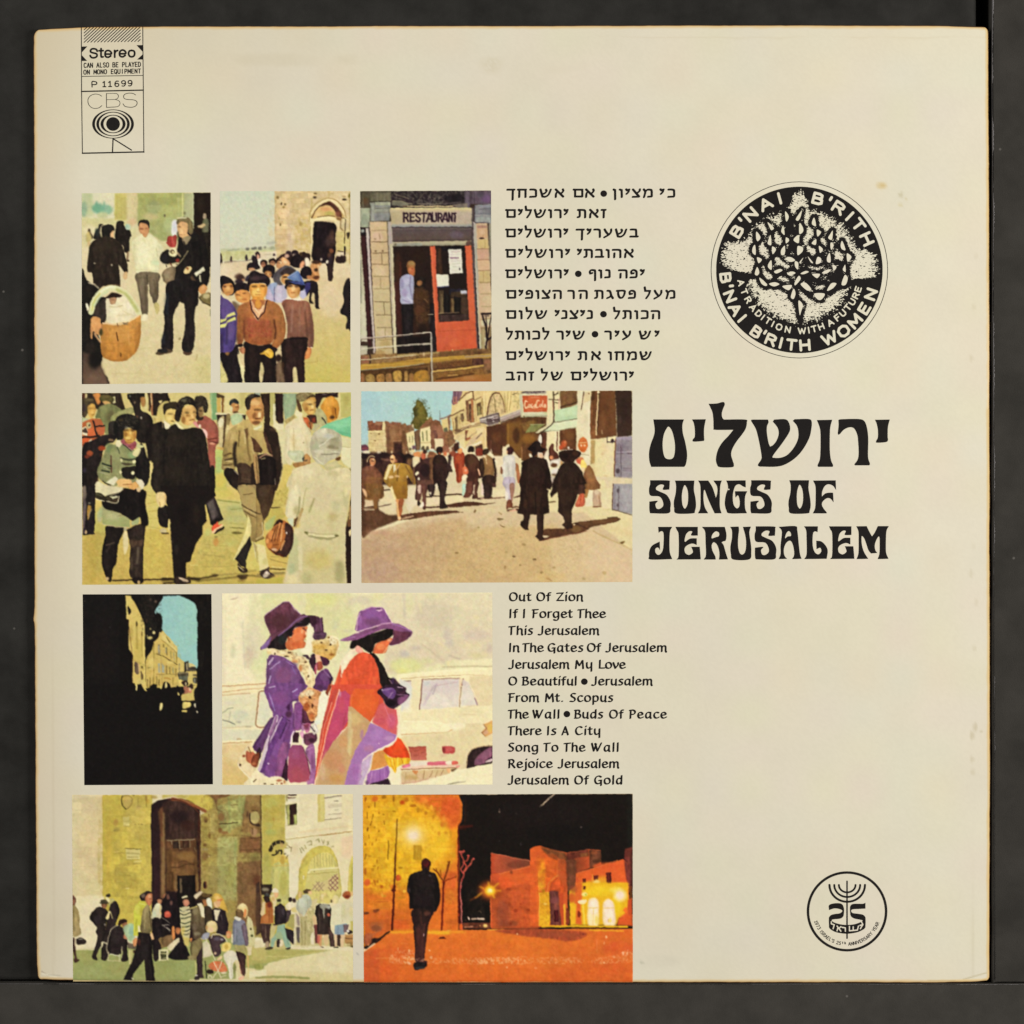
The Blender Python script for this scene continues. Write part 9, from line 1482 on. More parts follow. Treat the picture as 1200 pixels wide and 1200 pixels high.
S 3a2c1c 230,170 40,-30 40,20 0,30 -60,0;l d8d0a8 =20 240,165 50,-15;S b8785c 245,200 55,-10 20,40 -30,40 -40,-10
P c0b888 200,280 120,-10 20,130 -20,220 -20,130 -50,-90 -30,-100 -10,-140;L 2e3424 =10 ~2 210,310 40,20 80,-30;L 2e3424 =10 ~2 210,350 50,20 70,-30;L 2e3424 =11 ~2 220,410 50,0 60,-20;L 2e3424 =11 ~2 215,460 55,10 60,-20;L 2e3424 =10 ~2 230,510 50,0 40,-10;L 2e3424 =10 ~2 240,560 50,0 30,-20;L 2e3424 =9 ~2 245,600 35,0 30,-10;E d0b850 ~10 %7 240,560 20,60;l e0d8b8 =8 ~2 %8 210,330 120,-10;P c8b460 ~4 240,620 80,20 -10,100 -50,-20
S 3a2a18 ~2 370,160 20,-40 40,10 130,-5 20,25 -60,30 -90,10 -40,10;S c8b898 370,150 30,-30 50,-30 30,20 -50,40 -30,30;S 2a1c14 ~2 420,180 50,10 50,-10 -10,60 -50,0;S 8d5a34 470,200 50,-10 10,50 -30,30;S d0d0bc 520,190 50,-10 10,110 -40,0;S 5a4424 470,110 90,20 -20,30 -70,-10
P d8cfae ~2 410,240 50,-10 40,70 0,100 -40,-10 -30,-60;U 6a5a3c 4a3c2c ~2 340,330 80,-70 40,130 50,30 10,180 -40,20 -100,40 -40,-140;S 33281c ~2 500,270 80,30 20,140 -80,80 -20,-100;l 3a2c24 =14 %9 350,500 10,160;E 8a7c58 ~6 %8 390,330 30,40;E 6a5a48 ~6 380,510 24,40;l c8b868 =14 %9 330,300 70,-30;P 2a1c1a ~2 330,640 40,0 -10,80 -25,-20;S b0703c 320,650 30,-10 -10,50;E 8d8468 ~5 %8 410,590 40,20
S 6d603c 330,720 50,-50 70,-30 20,120 -50,120 -40,20 -40,-20;E 8a7c50 ~8 380,780 30,60;P 2a1c20 ~2 400,860 70,-120 0,160 5,170 15,40 -90,0 10,-110;E c8c0b0 405,1090 20,20;S 2a2020 ~2 380,1100 50,-20 0,50 -40,0;l cfc47c =10 390,920 5,140;S 8a7c50 ~4 300,860 50,-20 20,60 -60,-10
S c8a040 580,210 20,-80 50,-15 50,35 40,90 30,100 -70,-40 -60,-50 -50,-30;S d8b060 ~4 600,160 50,-20 40,40 -50,20;S c87840 640,190 60,-10 -10,30 -40,0;S d0a070 600,220 80,-10 -10,60 -50,10;l d8c890 =9 ~2 610,230 30,50
P 241a20 ~2 580,310 40,-20 70,10 50,30 35,150 -5,90 -30,40 -100,-20 -50,-160;P d8ccaa ~2 605,310 75,0 -40,130 -20,-10;l 5a4c50 =8 ~2 690,370 10,60;E 33262c ~6 %8 680,470 40,40;S c88050 750,570 50,-10 10,60 -50,20;E d09c6c ~4 770,600 20,20
S d0bc80 510,540 20,-80 60,-25 50,45 0,80 -40,10 -40,10 -30,-10;E e0cc98 ~6 570,470 40,24;E b8844c ~4 %8 520,520 12,30;E d8b890 ~4 570,540 30,30;S 8a8c9c 460,640 40,-60 60,10 -40,70;P c4bc9c ~2 470,700 50,-30 40,50 30,120 -110,40;P d0c4a8 ~5 490,720 60,0 10,100 -60,30
S 3c2c30 ~2 540,640 60,-30 100,10 40,60 -60,40 10,100 -70,40 -40,-80 -20,-80;E 5a5060 ~6 640,650 40,24;E 8a8490 ~4 700,660 20,14;L d8d0b4 =10 ~2 570,640 30,-40 80,0 50,40 30,50;l d0c8a8 =9 ~2 510,640 70,180 40,80;E c8a888 620,820 16,14
S c8683c 540,970 50,-50 110,0 60,80 -20,40 -140,-20;T d8a080 ^1.5 !.6 %8 540,930 210,0 0,100 -200,0;l d8ccaa =10 ~2 600,910 50,110 40,90;l d8ccaa =10 ~2 700,910 -50,120 -60,80;S 2a2018 520,1020 60,-10 20,40 -60,10;E d0c8a8 560,1095 24,24;E 8a9050 560,1100 14,14;L d0c8a8 =7 ~2 540,1110 20,-35 20,35;l 3a4024 =14 500,920 20,190;l d0c8a8 =8 ~2 690,1100 50,-20;E d8c8a8 ~4 720,1050 34,14
S d8c068 690,770 20,-60 60,-20 40,30 -20,60 -50,20 -40,-10;E c8a848 ~4 750,740 24,30;U d0c8b0 c8c4b4 ~2 720,830 60,-40 70,10 60,70 20,40 -50,-10 -50,50 0,150 -40,10 -20,-130 -40,-80;l b0a890 =9 %8 810,900 0,180;S d8b888 650,870 50,-20 -10,40 -50,10;P d0c090 850,900 50,0 10,160 30,50 -40,20;E 7a7c48 ~4 850,1000 16,60
S d0bc80 880,300 20,-50 50,-15 50,45 0,80 -30,50 -30,-60;E e0d098 ~5 940,260 40,20;S c88048 960,310 30,0 -10,80 -30,0;S 5a4428 ~2 860,340 30,-40 50,20 10,60 -50,30 -30,-20;E 8a6c40 ~4 900,320 24,14
P c4bc88 ~2 1000,380 40,30 30,110 20,180 -40,40 -50,-20 -20,-160;E 4a4c24 1035,535 16,14;E 4a4c24 1050,615 14,14;l d8d0a0 =10 1010,400 20,200;P cfc098 990,740 60,0 -10,100 -40,10;l d0a860 =16 1000,850 10,150;l cfc080 =20 1010,1000 0,100
U 76788c 6a7080 ~2 830,450 50,-40 70,20 30,50 10,120 20,100 -30,30 -150,-10 -5,-160;S d0ccb8 840,410 30,-20 60,20 -30,30;l 8a8ca0 =14 ~4 860,480 -10,200;S 5a4a58 ~2 930,500 50,-20 30,210 -30,40 -30,-110;P 9a9058 ~2 840,720 130,5 10,95 -60,-30 -70,-10;P 33201f ~2 860,790 100,30 20,30 -10,210 -20,30 -30,-90;S 3a2420 ~2 920,920 50,0 0,150 -30,10;E d8b8a8 ~4 920,1110 30,20;l a05848 =10 %8 905,940 25,120;S d8a888 890,1120 60,-40 10,30 -40,30;P d4c8a0 810,600 20,-10 0,110 -20,-10
@ 300 1035 10
P 3a2820 ~4 40,-20 20,600 -60,30 0,-610;E 5a3c28 ~14 %8 20,300 30,200
S 3a3a34 90,150 30,-40 40,20 0,30 -50,10;S 2a1c18 85,160 65,0 10,60 -50,0;P d0b888 50,360 30,-140 30,-10 -10,150 -30,30;P a8602c ~2 110,230 70,-20 20,90 5,170 -155,0 10,-70 50,-50;E b87038 ~6 120,420 40,40;E 6a2c1c ~5 160,250 30,40;l 8a4c24 =9 150,320 0,140;P 3c2824 ~2 50,475 130,0 -20,125 5,100 -75,0 -30,-100;l 8a7058 =9 ~2 110,500 5,140;S d8ccb0 180,90 40,-40 40,30 0,25 -60,5;S d0a070 200,115 60,-5 -10,60 -30,0;P d4c490 160,140 50,-10 30,70 -20,180 -20,-10 0,-130;E c8a058 ~6 %8 200,180 20,30
S 3a3420 240,190 40,-10 10,30 -40,5;P 251c20 ~2 220,280 60,-50 50,40 30,70 -10,130 -130,20 -5,-110;E 4a404c ~6 %8 320,330 16,50;P 3a2a28 200,480 40,0 -20,40;P c0b478 170,500 70,-10 -40,170 -40,0
P 8aa890 ~2 250,490 90,-10 0,90 70,150 -20,50 -50,-30 -40,-120 -80,60 -20,70 -30,-10 10,-90 60,-70;E 9aac80 ~8 270,620 40,50;l 6d8c78 =10 330,500 50,220;S 3a3020 ~2 100,770 60,-30 40,20 -60,20;S 3a3028 ~2 340,770 60,-20 -10,25;S d8c8a8 ~4 260,690 40,-30 20,60 -50,20;S 8a7860 110,700 40,-20 0,60 -40,10;S 2a201c 250,660 30,0 -10,80 -30,0
E 2a1c1c 400,190 22,30;E 3a2824 ~4 445,200 24,24;S d8ccac 340,260 60,-40 60,20 -10,70 -80,0;P d0bc78 400,300 60,-30 20,70 -50,0;P 3a2c30 360,320 50,-10 -10,110 -50,50;P a8a058 ~2 400,370 50,-10 0,200 -50,0 -40,-50;S c0a848 360,500 70,40 -10,30 -50,-20;P 251c22 ~2 340,520 100,40 0,160 -80,-80;P d0c4a0 450,340 40,10 0,210 -20,150 -30,0;P 8a7a70 ~4 470,350 40,50 0,100 -30,-10;P 4a4040 ~4 470,510 40,0 0,190 -30,-10
S 4a3824 ~2 550,100 40,-35 50,15 -10,30 -50,10;S d0a878 600,100 50,-10 -10,40;U b4b8a4 a8aa94 ~2 470,290 20,-90 70,-70 70,20 20,90 -50,80 -40,60 -50,-30;E c0c4b0 ~8 540,230 40,60;l 9a9c80 =8 %8 600,180 10,100;P b8a880 490,330 50,30 20,60 -40,-10;l c8ac80 =16 550,430 70,-130;S 6a5428 540,430 50,0 -10,20
P b0a470 ~2 520,390 140,-10 10,180 -30,40 -10,140 -40,10 -10,-190 -10,0 0,190 -50,0 -5,-190;l 8a7c48 =9 575,440 0,300;l 8d8050 =8 ~2 530,400 10,320;E c8bc88 ~8 620,500 20,60;P bcb078 600,330 80,-30 10,140 -90,0;P c8b888 650,200 70,-20 -20,120 -50,20;T 7a7040 ^1.5 !.6 %8 590,300 100,0 0,300 -90,0;S b89c60 490,110 40,-20 10,70 -40,10;P d0b07c 660,380 40,-10 20,130 -50,-20;P 5a2c28 680,490 40,-10 0,220 -30,0;P d8ccb0 640,600 30,-40 10,160 -40,-10;l c8c094 =14 440,740 260,-5
S c8b070 740,170 30,-50 50,-10 20,50 -20,60 -60,-10;E d8c890 ~4 780,150 24,24;P 2a201c ~2 690,360 10,-90 40,-30 120,10 20,50 -10,150 0,150 -150,0 -10,-200;P 8a8878 ~2 740,250 100,-10 20,60 -50,-10 -10,120 -10,0 -10,-110 -30,-10;E c05c40 850,370 16,20;E a8a8a0 ~4 850,280 24,20;l 5a4c44 =8 %8 740,300 0,260;P c8905c ~2 725,600 55,0 -20,140 -40,-40;P d0b080 ~2 790,600 50,0 10,100 -30,40 -30,-40;S b05848 720,620 30,0 -10,80 -20,-10;S 2a1c18 ~2 750,740 40,10 -10,5;P 3a2824 840,480 70,120 10,140 -50,0 -20,-120;S c0b060 ~4 790,160 50,-10 20,80 -50,0
S d4c48c 890,190 30,-50 40,10 10,60 -30,30 -40,-10;P d0c9a8 ~2 880,480 0,-190 40,-50 80,0 60,-10 40,210 -10,30 -160,20;P ccc5a0 ~2 1000,230 60,-30 75,20 5,260 -80,-20;E b8b480 ~10 %7 1030,330 16,80;l b0a880 =7 %8 1000,260 10,200;P 8298a8 ~2 920,490 150,-20 -40,130 -110,0;l 6a8094 =8 ~2 960,490 0,100;P 6a5458 ~2 1020,490 70,-10 -20,90 -40,10;P d8b890 ~2 920,600 40,0 -15,150 -25,0;P d4b48c ~2 990,600 50,0 -20,150 -30,0;P 3a2820 950,600 40,0 -5,140 -35,-10;S 3a3828 ~2 900,750 60,-10 0,15;S 9a5028 1010,140 30,-45 50,-5 20,40 -20,50 -50,0;E 7a2c1c ~4 1065,155 30,20;E d8b070 ~4 1120,120 16,30;P b8ac58 ~4 1100,440 40,0 0,160 -30,-40;E 2a2020 1100,570 34,24;E d8d0c8 1075,560 16,16;P b08048 1040,600 100,0 -5,120 -95,-20;S 5a4c28 1100,740 40,-10 -5,25;l 5a3820 =9 1040,640 90,10;P 8a6c3c ~4 1060,690 70,0 0,40 -70,0;E d0c080 ~6 %6 1110,330 20,60;l d4c890 =12 1040,715 60,0
E 3a2c20 %7 880,210 12,20
""",
"""
@ 415 925 10
R ~0 dcd3b2 *.02 0,0 3400,2400
P ~0 18130f *.1 100,60 3165,-10 0,1750 -3165,0
E 1c1614 ~60 %8 2200,300 600,200;E 15120f ~40 %8 2400,500 400,100;P 1c1d18 ~10 %7 3200,60 65,0 0,640 -65,0
P cf9c28 ~2 100,65 1125,0 45,105 -5,180 -50,60 -5,290 5,800 0,160 -775,10 -340,180
E d4b42c ~60 500,600 380,500;E d8b430 ~40 250,400 120,300;E dcbc34 ~40 900,600 220,250;E d4aa28 ~30 %9 700,250 200,80;E d0b030 ~30 %8 250,800 140,120
P c8682c ~30 680,70 580,0 5,310 -50,40 -35,20 -180,-110 -100,-130 -140,-50;E c86030 ~30 1130,200 120,110;E cc7030 ~30 %8 900,110 180,40;E cc6a30 ~16 %8 1150,400 60,80;E c8802c ~20 %7 1050,380 40,60;T a8501c ^3 !.55 ~4 %8 650,80 600,0 -40,340 -310,-170;l b04c20 =10 ~5 %7 1215,410 50,-70;l d07030 =30 ~10 %8 1210,600 0,400;E d49828 ~14 %8 1170,560 30,120
E cc7a2c ~24 %8 1160,900 60,80;H c87030 c86432 ~24 1020,950 195,0 0,710 -215,0
P c8702c ~24 110,1150 310,0 220,0 360,0 215,50 0,460 -775,0 -330,-60;E d4b02c ~40 %9 300,1130 150,90;E d4a82c ~30 %9 560,1170 80,60;E d48c2c ~30 %8 550,1280 100,120;E d48c30 ~30 %8 300,1350 150,60;E c8602c ~30 %9 500,1580 160,60;E cc8030 ~24 %8 1130,1260 70,90
P b8622c ~12 110,1450 320,-10 -10,220 -300,190;E 9a6038 ~20 %8 260,1600 90,50;E c87034 ~16 %8 250,1450 120,30;E a86438 ~14 %8 180,1720 60,40;P c06830 ~8 %7 120,1480 280,0 -10,40 -260,40
T b88420 ^3 !.58 ~4 %8 110,80 890,0 -300,920 -590,100;T e0c850 ^4 !.6 ~5 %5 110,80 890,120 100,800 -990,100;T a86420 ^3 !.55 ~4 %7 110,1100 510,0 20,400 -530,0;T a85424 ^3 !.58 ~4 %6 1010,1000 200,0 0,650 -200,0
K a06a20 =60 =95 %35 ~6 110,80 890,0 200,420 10,1140 -760,0 -340,0
S 7a4a14 ~2 120,100 20,-10 -5,60 -10,0;E c07028 ~6 240,110 40,34;l 7a5418 =10 245,150 -3,60;E 9a7018 170,205 14,12;E 9a6c14 ~4 350,90 30,20;E 8a5c14 ~4 460,110 10,40;E b05018 ~6 565,155 30,26;E a8701c ~5 610,120 24,30;E a8701c ~4 690,190 40,20;E 9a7414 465,258 24,10;l 8d6414 =10 150,270 0,60;l 7a5a10 =10 220,290 -10,60;l 7d5610 =12 205,370 -15,50;S 6a4410 ~2 145,470 15,-30 10,15 -15,40;E 9a7414 290,490 14,10;l 8d6614 =10 350,370 2,40;E a8801c 290,275 12,14;E a07818 345,295 16,10;l 9a7014 =9 172,540 3,30;E a8801c 210,640 10,20;E a8801c 255,590 8,20;E a8801c 240,445 10,14;E 9a7018 ~4 130,640 14,20;l 8d6614 =14 135,760 -10,60;E a8801c ~4 180,780 24,10;E 9a7018 265,840 10,20;E a07a18 ~4 230,900 24,10;E a8801c ~4 215,940 20,20;E 9a7018 280,920 8,20;E a0601c ~4 130,960 14,40;E c0602c ~6 150,1090 40,40;l 9a5c1c =12 ~4 230,1060 20,60;E a0641c ~4 275,1080 8,24;E a8601c ~4 320,1140 20,20;E c87828 ~8 460,1140 40,30;E a8801c ~4 540,920 30,14;E b08420 ~4 750,240 20,30;E b07c20 ~4 840,280 16,24;E b88c28 ~4 790,250 12,20;E d8a838 ~4 905,210 14,30;E b07c20 ~5 930,320 14,20;E c0902c ~5 990,520 16,30;E b88828 ~5 1070,510 16,20;E b88828 ~5 1130,520 12,40;E c07c28 ~5 1030,410 20,30;E c09028 ~4 1140,850 12,20;E b89028 ~4 690,560 0,0;E b08424 ~4 350,1250 30,14;S 6a3c20 ~4 225,1410 65,-10 0,30 -60,10;S 5a3420 ~4 115,1440 55,0 -5,20 -45,5;E d0a040 ~4 330,1240 14,20;E b88420 ~4 540,1270 40,10;E d8b040 ~4 590,1190 20,20;E b07420 ~4 580,1260 24,10;l a85c28 =8 %9 250,1320 150,-10;l c08038 =8 %9 160,1390 240,10;l b06030 =6 %8 500,1530 160,0;l b06030 =6 %8 1010,1550 190,-5;E 9a7018 320,800 0,0
E dcc860 ~50 %9 690,540 170,150;E dcd08c ~26 690,530 100,100;E dcd8b4 ~16 690,540 66,62;E dcd8c4 ~8 690,540 44,40;E d8c870 ~20 %6 500,420 40,40;E d8cc70 ~20 %6 520,540 30,60
P b0942c ~4 695,650 95,5 0,175 -100,-10;l 9a7c20 =12 ~4 %9 710,660 -5,150;l a88824 =10 ~4 %8 750,660 -5,150;l 9a7c20 =10 ~4 %8 785,680 -5,140;E c0a438 ~6 %7 730,700 16,24
l 6a4a18 =14 ~2 500,345 -2,85;l 7a5a18 =16 ~2 =22 500,430 -20,370;l 5a3414 =22 ~2 485,760 -17,390;l 4a1c10 =26 ~2 468,1130 -23,510;l 7a5c14 =12 ~2 402,600 -7,220;S 9a4420 490,1010 30,-10 30,30 -20,35 -40,-5;l c08028 =14 ~5 530,1000 15,50;E 5a2414 ~4 460,1180 20,30;E 4a1c10 460,1180 26,14
l 4a1810 =12 1215,430 5,1130;l 7a2c1c =10 ~4 %8 1222,480 0,620;P 14110f ~2 1225,66 75,0 -10,334 -64,30 34,-80 8,-170;l 4a1c14 =26 ~8 %9 1240,440 140,-10;l 3a1810 =14 ~4 %8 1230,460 70,5
@ 525 925 10
L b05048 =14 ~2 140,1200 15,-120 25,-70 5,-50;L b05048 =14 ~2 180,990 -30,-60 35,-70 -25,-80 -20,-50;L b05040 =14 ~2 185,960 25,-60 -20,-50 30,-20 20,-50;L b05848 =14 ~2 195,960 35,-50 30,-30 20,-50 20,-10;E b85a4c 150,730 34,10;E b05048 185,725 14,14;E b05048 235,775 16,10;E b85a50 300,815 14,14;l b05048 =9 ~2 160,760 30,-40;l b85a50 =14 ~2 250,890 10,-25;l 8a4434 =8 ~2 165,850 35,-10;l c08080 =8 ~2 %8 155,1090 -10,110
@ 525 1040 10
L b05a58 =16 ~2 155,-20 -15,80 15,140 5,220 5,80;l 4a1410 =22 130,0 -2,410;l c88a88 =7 ~2 %8 145,60 15,340;l 8d3020 =14 125,310 0,20;E c8602c ~4 150,460 20,40;l 7a3018 =12 150,500 30,20
@ 525 925 10
P a84c30 ~2 500,750 460,80 0,70 -320,110 -140,-10
H a85438 6a4030 ~8 540,770 420,60 0,60 -360,90 -60,-20;l b87458 =8 510,745 440,90;E 6a3c2c ~14 %7 800,880 120,40
P bf5c30 ~2 500,1000 240,-50 220,-60 0,-190 40,-30 80,-10 100,40 220,40 250,-40 140,10 0,170 -390,120 0,600 -900,30
E c86432 ~30 800,1050 200,90;E c45a2e ~20 650,1120 100,100;l c87848 =8 600,990 350,-90;E 7a4028 ~5 740,970 14,24
P b85430 500,1000 100,0 -40,620 -60,0;l c86838 =12 500,1020 0,580
@ 525 1040 10
H a8552e b8582f ~10 510,60 550,-160 0,580 -540,0;E 8a4a34 ~20 %8 640,300 80,160;E b85a30 ~20 %8 850,100 150,90;E bf5e30 ~20 %8 950,350 100,80;E 7a4430 ~10 %7 700,420 120,40;l 9a5a3c =20 ~6 %6 600,240 0,220;l a8603c =16 ~5 %6 720,240 0,220;E 8d3c20 ~5 710,20 34,18;E 8d3c20 ~4 790,270 26,24;E 8d3c20 ~4 940,260 30,14;E 9a4424 ~4 850,190 14,14;E 8d3c20 ~5 1010,280 24,14;E 9a4424 ~5 890,350 16,18;E 7a3820 ~5 730,420 20,24;E 8d4428 ~5 720,200 20,24;T 8d4426 ^3 !.58 ~4 %7 520,50 530,0 0,420 -530,0;l c86a38 =10 500,100 -2,370
@ 630 925 10
P c4602e -90,700 60,-30 60,-10 100,30 100,40 0,870 -320,0
H cc6c2c c86028 ~6 -10,800 240,0 0,800 -240,0;E d09028 ~16 50,1000 40,180;E d0a030 ~12 %9 50,1130 34,60;E c86830 ~14 %8 170,900 40,90;P 6a4428 ~6 30,670 200,50 100,25 0,85 -150,-30 -100,-70;P 7a4a2c ~6 60,720 180,50 -10,60 -90,-40;E 8d4c28 ~6 %8 170,780 50,20;l c87838 =12 ~4 %7 230,850 0,150;P b05a30 ~5 240,820 90,10 10,350 -90,0;P 5a3826 ~6 320,760 150,70 -20,360 -100,0;E 8a4c2c ~10 %8 290,850 40,30
P 5c3024 ~4 340,750 250,-50 10,90 -120,10 -130,30;H 7a4028 b0502c ~5 450,800 150,-20 5,140 -155,70;P 6a4828 ~5 %8 500,750 90,-10 0,50 -90,0;P 5a3826 ~4 600,705 140,10 5,135 -135,70;E 4a3020 ~8 %8 690,840 50,30;E 8d5030 ~8 %7 660,740 40,20;l 7a4430 =8 %9 340,750 250,-48;l a85434 =10 ~4 600,790 0,120
L c88440 =14 110,1200 20,-100 50,-60 60,-30;S b4522a ~4 150,1200 10,-80 40,-50 60,-10 30,40 30,100;L 8d4424 =8 150,1180 20,-90 60,-50;E 5a3428 ~5 200,1195 50,14;l d8a038 =9 15,960 0,240;l 8a5020 =10 ~4 %8 70,1180 10,30;T a84c24 ^2.5 !.56 %7 -10,800 340,0 0,400 -330,0
@ 525 925 10
K ~0 8a4420 =48 =80 %4 510,1010 440,-90 20,-220 110,-20 220,70 0,450 -260,420 -530,-10
@ 630 925 10
H c8622e cc6030 ~2 445,985 555,-165 60,40 20,640 -630,0
E c85c30 ~14 %9 800,900 150,40;E d49c2c ~20 750,1100 120,80;E d8b82c ~16 960,1170 90,60;E d0a02c ~14 600,1150 60,80;l d8a040 =10 640,1000 0,200;P 5a2c28 ~6 1010,830 50,30 35,290 -15,50 -40,-150;l cc7440 =10 %8 460,980 480,-150;l b05030 =14 ~5 %8 460,1020 10,180
P 4a1c14 ~2 525,1045 40,0 0,120 -35,0;P 52241c ~2 650,1010 60,-5 -5,55 -15,-10 -30,15;P 4a1c18 ~2 800,975 60,-5 5,135 -55,5;E dcd88c ~10 690,1105 44,44;E dcdcb8 ~4 690,1110 22,24;E c8b83c ~4 %6 730,1100 10,20
P 5a2c26 ~4 1020,700 90,-30 2,530 -32,-100 -20,-240 -50,-40;P 3a201c ~5 1085,760 27,-20 0,460 -17,-20;E 5a3028 ~8 %8 1070,750 30,40;l 8d6030 =8 ~2 1095,1130 0,70
@ 630 1040 10
P d4b028 ~8 370,40 130,-100 560,0 0,180 -10,160 -90,70 -40,90 -540,0;E dcc830 ~20 %9 740,40 180,60;E d8c428 ~14 %9 920,220 60,120;E dcd050 ~14 920,30 80,40
P c86830 ~6 440,-60 80,0 0,260 -90,-10;E b8502c ~10 %8 400,120 40,60;E 8d4434 ~14 %7 420,20 40,40;P c86430 ~5 460,180 40,20 20,230 -80,0;E 7a3018 485,310 18,38;P d8b42c ~4 380,200 50,-10 10,240 -50,10;l e0d860 =14 ~4 530,200 20,230;E d8a030 ~5 %8 400,330 10,80
P 4a1c14 ~2 530,-20 30,0 0,40 -25,0;E e0dc88 ~4 550,80 34,26;E a8c040 565,85 10,14;S dcd8a4 470,170 30,-25 60,-5 15,20 -25,30 -50,5;E e0dcc0 ~4 520,160 24,12
S e0dab0 ~8 590,440 0,-260 30,-50 40,-15 40,20 15,65 -5,230 -60,20;S e0d8c4 ~4 605,260 0,-80 35,-40 40,0 25,50 0,100 -65,20;l c8b860 =8 ~2 600,240 105,-5;l d0c060 =6 ~2 %8 650,250 0,180;E d8d060 ~6 %7 690,380 20,50
S e0dab4 ~8 770,430 -10,-220 30,-60 40,-15 50,30 20,55 10,210 -70,15;S e0d8c8 ~4 785,300 -10,-100 35,-50 40,0 40,50 5,130 -15,80 -80,10;l c8b860 =7 ~2 770,240 125,-5;E d8d050 ~5 %7 850,380 14,34;l d8b830 =14 ~5 740,200 5,230;E b89c40 ~4 %7 830,390 8,24
E e0d890 ~14 965,90 76,76;E e0d8c8 ~5 965,90 46,46;S d86c2c ~4 1000,260 40,-30 10,70 -30,-10;P b8502c ~4 1055,150 57,-40 0,220 -52,0;l 3a2418 =10 1110,100 0,210;P c85c2c ~5 950,350 160,-30 2,130 -182,-10;l c07830 =9 1090,60 0,80;E 6a3c1c ~4 1080,20 14,40
P 5a3430 135,40 55,-5 50,20 25,55 10,330 -125,0;P 6d4038 ~5 180,150 80,0 5,280 -95,0;P 3a1418 ~2 190,265 55,0 0,135 -50,0;E 7a4a48 ~6 %8 200,150 50,40;l d8a838 =24 ~4 312,200 6,230;P b04e2a ~4 240,60 60,0 0,370 -25,0;P 5a2818 ~4 330,240 40,0 5,190 -40,0
P d0a42c 20,60 115,-10 10,390 -125,10;P d8b430 ~4 30,320 110,0 0,120 -110,5;E a87c20 ~4 70,40 20,20;T a06c1c ^2 !.58 %8 30,60 100,0 0,370 -100,0;E dcc060 ~4 90,190 20,14;l d8b850 =8 20,60 -2,380
@ 525 1040 10
P 17130f ~2 165,0 325,0 0,415 -325,0;P 5a3424 170,415 320,-5 0,70 -310,0;l d8a888 =8 ~2 190,465 100,-5;E e0c878 ~4 435,445 26,20;E d8a060 375,450 10,10;S e0d0c0 ~2 230,345 20,10 5,25 -15,-5;l e0d0b8 =14 275,370 65,-5;l e0d4c0 =20 350,362 65,3;E 5a4434 205,385 8,10;L 6a6050 =6 360,280 15,-10 15,30;l 3a2820 =10 300,455 40,-15;l 8a3020 =8 120,325 10,0
E 8a4420 ~30 490,30 130,110;E c87828 ~16 490,40 80,70;E dcc030 ~10 490,35 62,54;E e4dc80 ~6 490,35 36,30;E e8e4b4 490,30 18,16;l d8a030 =14 ~8 400,60 -80,60;l 8a4c20 =12 ~8 %8 340,110 -80,40;l dcb030 =14 ~6 480,-20 -10,-40;l dcb030 =14 ~6 530,0 60,-50;l d8a030 =12 ~6 420,10 -50,-20;l dcb030 =14 ~6 520,80 20,40;l d89828 =14 ~7 560,40 60,0
@ 415 1040 10
V cc7432 c0602c 440,515 760,-15 2065,-20 0,640 -3155,0 0,-360
V cf7830 c86a2e ~16 700,520 1600,-20 0,600 -1800,0;E c85f2c ~30 %9 300,960 200,80;E cc7030 ~40 %8 1400,700 400,120;E c8702e ~30 %7 2300,850 300,90;E c05a30 ~30 %8 3100,700 200,90;E ca6430 ~40 %8 3000,950 200,80;E c05e30 ~20 %6 500,760 200,60;P b85a30 ~14 110,760 190,-60 0,400 -190,10;T b05c28 ^4 !.55 ~8 %5 300,560 2900,0 0,540 -3000,0;T d8803a ^5 !.58 ~8 %4 300,560 2900,0 0,540 -3000,0
l d8a030 =26 ~6 %9 440,525 240,-5;l d8b030 =40 ~8 %9 860,525 240,5;E dcb850 ~5 1110,510 24,10;l d49430 =30 ~8 %8 1120,520 180,0;l d88c34 =12 ~4 1560,495 190,-3;l d4a848 =9 1580,500 90,-5;E b86428 ~5 %8 1290,505 10,20
S 9a4c30 ~6 1650,500 350,-15 300,5 400,30 -20,70 -180,40 -200,-30 -300,-30 -200,-30;E 8d4c34 ~10 %7 2300,545 180,36;E 8d4a30 ~8 %7 2550,560 100,30;E 6a3424 ~4 2680,545 14,12;P c4682e ~6 2700,520 550,-30 0,150 -350,-20
l d8b428 =20 2200,455 400,-3 600,6;l 7a4818 =14 2550,475 250,7 330,-2;l dca830 =14 2760,495 390,15;l 6a3c18 =8 3050,490 80,-10
S 2c1a14 115,690 55,-10 20,-60 40,-30 60,0 110,-80 10,15 -110,85 -100,60 -40,40 -40,5;E 1c1614 220,615 34,20;E 1c1614 140,695 26,18;S 8a5034 ~6 120,560 80,-20 0,100 -80,40;E 7a4c34 ~6 %8 260,480 60,40;l a06844 =10 ~4 %8 130,600 170,-100
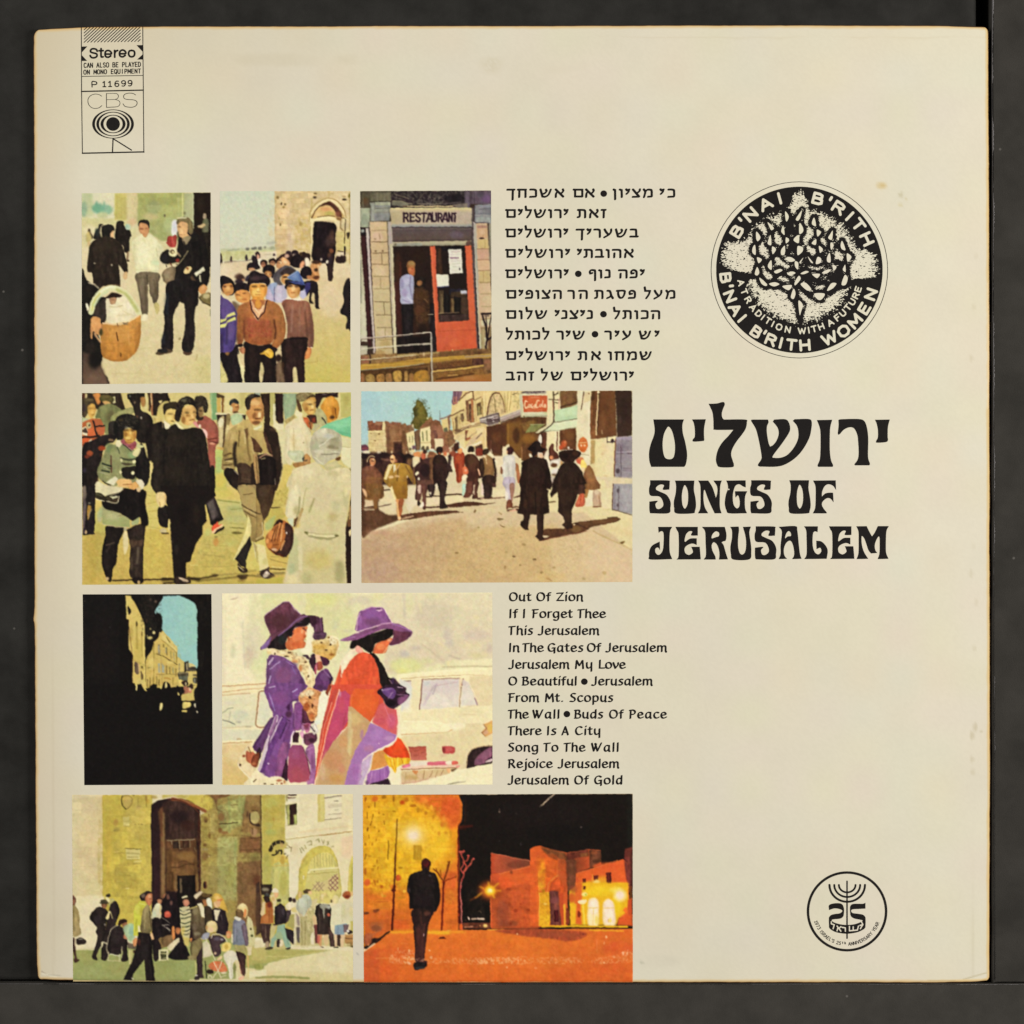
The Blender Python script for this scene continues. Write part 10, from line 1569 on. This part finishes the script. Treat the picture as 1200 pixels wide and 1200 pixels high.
l d89858 =8 ~4 %7 250,830 210,-10;T e0b890 ^1.6 !.56 ~1 %95 430,780 90,-40 180,0 0,150 -100,10 -180,-20;T e0c8a0 ^1.6 !.5 ~1 580,820 120,-10 10,80 -110,0;l d88850 =6 %8 550,650 70,10;E e0b890 ~2 880,735 12,8;E e0b888 ~2 640,740 6,20;E e0b888 ~2 510,720 5,20;E d8a878 %8 900,820 20,20;T e0b080 ^1.6 !.58 ~1 850,830 180,0 0,60 -170,0;T e0b080 ^1.6 !.56 ~1 1100,830 350,-10 600,-10 10,80 -360,10 -600,-10;T e0bc8c ^1.6 !.55 ~1 1450,830 500,0 10,50 -510,10;T e0b080 ^1.6 !.58 ~1 2180,820 460,0 0,70 -460,0;T e0b080 ^1.6 !.56 ~1 2800,840 280,-60 160,-60 10,140 -250,30 -200,0;E e0b888 ~2 2955,575 10,16;E d89868 2930,650 6,20;E e8b890 ~2 3150,770 10,20;E e0b890 ~2 3200,770 8,16;E e0a878 ~2 1790,935 10,12;E d89060 %8 2120,940 20,12;E e0b888 ~2 1910,545 12,8;l d89868 =5 %7 2840,620 5,140;E e0a878 3045,815 14,10;E e0a878 2925,880 14,10
l e0b888 =8 ~2 430,1112 130,0;l e8c898 =10 ~2 1220,1112 230,0;l e0b080 =8 ~2 1490,1116 70,0;l e8c8a8 =9 ~2 2600,1116 100,2;l d89060 =6 ~2 120,1115 3120,3;l d88858 =8 %7 1700,1116 200,2
@ 415 925 10
l 5a1c10 =20 ~2 1045,1080 -20,560;l 5a2010 =26 ~2 1052,1080 -4,30;L 6a3814 =22 ~2 1055,1060 25,-80 20,-80 15,-50;l 6a3814 =18 ~2 1035,1060 -75,-110;l 5a3010 =12 ~2 960,960 -30,-30;L 7a4818 =10 ~2 1020,1010 -15,-50 5,-20;L 8a3c18 =14 ~2 1060,1080 50,-30 80,-20;l 7a4818 =8 ~2 970,960 -10,-40;l 7a4c18 =8 ~2 1110,870 -15,-30;l 7a4c18 =8 ~2 1185,1030 10,-20;l 6a2c14 =10 ~2 990,1745 80,0;E 4a1c10 1030,1735 30,12;l b05028 =6 ~2 %7 1060,1120 -18,480
S 2c1614 ~2 785,880 10,-50 40,-25 45,20 18,45 -13,50 -15,40 -70,0;E 5a2020 ~5 840,870 36,34;E 3a1818 ~4 830,850 30,30
S 191413 ~2 640,1020 80,-50 70,-20 40,-30 50,40 70,30 30,70 20,100 5,140 -45,120 -60,10 -220,-30 -30,0 -10,-160 -20,-60;E 241c1c ~14 %8 830,1080 100,60;E 221a1c ~16 %7 820,1300 120,80;l 0f0c0c =14 ~5 %8 680,1050 -10,200;E 3a3840 885,1010 14,14;l 2c2428 =8 %8 900,1020 30,140;E 30282c 640,1180 16,30
@ 415 1040 10
U 241a18 38201c ~2 680,260 240,10 -40,130 -30,160 -20,180 -15,120 -100,0 -5,-180 -20,-240;E 5a3a30 ~8 %8 850,300 40,30;E 4a2c28 ~10 %8 760,560 30,120;l 4a3028 =10 ~4 %8 780,280 10,160;l 5a3430 =10 ~4 %7 830,420 -30,220;E c0a8a8 ~2 815,555 6,14;E 221816 ~8 %7 730,380 30,80;T d8b8a0 ^1.5 !.52 ~1 %95 720,830 100,0 0,50 -105,10
S 1e1a1c ~2 705,880 105,-10 30,-10 10,60 -50,25 -70,23 -30,-18;E 2c3438 ~4 770,940 60,14;E 3a2424 830,870 20,14
@ 630 925 10
l d0c8b0 =11 ~1 40,185 165,-140;l b8b0a0 =5 ~2 %7 20,205 30,-25
@ 525 925 10
E 8a7c74 600,262 10,10;E 4a4038 600,240 6,24;E 2c2824 ~4 800,285 14,10;E 2a2624 600,600 10,10;E 2c2828 ~4 850,640 12,20;l 2a2624 =6 ~4 230,260 0,60
@ 630 925 10
E 5a5450 508,442 10,12
"""]
# ---------------------------------------------------------------- materials
def mat(name, rough=.6, spec=.2):
    m = bpy.data.materials.new(name); m.use_nodes = True
    b = m.node_tree.nodes['Principled BSDF']
    b.inputs['Roughness'].default_value = rough; b.inputs['Specular IOR Level'].default_value = spec
    return m, m.node_tree, b
def nd(nt, t, **kw):
    n = nt.nodes.new(t)
    for k, v in kw.items(): setattr(n, k, v)
    return n
def printed(name, rough, spec, bump):
    """ink colours carried by the mesh, plus the paper's own fine grain as bump"""
    m, nt, b = mat(name, rough, spec)
    a = nd(nt, 'ShaderNodeAttribute', attribute_name='ink')
    nt.links.new(a.outputs['Color'], b.inputs['Base Color'])
    n = nd(nt, 'ShaderNodeTexNoise'); n.inputs['Scale'].default_value = 900; n.inputs['Detail'].default_value = 3
    tc = nd(nt, 'ShaderNodeTexCoord'); nt.links.new(tc.outputs['Object'], n.inputs['Vector'])
    bp = nd(nt, 'ShaderNodeBump'); bp.inputs['Strength'].default_value = bump; bp.inputs['Distance'].default_value = .0002
    nt.links.new(n.outputs['Fac'], bp.inputs['Height']); nt.links.new(bp.outputs['Normal'], b.inputs['Normal'])
    return m
M_CARD = printed('cream_card', .6, .15, .05)
M_PHOTO = printed('printed_photo', .6, .12, .03)
def ink_mat():
    m, nt, b = mat('black_ink', .6, .12)
    n = nd(nt, 'ShaderNodeTexNoise'); n.inputs['Scale'].default_value = 1500; n.inputs['Detail'].default_value = 2
    tc = nd(nt, 'ShaderNodeTexCoord'); nt.links.new(tc.outputs['Object'], n.inputs['Vector'])
    r = nd(nt, 'ShaderNodeValToRGB'); r.color_ramp.elements[0].color = (.0075, .0065, .006, 1); r.color_ramp.elements[1].color = (.016, .0125, .0105, 1)
    nt.links.new(n.outputs['Fac'], r.inputs['Fac']); nt.links.new(r.outputs['Color'], b.inputs['Base Color'])
    return m
M_INK = ink_mat()
def dark_board(name, c0, c1, speck):
    m, nt, b = mat(name, .85, .12)
    tc = nd(nt, 'ShaderNodeTexCoord')
    def noise(sc, det, rough=.6):
        n = nd(nt, 'ShaderNodeTexNoise'); n.inputs['Scale'].default_value = sc; n.inputs['Detail'].default_value = det; n.inputs['Roughness'].default_value = rough
        nt.links.new(tc.outputs['Object'], n.inputs['Vector']); return n
    n = noise(70, 6, .62)
    r = nd(nt, 'ShaderNodeValToRGB'); e = r.color_ramp.elements
    e[0].position, e[1].position = .33, .68; e[0].color = (*c0, 1); e[1].color = (*c1, 1)
    nt.links.new(n.outputs['Fac'], r.inputs['Fac'])
    # pale dust specks
    v = nd(nt, 'ShaderNodeTexVoronoi'); v.inputs['Scale'].default_value = 130
    nt.links.new(tc.outputs['Object'], v.inputs['Vector'])
    s = nd(nt, 'ShaderNodeValToRGB'); se = s.color_ramp.elements
    se[0].position, se[1].position = .035, .075; se[0].color = (1, 1, 1, 1); se[1].color = (0, 0, 0, 1)
    nt.links.new(v.outputs['Distance'], s.inputs['Fac'])
    w = nd(nt, 'ShaderNodeTexWhiteNoise'); nt.links.new(v.outputs['Position'], w.inputs['Vector'])
    g = nd(nt, 'ShaderNodeMath', operation='GREATER_THAN'); g.inputs[1].default_value = speck
    nt.links.new(w.outputs['Value'], g.inputs[0])
    mu = nd(nt, 'ShaderNodeMath', operation='MULTIPLY'); nt.links.new(s.outputs['Color'], mu.inputs[0]); nt.links.new(g.outputs[0], mu.inputs[1])
    mx = nd(nt, 'ShaderNodeMix', data_type='RGBA'); nt.links.new(mu.outputs[0], mx.inputs['Factor'])
    nt.links.new(r.outputs['Color'], mx.inputs[6]); mx.inputs[7].default_value = (.12, .11, .095, 1)
    nt.links.new(mx.outputs[2], b.inputs['Base Color'])
    f = noise(2200, 3)
    bp = nd(nt, 'ShaderNodeBump'); bp.inputs['Strength'].default_value = .35; bp.inputs['Distance'].default_value = .0003
    nt.links.new(f.outputs['Fac'], bp.inputs['Height']); nt.links.new(bp.outputs['Normal'], b.inputs['Normal'])
    return m
M_TABLE = dark_board('black_board', (.0165, .0155, .013), (.030, .0285, .0245), .84)
M_STRIP = dark_board('charcoal_strip', (.034, .031, .0255), (.050, .0455, .038), .72)
def plain(name, col, rough=.8):
    m, nt, b = mat(name, rough, .15)
    n = nd(nt, 'ShaderNodeTexNoise'); n.inputs['Scale'].default_value = 400
    tc = nd(nt, 'ShaderNodeTexCoord'); nt.links.new(tc.outputs['Object'], n.inputs['Vector'])
    r = nd(nt, 'ShaderNodeValToRGB'); r.color_ramp.elements[0].color = (*[c * .6 for c in col], 1); r.color_ramp.elements[1].color = (*[c * 1.3 for c in col], 1)
    nt.links.new(n.outputs['Fac'], r.inputs['Fac']); nt.links.new(r.outputs['Color'], b.inputs['Base Color'])
    return m
M_BACK = plain('raw_card', (.30, .22, .14))
M_FRAY = plain('frayed_cut_edge', (.17, .16, .155))

# ---------------------------------------------------------------- object helpers
def s2l(a):
    a = np.clip(a, 0, 1)
    return np.where(a <= .04045, a / 12.92, ((a + .055) / 1.055) ** 2.4)
def from_arrays(name, V, loops, sizes, m, parent=None, cols=None, flat=True):
    me = bpy.data.meshes.new(name)
    me.vertices.add(len(V)); me.vertices.foreach_set('co', np.ascontiguousarray(V, dtype=np.float32).ravel())
    me.loops.add(len(loops)); me.loops.foreach_set('vertex_index', np.asarray(loops, dtype=np.int32))
    me.polygons.add(len(sizes))
    st = np.concatenate([[0], np.cumsum(sizes)[:-1]])
    me.polygons.foreach_set('loop_start', st.astype(np.int32))
    me.update(calc_edges=True)
    if not flat: me.polygons.foreach_set('use_smooth', np.ones(len(sizes), dtype=bool))
    if cols is not None:
        a = me.color_attributes.new('ink', 'FLOAT_COLOR', 'POINT')
        c = np.ones((len(V), 4), dtype=np.float32); c[:, :3] = s2l(cols)
        a.data.foreach_set('color', c.ravel())
    me.materials.append(m)
    o = bpy.data.objects.new(name, me); COL.objects.link(o)
    if parent: o.parent = parent
    return o
def grid_obj(name, Xp, Yp, Z, m, parent=None, cols=None):
    """height-field sheet; Xp, Yp in cover pixels"""
    h, w = Xp.shape
    V = np.stack([wx(Xp), wy(Yp), Z], -1).reshape(-1, 3)
    i = np.arange(h * w).reshape(h, w)
    q = np.stack([i[:-1, :-1], i[1:, :-1], i[1:, 1:], i[:-1, 1:]], -1).reshape(-1, 4)
    return from_arrays(name, V, q.ravel(), np.full(len(q), 4), m, parent, None if cols is None else cols.reshape(-1, 3), False)

# sleeve outline in cover pixels: slightly bowed, worn edges
RS = np.random.RandomState(11)
def wob(t, seed, amp, per):
    r = np.random.RandomState(seed); k = r.rand(2000) - .5
    u = t / per + 50; i = np.floor(u).astype(int); f = u - i; f = f * f * (3 - 2 * f)
    return amp * (k[i % 2000] * (1 - f) + k[(i + 1) % 2000] * f)
def e_left(y):
    return np.interp(y, [30, 60, 400, 700, 718, 726, 730, 740, 900, 1100, 1130, 1150], [39.2, 39.2, 39.8, 40.2, 39.6, 38.4, 39.8, 40.2, 41, 42.4, 43, 44.5]) + wob(y, 3, .5, 23) + wob(y, 4, .4, 5)
def e_right(y):
    return np.interp(y, [30, 60, 300, 600, 646, 652, 900, 1150], [1158.6, 1158.9, 1159.8, 1160.4, 1160, 1160.5, 1160.7, 1159.8]) + wob(y, 5, .4, 31) + wob(y, 6, .3, 6)
def e_top(x):
    return np.interp(x, [40, 60, 100, 250, 600, 900, 1100, 1160], [34.2, 33, 31.2, 30.4, 29.8, 29.2, 29.8, 31.4]) + wob(x, 7, .5, 37) + wob(x, 8, .3, 6)
def e_bot(x):
    return np.interp(x, [44, 60, 120, 250, 450, 700, 740, 1000, 1100, 1145, 1160], [1148, 1148.8, 1150, 1151, 1151.7, 1151.4, 1151.6, 1151.6, 1152, 1151.2, 1149.6]) + wob(x, 9, .4, 29) + wob(x, 10, .3, 5)
RAD = {'tl': 9, 'tr': 7, 'bl': 5, 'br': 6}
def outline_xy(u, v):
    """u, v in 0..1 over the sleeve -> cover pixels, with rounded corners"""
    y0 = 30 + v * 1121
    x = 40 + u * 1120
    yt, yb = e_top(x), e_bot(x)
    y = yt + v * (yb - yt)
    dt, db = y - yt, yb - y
    def ins(d, r): q = np.clip(r - d, 0, r); return r - np.sqrt(np.maximum(r * r - q * q, 0))
    xl = e_left(y) + ins(dt, RAD['tl']) + ins(db, RAD['bl'])
    xr = e_right(y) - ins(dt, RAD['tr']) - ins(db, RAD['br'])
    return xl + u * (xr - xl), y, np.minimum(np.minimum(u * (xr - xl), (1 - u) * (xr - xl)), np.minimum(dt, db))
def zf(d):
    q = np.clip(1 - d / 3.2, 0, 1)
    return TOP - .00035 * q * q
def edge_d(x, y):
    return np.minimum(np.minimum(x - e_left(y), e_right(y) - x), np.minimum(y - e_top(x), e_bot(x) - y))

# ---------------------------------------------------------------- the setting: board and strips, plus an added gap that darkens the top right
def rounded_box(name, x0, y0, x1, y1, z0, z1, m, r=.0006, parent=None, wobble=None):
    """a flat slab with softened upper edges, sampled along its rim (cover pixels, metres up)"""
    per = []
    n = 260
    t = np.linspace(0, 1, n)[:-1]
    rim = np.concatenate([np.stack([x0 + t * (x1 - x0), y0 + 0 * t], -1), np.stack([x1 + 0 * t, y0 + t * (y1 - y0)], -1),
                          np.stack([x1 + t * (x0 - x1), y1 + 0 * t], -1), np.stack([x0 + 0 * t, y1 + t * (y0 - y1)], -1)])
    nrm = np.concatenate([np.tile([0, 1.], (n - 1, 1)), np.tile([-1., 0], (n - 1, 1)), np.tile([0, -1.], (n - 1, 1)), np.tile([1., 0], (n - 1, 1))])
    if wobble is not None:
        L = len(rim); k = (np.random.RandomState(wobble).rand(L) - .5)
        k = np.convolve(np.concatenate([k, k, k]), np.ones(5) / 5, 'same')[L:2 * L]
        rim = rim + nrm * (k * 1.6)[:, None]
    rings = []
    for z, ins in ((z0, 0), (z1 - r, 0), (z1 - .3 * r, .3 * r / PX), (z1, r / PX)):
        p = rim + nrm * ins
        rings.append(np.stack([wx(p[:, 0]), wy(p[:, 1]), np.full(len(p), z)], -1))
    V = np.concatenate(rings); L = len(rim)
    loops = []; sizes = []
    for k in range(3):
        a = np.arange(L) + k * L; b = np.roll(np.arange(L), -1) + k * L
        q = np.stack([b, a, a + L, b + L], -1)
        loops.append(q.ravel()); sizes.append(np.full(L, 4))
    top = np.arange(L)[::-1] + 3 * L
    loops.append(top); sizes.append(np.array([L]))
    return from_arrays(name, V, np.concatenate(loops), np.concatenate(sizes), m, parent)
def setting(o): o['kind'] = 'structure'; return o
FLOOR = -.022
gx, gy = np.meshgrid(np.linspace(-4000, 5200, 12), np.linspace(-4000, 5200, 12))
setting(grid_obj('ground', gx, gy, np.full(gx.shape, FLOOR), M_TABLE))
board = rounded_box('backing_board', -900, -900, 1146, 1150.5, FLOOR + .0005, 0, M_TABLE, .0016)  # right edge stops short: slot added to make the top right corner dark
board['label'] = 'wide black mottled board lying under the cream record sleeve'; board['category'] = 'board'

def strip(name, x0, y0, x1, y1, z1, label, rim, seed):
    t = bpy.data.objects.new(name, None); COL.objects.link(t); t.location = (wx((x0 + x1) / 2), wy((y0 + y1) / 2), 0)
    t['label'] = label; t['category'] = 'strip'; t['group'] = 'dark strips framing the sleeve'
    b = rounded_box('strip_body', x0, y0, x1, y1, FLOOR + .0005, z1, M_STRIP, .0005, None, seed)
    # the frayed pale fibres along the cut edge that faces the sleeve
    r = np.random.RandomState(seed); V = []; L = []; S = []
    pts = []
    (ax, ay), (bx, by), side, runs = rim
    ln = math.hypot(bx - ax, by - ay); n = int(ln / 1.2)
    amp = np.convolve(r.rand(n + 60), np.ones(26) / 26, 'same')[30:30 + n]; amp = np.clip((amp - amp.mean()) / amp.std() * .5 + .55, .05, 1.4)
    fine = r.rand(n)
    for i in range(n):
        f = i / (n - 1); p = f * ln
        k = 0
        for a, b2, s in runs:
            if a <= p <= b2: k = s
        w = k * amp[i] * (.5 + .7 * fine[i])
        x, y = ax + (bx - ax) * f, ay + (by - ay) * f
        dx, dy = side
        o0 = .35 + .5 * math.sin(p * .021 + seed) * .5
        pts.append(((x + dx * o0, y + dy * o0), (x + dx * (o0 + w), y + dy * (o0 + w)), z1 + .00012 + .00018 * fine[i]))
    for (p, q, z) in pts:
        V += [(wx(p[0]), wy(p[1]), z1 - .0004), (wx((p[0] + q[0]) / 2), wy((p[1] + q[1]) / 2), z), (wx(q[0]), wy(q[1]), z1 - .00005)]
    for i in range(len(pts) - 1):
        for k in range(2):
            a, b2 = i * 3 + k, (i + 1) * 3 + k
            L += [a, b2, b2 + 1, a + 1]; S.append(4)
    e = from_arrays('frayed_edge', np.array(V), np.array(L), np.array(S), M_FRAY)
    for c in (b, e):
        c.parent = t; c.matrix_parent_inverse.identity(); c.location = tuple(-v for v in t.location)
strip('edge_strip', 1162.6, -900, 2300, 1151, .0027, 'dark grey strip standing upright along the right edge of the sleeve',
      ((1161.9, -20), (1165.2, 1148), (1, 0), ((0, 900, 1.5), (900, 1010, .5), (1010, 1168, .12))), 21)
strip('edge_strip', -900, 1152.6, 2300, 2300, .0025, 'dark grey strip running full width below the bottom edge of the sleeve',
      ((-20, 1152.6), (1220, 1152.9), (0, 1), ((0, 70, .45), (90, 130, .3), (560, 600, .2), (900, 1100, .25), (1140, 1240, .8))), 22)

# ---------------------------------------------------------------- the record sleeve
sleeve = bpy.data.objects.new('record_sleeve', None); COL.objects.link(sleeve)
sleeve['label'] = 'worn cream square record sleeve with nine street photographs and black Hebrew and English lettering'
sleeve['category'] = 'record sleeve'

def fine_axis(n_edge, length, coarse):
    e = np.concatenate([np.arange(0, 6, .6), np.arange(6, 16, 1.2)])
    mid = np.arange(16, length - 16, coarse)
    return np.concatenate([e, mid, (length - e)[::-1]]) / length
U, Vv = np.meshgrid(fine_axis(0, 1120, 2.6), fine_axis(0, 1121, 2.6))
X, Y, D = outline_xy(U, Vv)
def samp(field, cell, x, y):
    j = np.clip(x / cell, 0, field.shape[1] - 1.01); i = np.clip(y / cell, 0, field.shape[0] - 1.01)
    a = i.astype(int); b = j.astype(int); f = i - a; g = j - b
    return (field[a, b] * (1 - g) + field[a, b + 1] * g) * (1 - f) + (field[a + 1, b] * (1 - g) + field[a + 1, b + 1] * g) * f
n_big = samp(nz(310, 310, 55, RS), 4, X, Y); n_mid = samp(nz(610, 610, 12, RS), 2, X, Y); n_fin = RS.rand(*X.shape)
n_cr = [samp(nz(310, 310, 11, RS), 4, X, Y) for _ in range(3)]
base = np.array([222.5, 214.5, 190]) / 255
C = np.ones(X.shape + (3,)) * base
C *= (1 + .008 * (n_big - .5) + .010 * (n_mid - .5) + .014 * (n_fin - .5))[..., None]
C[..., 0] += .014 * (n_cr[0] - .5); C[..., 1] += .014 * (n_cr[1] - .5); C[..., 2] += .022 * (n_cr[2] - .5)
def tint(m, col, k):
    global C
    C = C + (m * k)[..., None] * (np.array(hexc(col)) - C)
def spot(cx, cy, rx, ry, soft=1.): return np.clip((1 - np.hypot((X - cx) / rx, (Y - cy) / ry)) / .5 * soft, 0, 1)
tint(spot(1033, 217.5, 8, 5.5), 'd2ba82', .62); tint(spot(1035, 217.5, 4, 2.8), 'c9ac6e', .4)
tint(spot(1056, 228, 5, 4) * (n_fin > .3), 'b9b08c', .5); tint(spot(1060, 233, 5, 3) * (n_fin > .3), 'c9bc90', .5); tint(spot(1055, 240, 4, 2.4), 'd0c294', .5)
tint(spot(600, 77, 95, 13) * np.clip(n_mid * 2 - .7, 0, 1) * np.clip(n_fin * 1.5, 0, 1), 'b9ad88', .42); tint(spot(340, 70, 120, 10) * np.clip(n_mid * 2 - .9, 0, 1), 'c4b898', .2)
tint(np.clip(1 - np.abs(Y - 42 - n_mid * 3) / 1.6, 0, 1) * (X > 700) * n_mid, 'b8a47c', .16)
for yy, k in ((300, .10), (360, .16), (420, .22), (640, .10), (672, .2), (706, .15), (760, .18), (852, .4), (862, .4), (890, .3), (905, .25)):
    tint(spot(1141 + (yy % 7) - 3, yy, 3.2, 5 + yy % 5), 'b5a884', k)
tint(spot(1150, 858, 3, 1.6), 'aa9c78', .3); tint(spot(1015, 520, 3, 2), 'c0b494', .4); tint(spot(418, 1118, 1.5, 1.5), '8a8a84', .7); tint(spot(752, 1128, 3, 3), 'a8a890', .4)
tint(np.clip(1 - np.abs(X - 62 - wob(Y, 31, 2, 90)) / 2.2, 0, 1) * np.clip((Y - 700) / 200, 0, 1), 'c0b294', .3)       # ridge by the spine
tint(np.clip(1 - np.abs(X - 1140) / 3, 0, 1) * np.clip((Y - 980) / 100, 0, 1) * n_mid, 'b9ad8c', .3)
tint(spot(775, 1126, 30, 9) * n_mid, 'b4ae9c', .35); tint(spot(66, 1062, 30, 70) * n_mid, 'c0b4a0', .25)
tint(np.clip(1 - (X - 40) / 60, 0, 1), 'cdbd9c', .55); tint(np.clip(1 - (Y - 30) / 160, 0, 1) * np.clip(1 - (X - 40) / 420, 0, 1), 'cbbd98', .45)  # weaker light on the left and upper left, put into the card colour
# crease at the lower left corner, scuffed lower right corner
def near(x0, y0, x1, y1, w):
    vx, vy = x1 - x0, y1 - y0; t = np.clip(((X - x0) * vx + (Y - y0) * vy) / (vx * vx + vy * vy), 0, 1)
    return np.clip(1 - np.hypot(X - x0 - t * vx, Y - y0 - t * vy) / w, 0, 1)
tint(near(49, 1138.5, 56, 1143, 1.5), 'a0907a', .6); tint(near(50, 1141, 66, 1145, 1.8), 'e8e0c4', .9); tint(near(57, 1142.5, 70, 1143, 1), 'a8a490', .5)
tint(near(1128, 1148, 1156, 1140, 1.2), 'a89a6c', .5); tint(near(1120, 1149.5, 1157, 1147.5, 2), 'ead9ac', .8); tint(near(1088, 1149, 1120, 1149, 1), 'a89c74', .5)
# rubbed rim: warm tan, then the dark brown of the worn card edge
rub = wob(X * 1.3 + Y, 41, 1.0, 17) + wob(X + Y * 1.7, 42, .8, 5)
tint(np.clip(1.25 - D / (3.9 + rub), 0, 1), 'e0b976', .85)
tint(np.clip((X - 1150) / 6, 0, 1) * np.clip(1.4 - D / 3.4, 0, 1) * ((Y < 330) | (Y > 480)), 'c4a35e', .45)
tint(np.clip(1.2 - (D - .1) / .85, 0, 1), '3a1a0c', .95)
front = grid_obj('front_panel', X, Y, zf(D), M_CARD, sleeve, C)
# thickness: rim wall from the front panel down, the back panel, the open right side shows two boards
def rim_strip(name, zt, zb, inset, m):
    n = 700; t = np.linspace(0, 1, n)[:-1]
    u = np.concatenate([t, np.ones(n - 1), 1 - t, np.zeros(n - 1)]); v = np.concatenate([np.zeros(n - 1), t, np.ones(n - 1), 1 - t])
    x, y, _ = outline_xy(u, v)
    x = 600 + (x - 600) * (1 - inset); y = 590 + (y - 590) * (1 - inset)
    L = len(x)
    P = np.concatenate([np.stack([wx(x), wy(y), np.full(L, z)], -1) for z in (zt, zb)])
    a = np.arange(L); b = np.roll(a, -1)
    q = np.stack([a, a + L, b + L, b], -1)
    loops = np.concatenate([q.ravel(), np.arange(L)[::-1] + L]); sizes = np.concatenate([np.full(L, 4), [L]])
    if zt < TOP - .001: loops = np.concatenate([loops, np.arange(L)]); sizes = np.concatenate([sizes, [L]])
    return from_arrays(name, P, loops, sizes, m, sleeve)
rim_strip('panel_edge', TOP - .00037, TOP - .0007, .0002, M_BACK)
rim_strip('back_panel', .0010, .0003, .0003, M_BACK)
xs = np.linspace(0, 1, 400); xl, yl, _ = outline_xy(np.zeros(400), xs)
q = np.abs(np.linspace(-1, 1, 9)); sp = np.linspace(0, math.pi, 9)
SX = xl[None, :] + 1.2 - 1.0 * np.sin(sp)[:, None]; SZ = (.0012 + .00075 * np.cos(sp))[:, None] + 0 * xl[None, :]
grid_obj('spine', SX, yl[None, :] + 0 * SX, SZ, M_BACK, sleeve)

# ---------------------------------------------------------------- printed photographs
QUAD = [((95.8, 226.4), (247, 225.4), (246.9, 449), (95.9, 450.2)), ((257.8, 224), (410.6, 223.8), (410.7, 448.2), (258, 448.4)),
        ((421.9, 223.8), (575.4, 223.2), (576.3, 447.2), (422.5, 447.8)), ((96, 460.5), (411.3, 459.6), (411.6, 683.6), (96.3, 685.3)),
        ((423.1, 458.4), (741.1, 457.6), (741.1, 682), (423.7, 683.2)), ((96.9, 696.5), (247.8, 696.2), (249.5, 919.1), (98.8, 920.1)),
        ((260.2, 695.4), (577, 694.4), (577.2, 919.4), (260.3, 920)), ((84.4, 931.4), (413.6, 930.4), (413.8, 1150.6), (85.6, 1150.2)),
        ((425, 931.4), (741.5, 930), (741.7, 1151.2), (426.4, 1151.4))]
PLABEL = ['printed photograph of people in a stone square beside a wicker basket', 'printed photograph of schoolboys crowded before an arched gate',
          'printed photograph of a restaurant front with an orange door', 'printed photograph of walkers beside a woman in a pale coat',
          'printed photograph of a market street with two men in black coats', 'printed photograph of a dark archway opening on sunlit houses',
          'printed photograph of two women in purple hats beside a cream car', 'printed photograph of a crowd before a tall yellow stone gate',
          'printed photograph of a man walking through an orange lit square at night']
POST = [(1.03, .95, (1, 1, 1)), (1.02, .95, (1, 1, 1)), (1, .92, (1, 1, 1)), (1.02, .95, (1.01, 1, .98)), (1.03, .95, (1.01, 1, 1)), (1, 1, (1, 1, 1)),
        (1.07, .95, (1.01, 1, 1)), (1.03, .86, (1.01, 1, .99)), (1.02, 1.02, (1.05, .97, .95))]      # exposure, saturation, cast of each print
for n, (box4, art) in enumerate(zip(BOX, ART)):
    p = Pic(*box4, seed=n + 3); p.run(art); a = p.done(1, .03, *POST[n])
    (tl, tr, br, bl) = [np.array(c) for c in QUAD[n]]
    w, h = int(np.hypot(*(tr - tl)) / .9), int(np.hypot(*(bl - tl)) / .9)
    u, v = np.meshgrid(np.linspace(0, 1, w), np.linspace(0, 1, h))
    q = ((1 - u) * (1 - v))[..., None] * tl + (u * (1 - v))[..., None] * tr + (u * v)[..., None] * br + ((1 - u) * v)[..., None] * bl
    x, y = q[..., 0], q[..., 1]
    j = np.clip(x - box4[0] - .5, 0, a.shape[1] - 1.01); i = np.clip(y - box4[1] - .5, 0, a.shape[0] - 1.01)
    ii, jj = i.astype(int), j.astype(int); f, g = (i - ii)[..., None], (j - jj)[..., None]
    col = (a[ii, jj] * (1 - g) + a[ii, jj + 1] * g) * (1 - f) + (a[ii + 1, jj] * (1 - g) + a[ii + 1, jj + 1] * g) * f
    # worn lower edge where the print runs off the sleeve
    if n >= 7:
        wear = np.clip(1 - (e_bot(x) - y) / (1.2 + wob(x, 51, 1.4, 19) + wob(x, 52, .8, 4)), 0, 1)[..., None]
        col = col + wear * .75 * (np.array([.88, .76, .55]) - col)
    o = grid_obj('printed_photograph', x, y, zf(edge_d(x, y)) + .00003, M_PHOTO, sleeve, col)
    o['label'] = PLABEL[n]

# ---------------------------------------------------------------- black lettering and emblems
NAMES = [('title_lettering', 'large black Hebrew and English title lettering'), ('song_list', 'black Hebrew song list'), ('song_list', 'black English song list'),
         ('corner_badge', 'tall narrow black line badge with an eye mark'), ('round_emblem', 'large round black emblem with a leafy seven branched plant'),
         ('round_emblem', 'small ringed emblem with a candelabrum')]
for f, (nm, lb) in zip(INKS, NAMES):
    V2, N = f().mesh()
    loops = np.arange(len(V2))
    # outlines run clockwise on the cover's y-down axes, which is counter-clockwise seen from above after the flip
    st = np.concatenate([[0], np.cumsum(N)[:-1]])
    rev = np.repeat(st + N - 1, N) - (loops - np.repeat(st, N))
    V3 = np.stack([wx(V2[:, 0]), wy(V2[:, 1]), zf(edge_d(V2[:, 0], V2[:, 1])) + .00003], -1)
    o = from_arrays(nm, V3, rev, N, M_INK, sleeve)
    o['label'] = lb
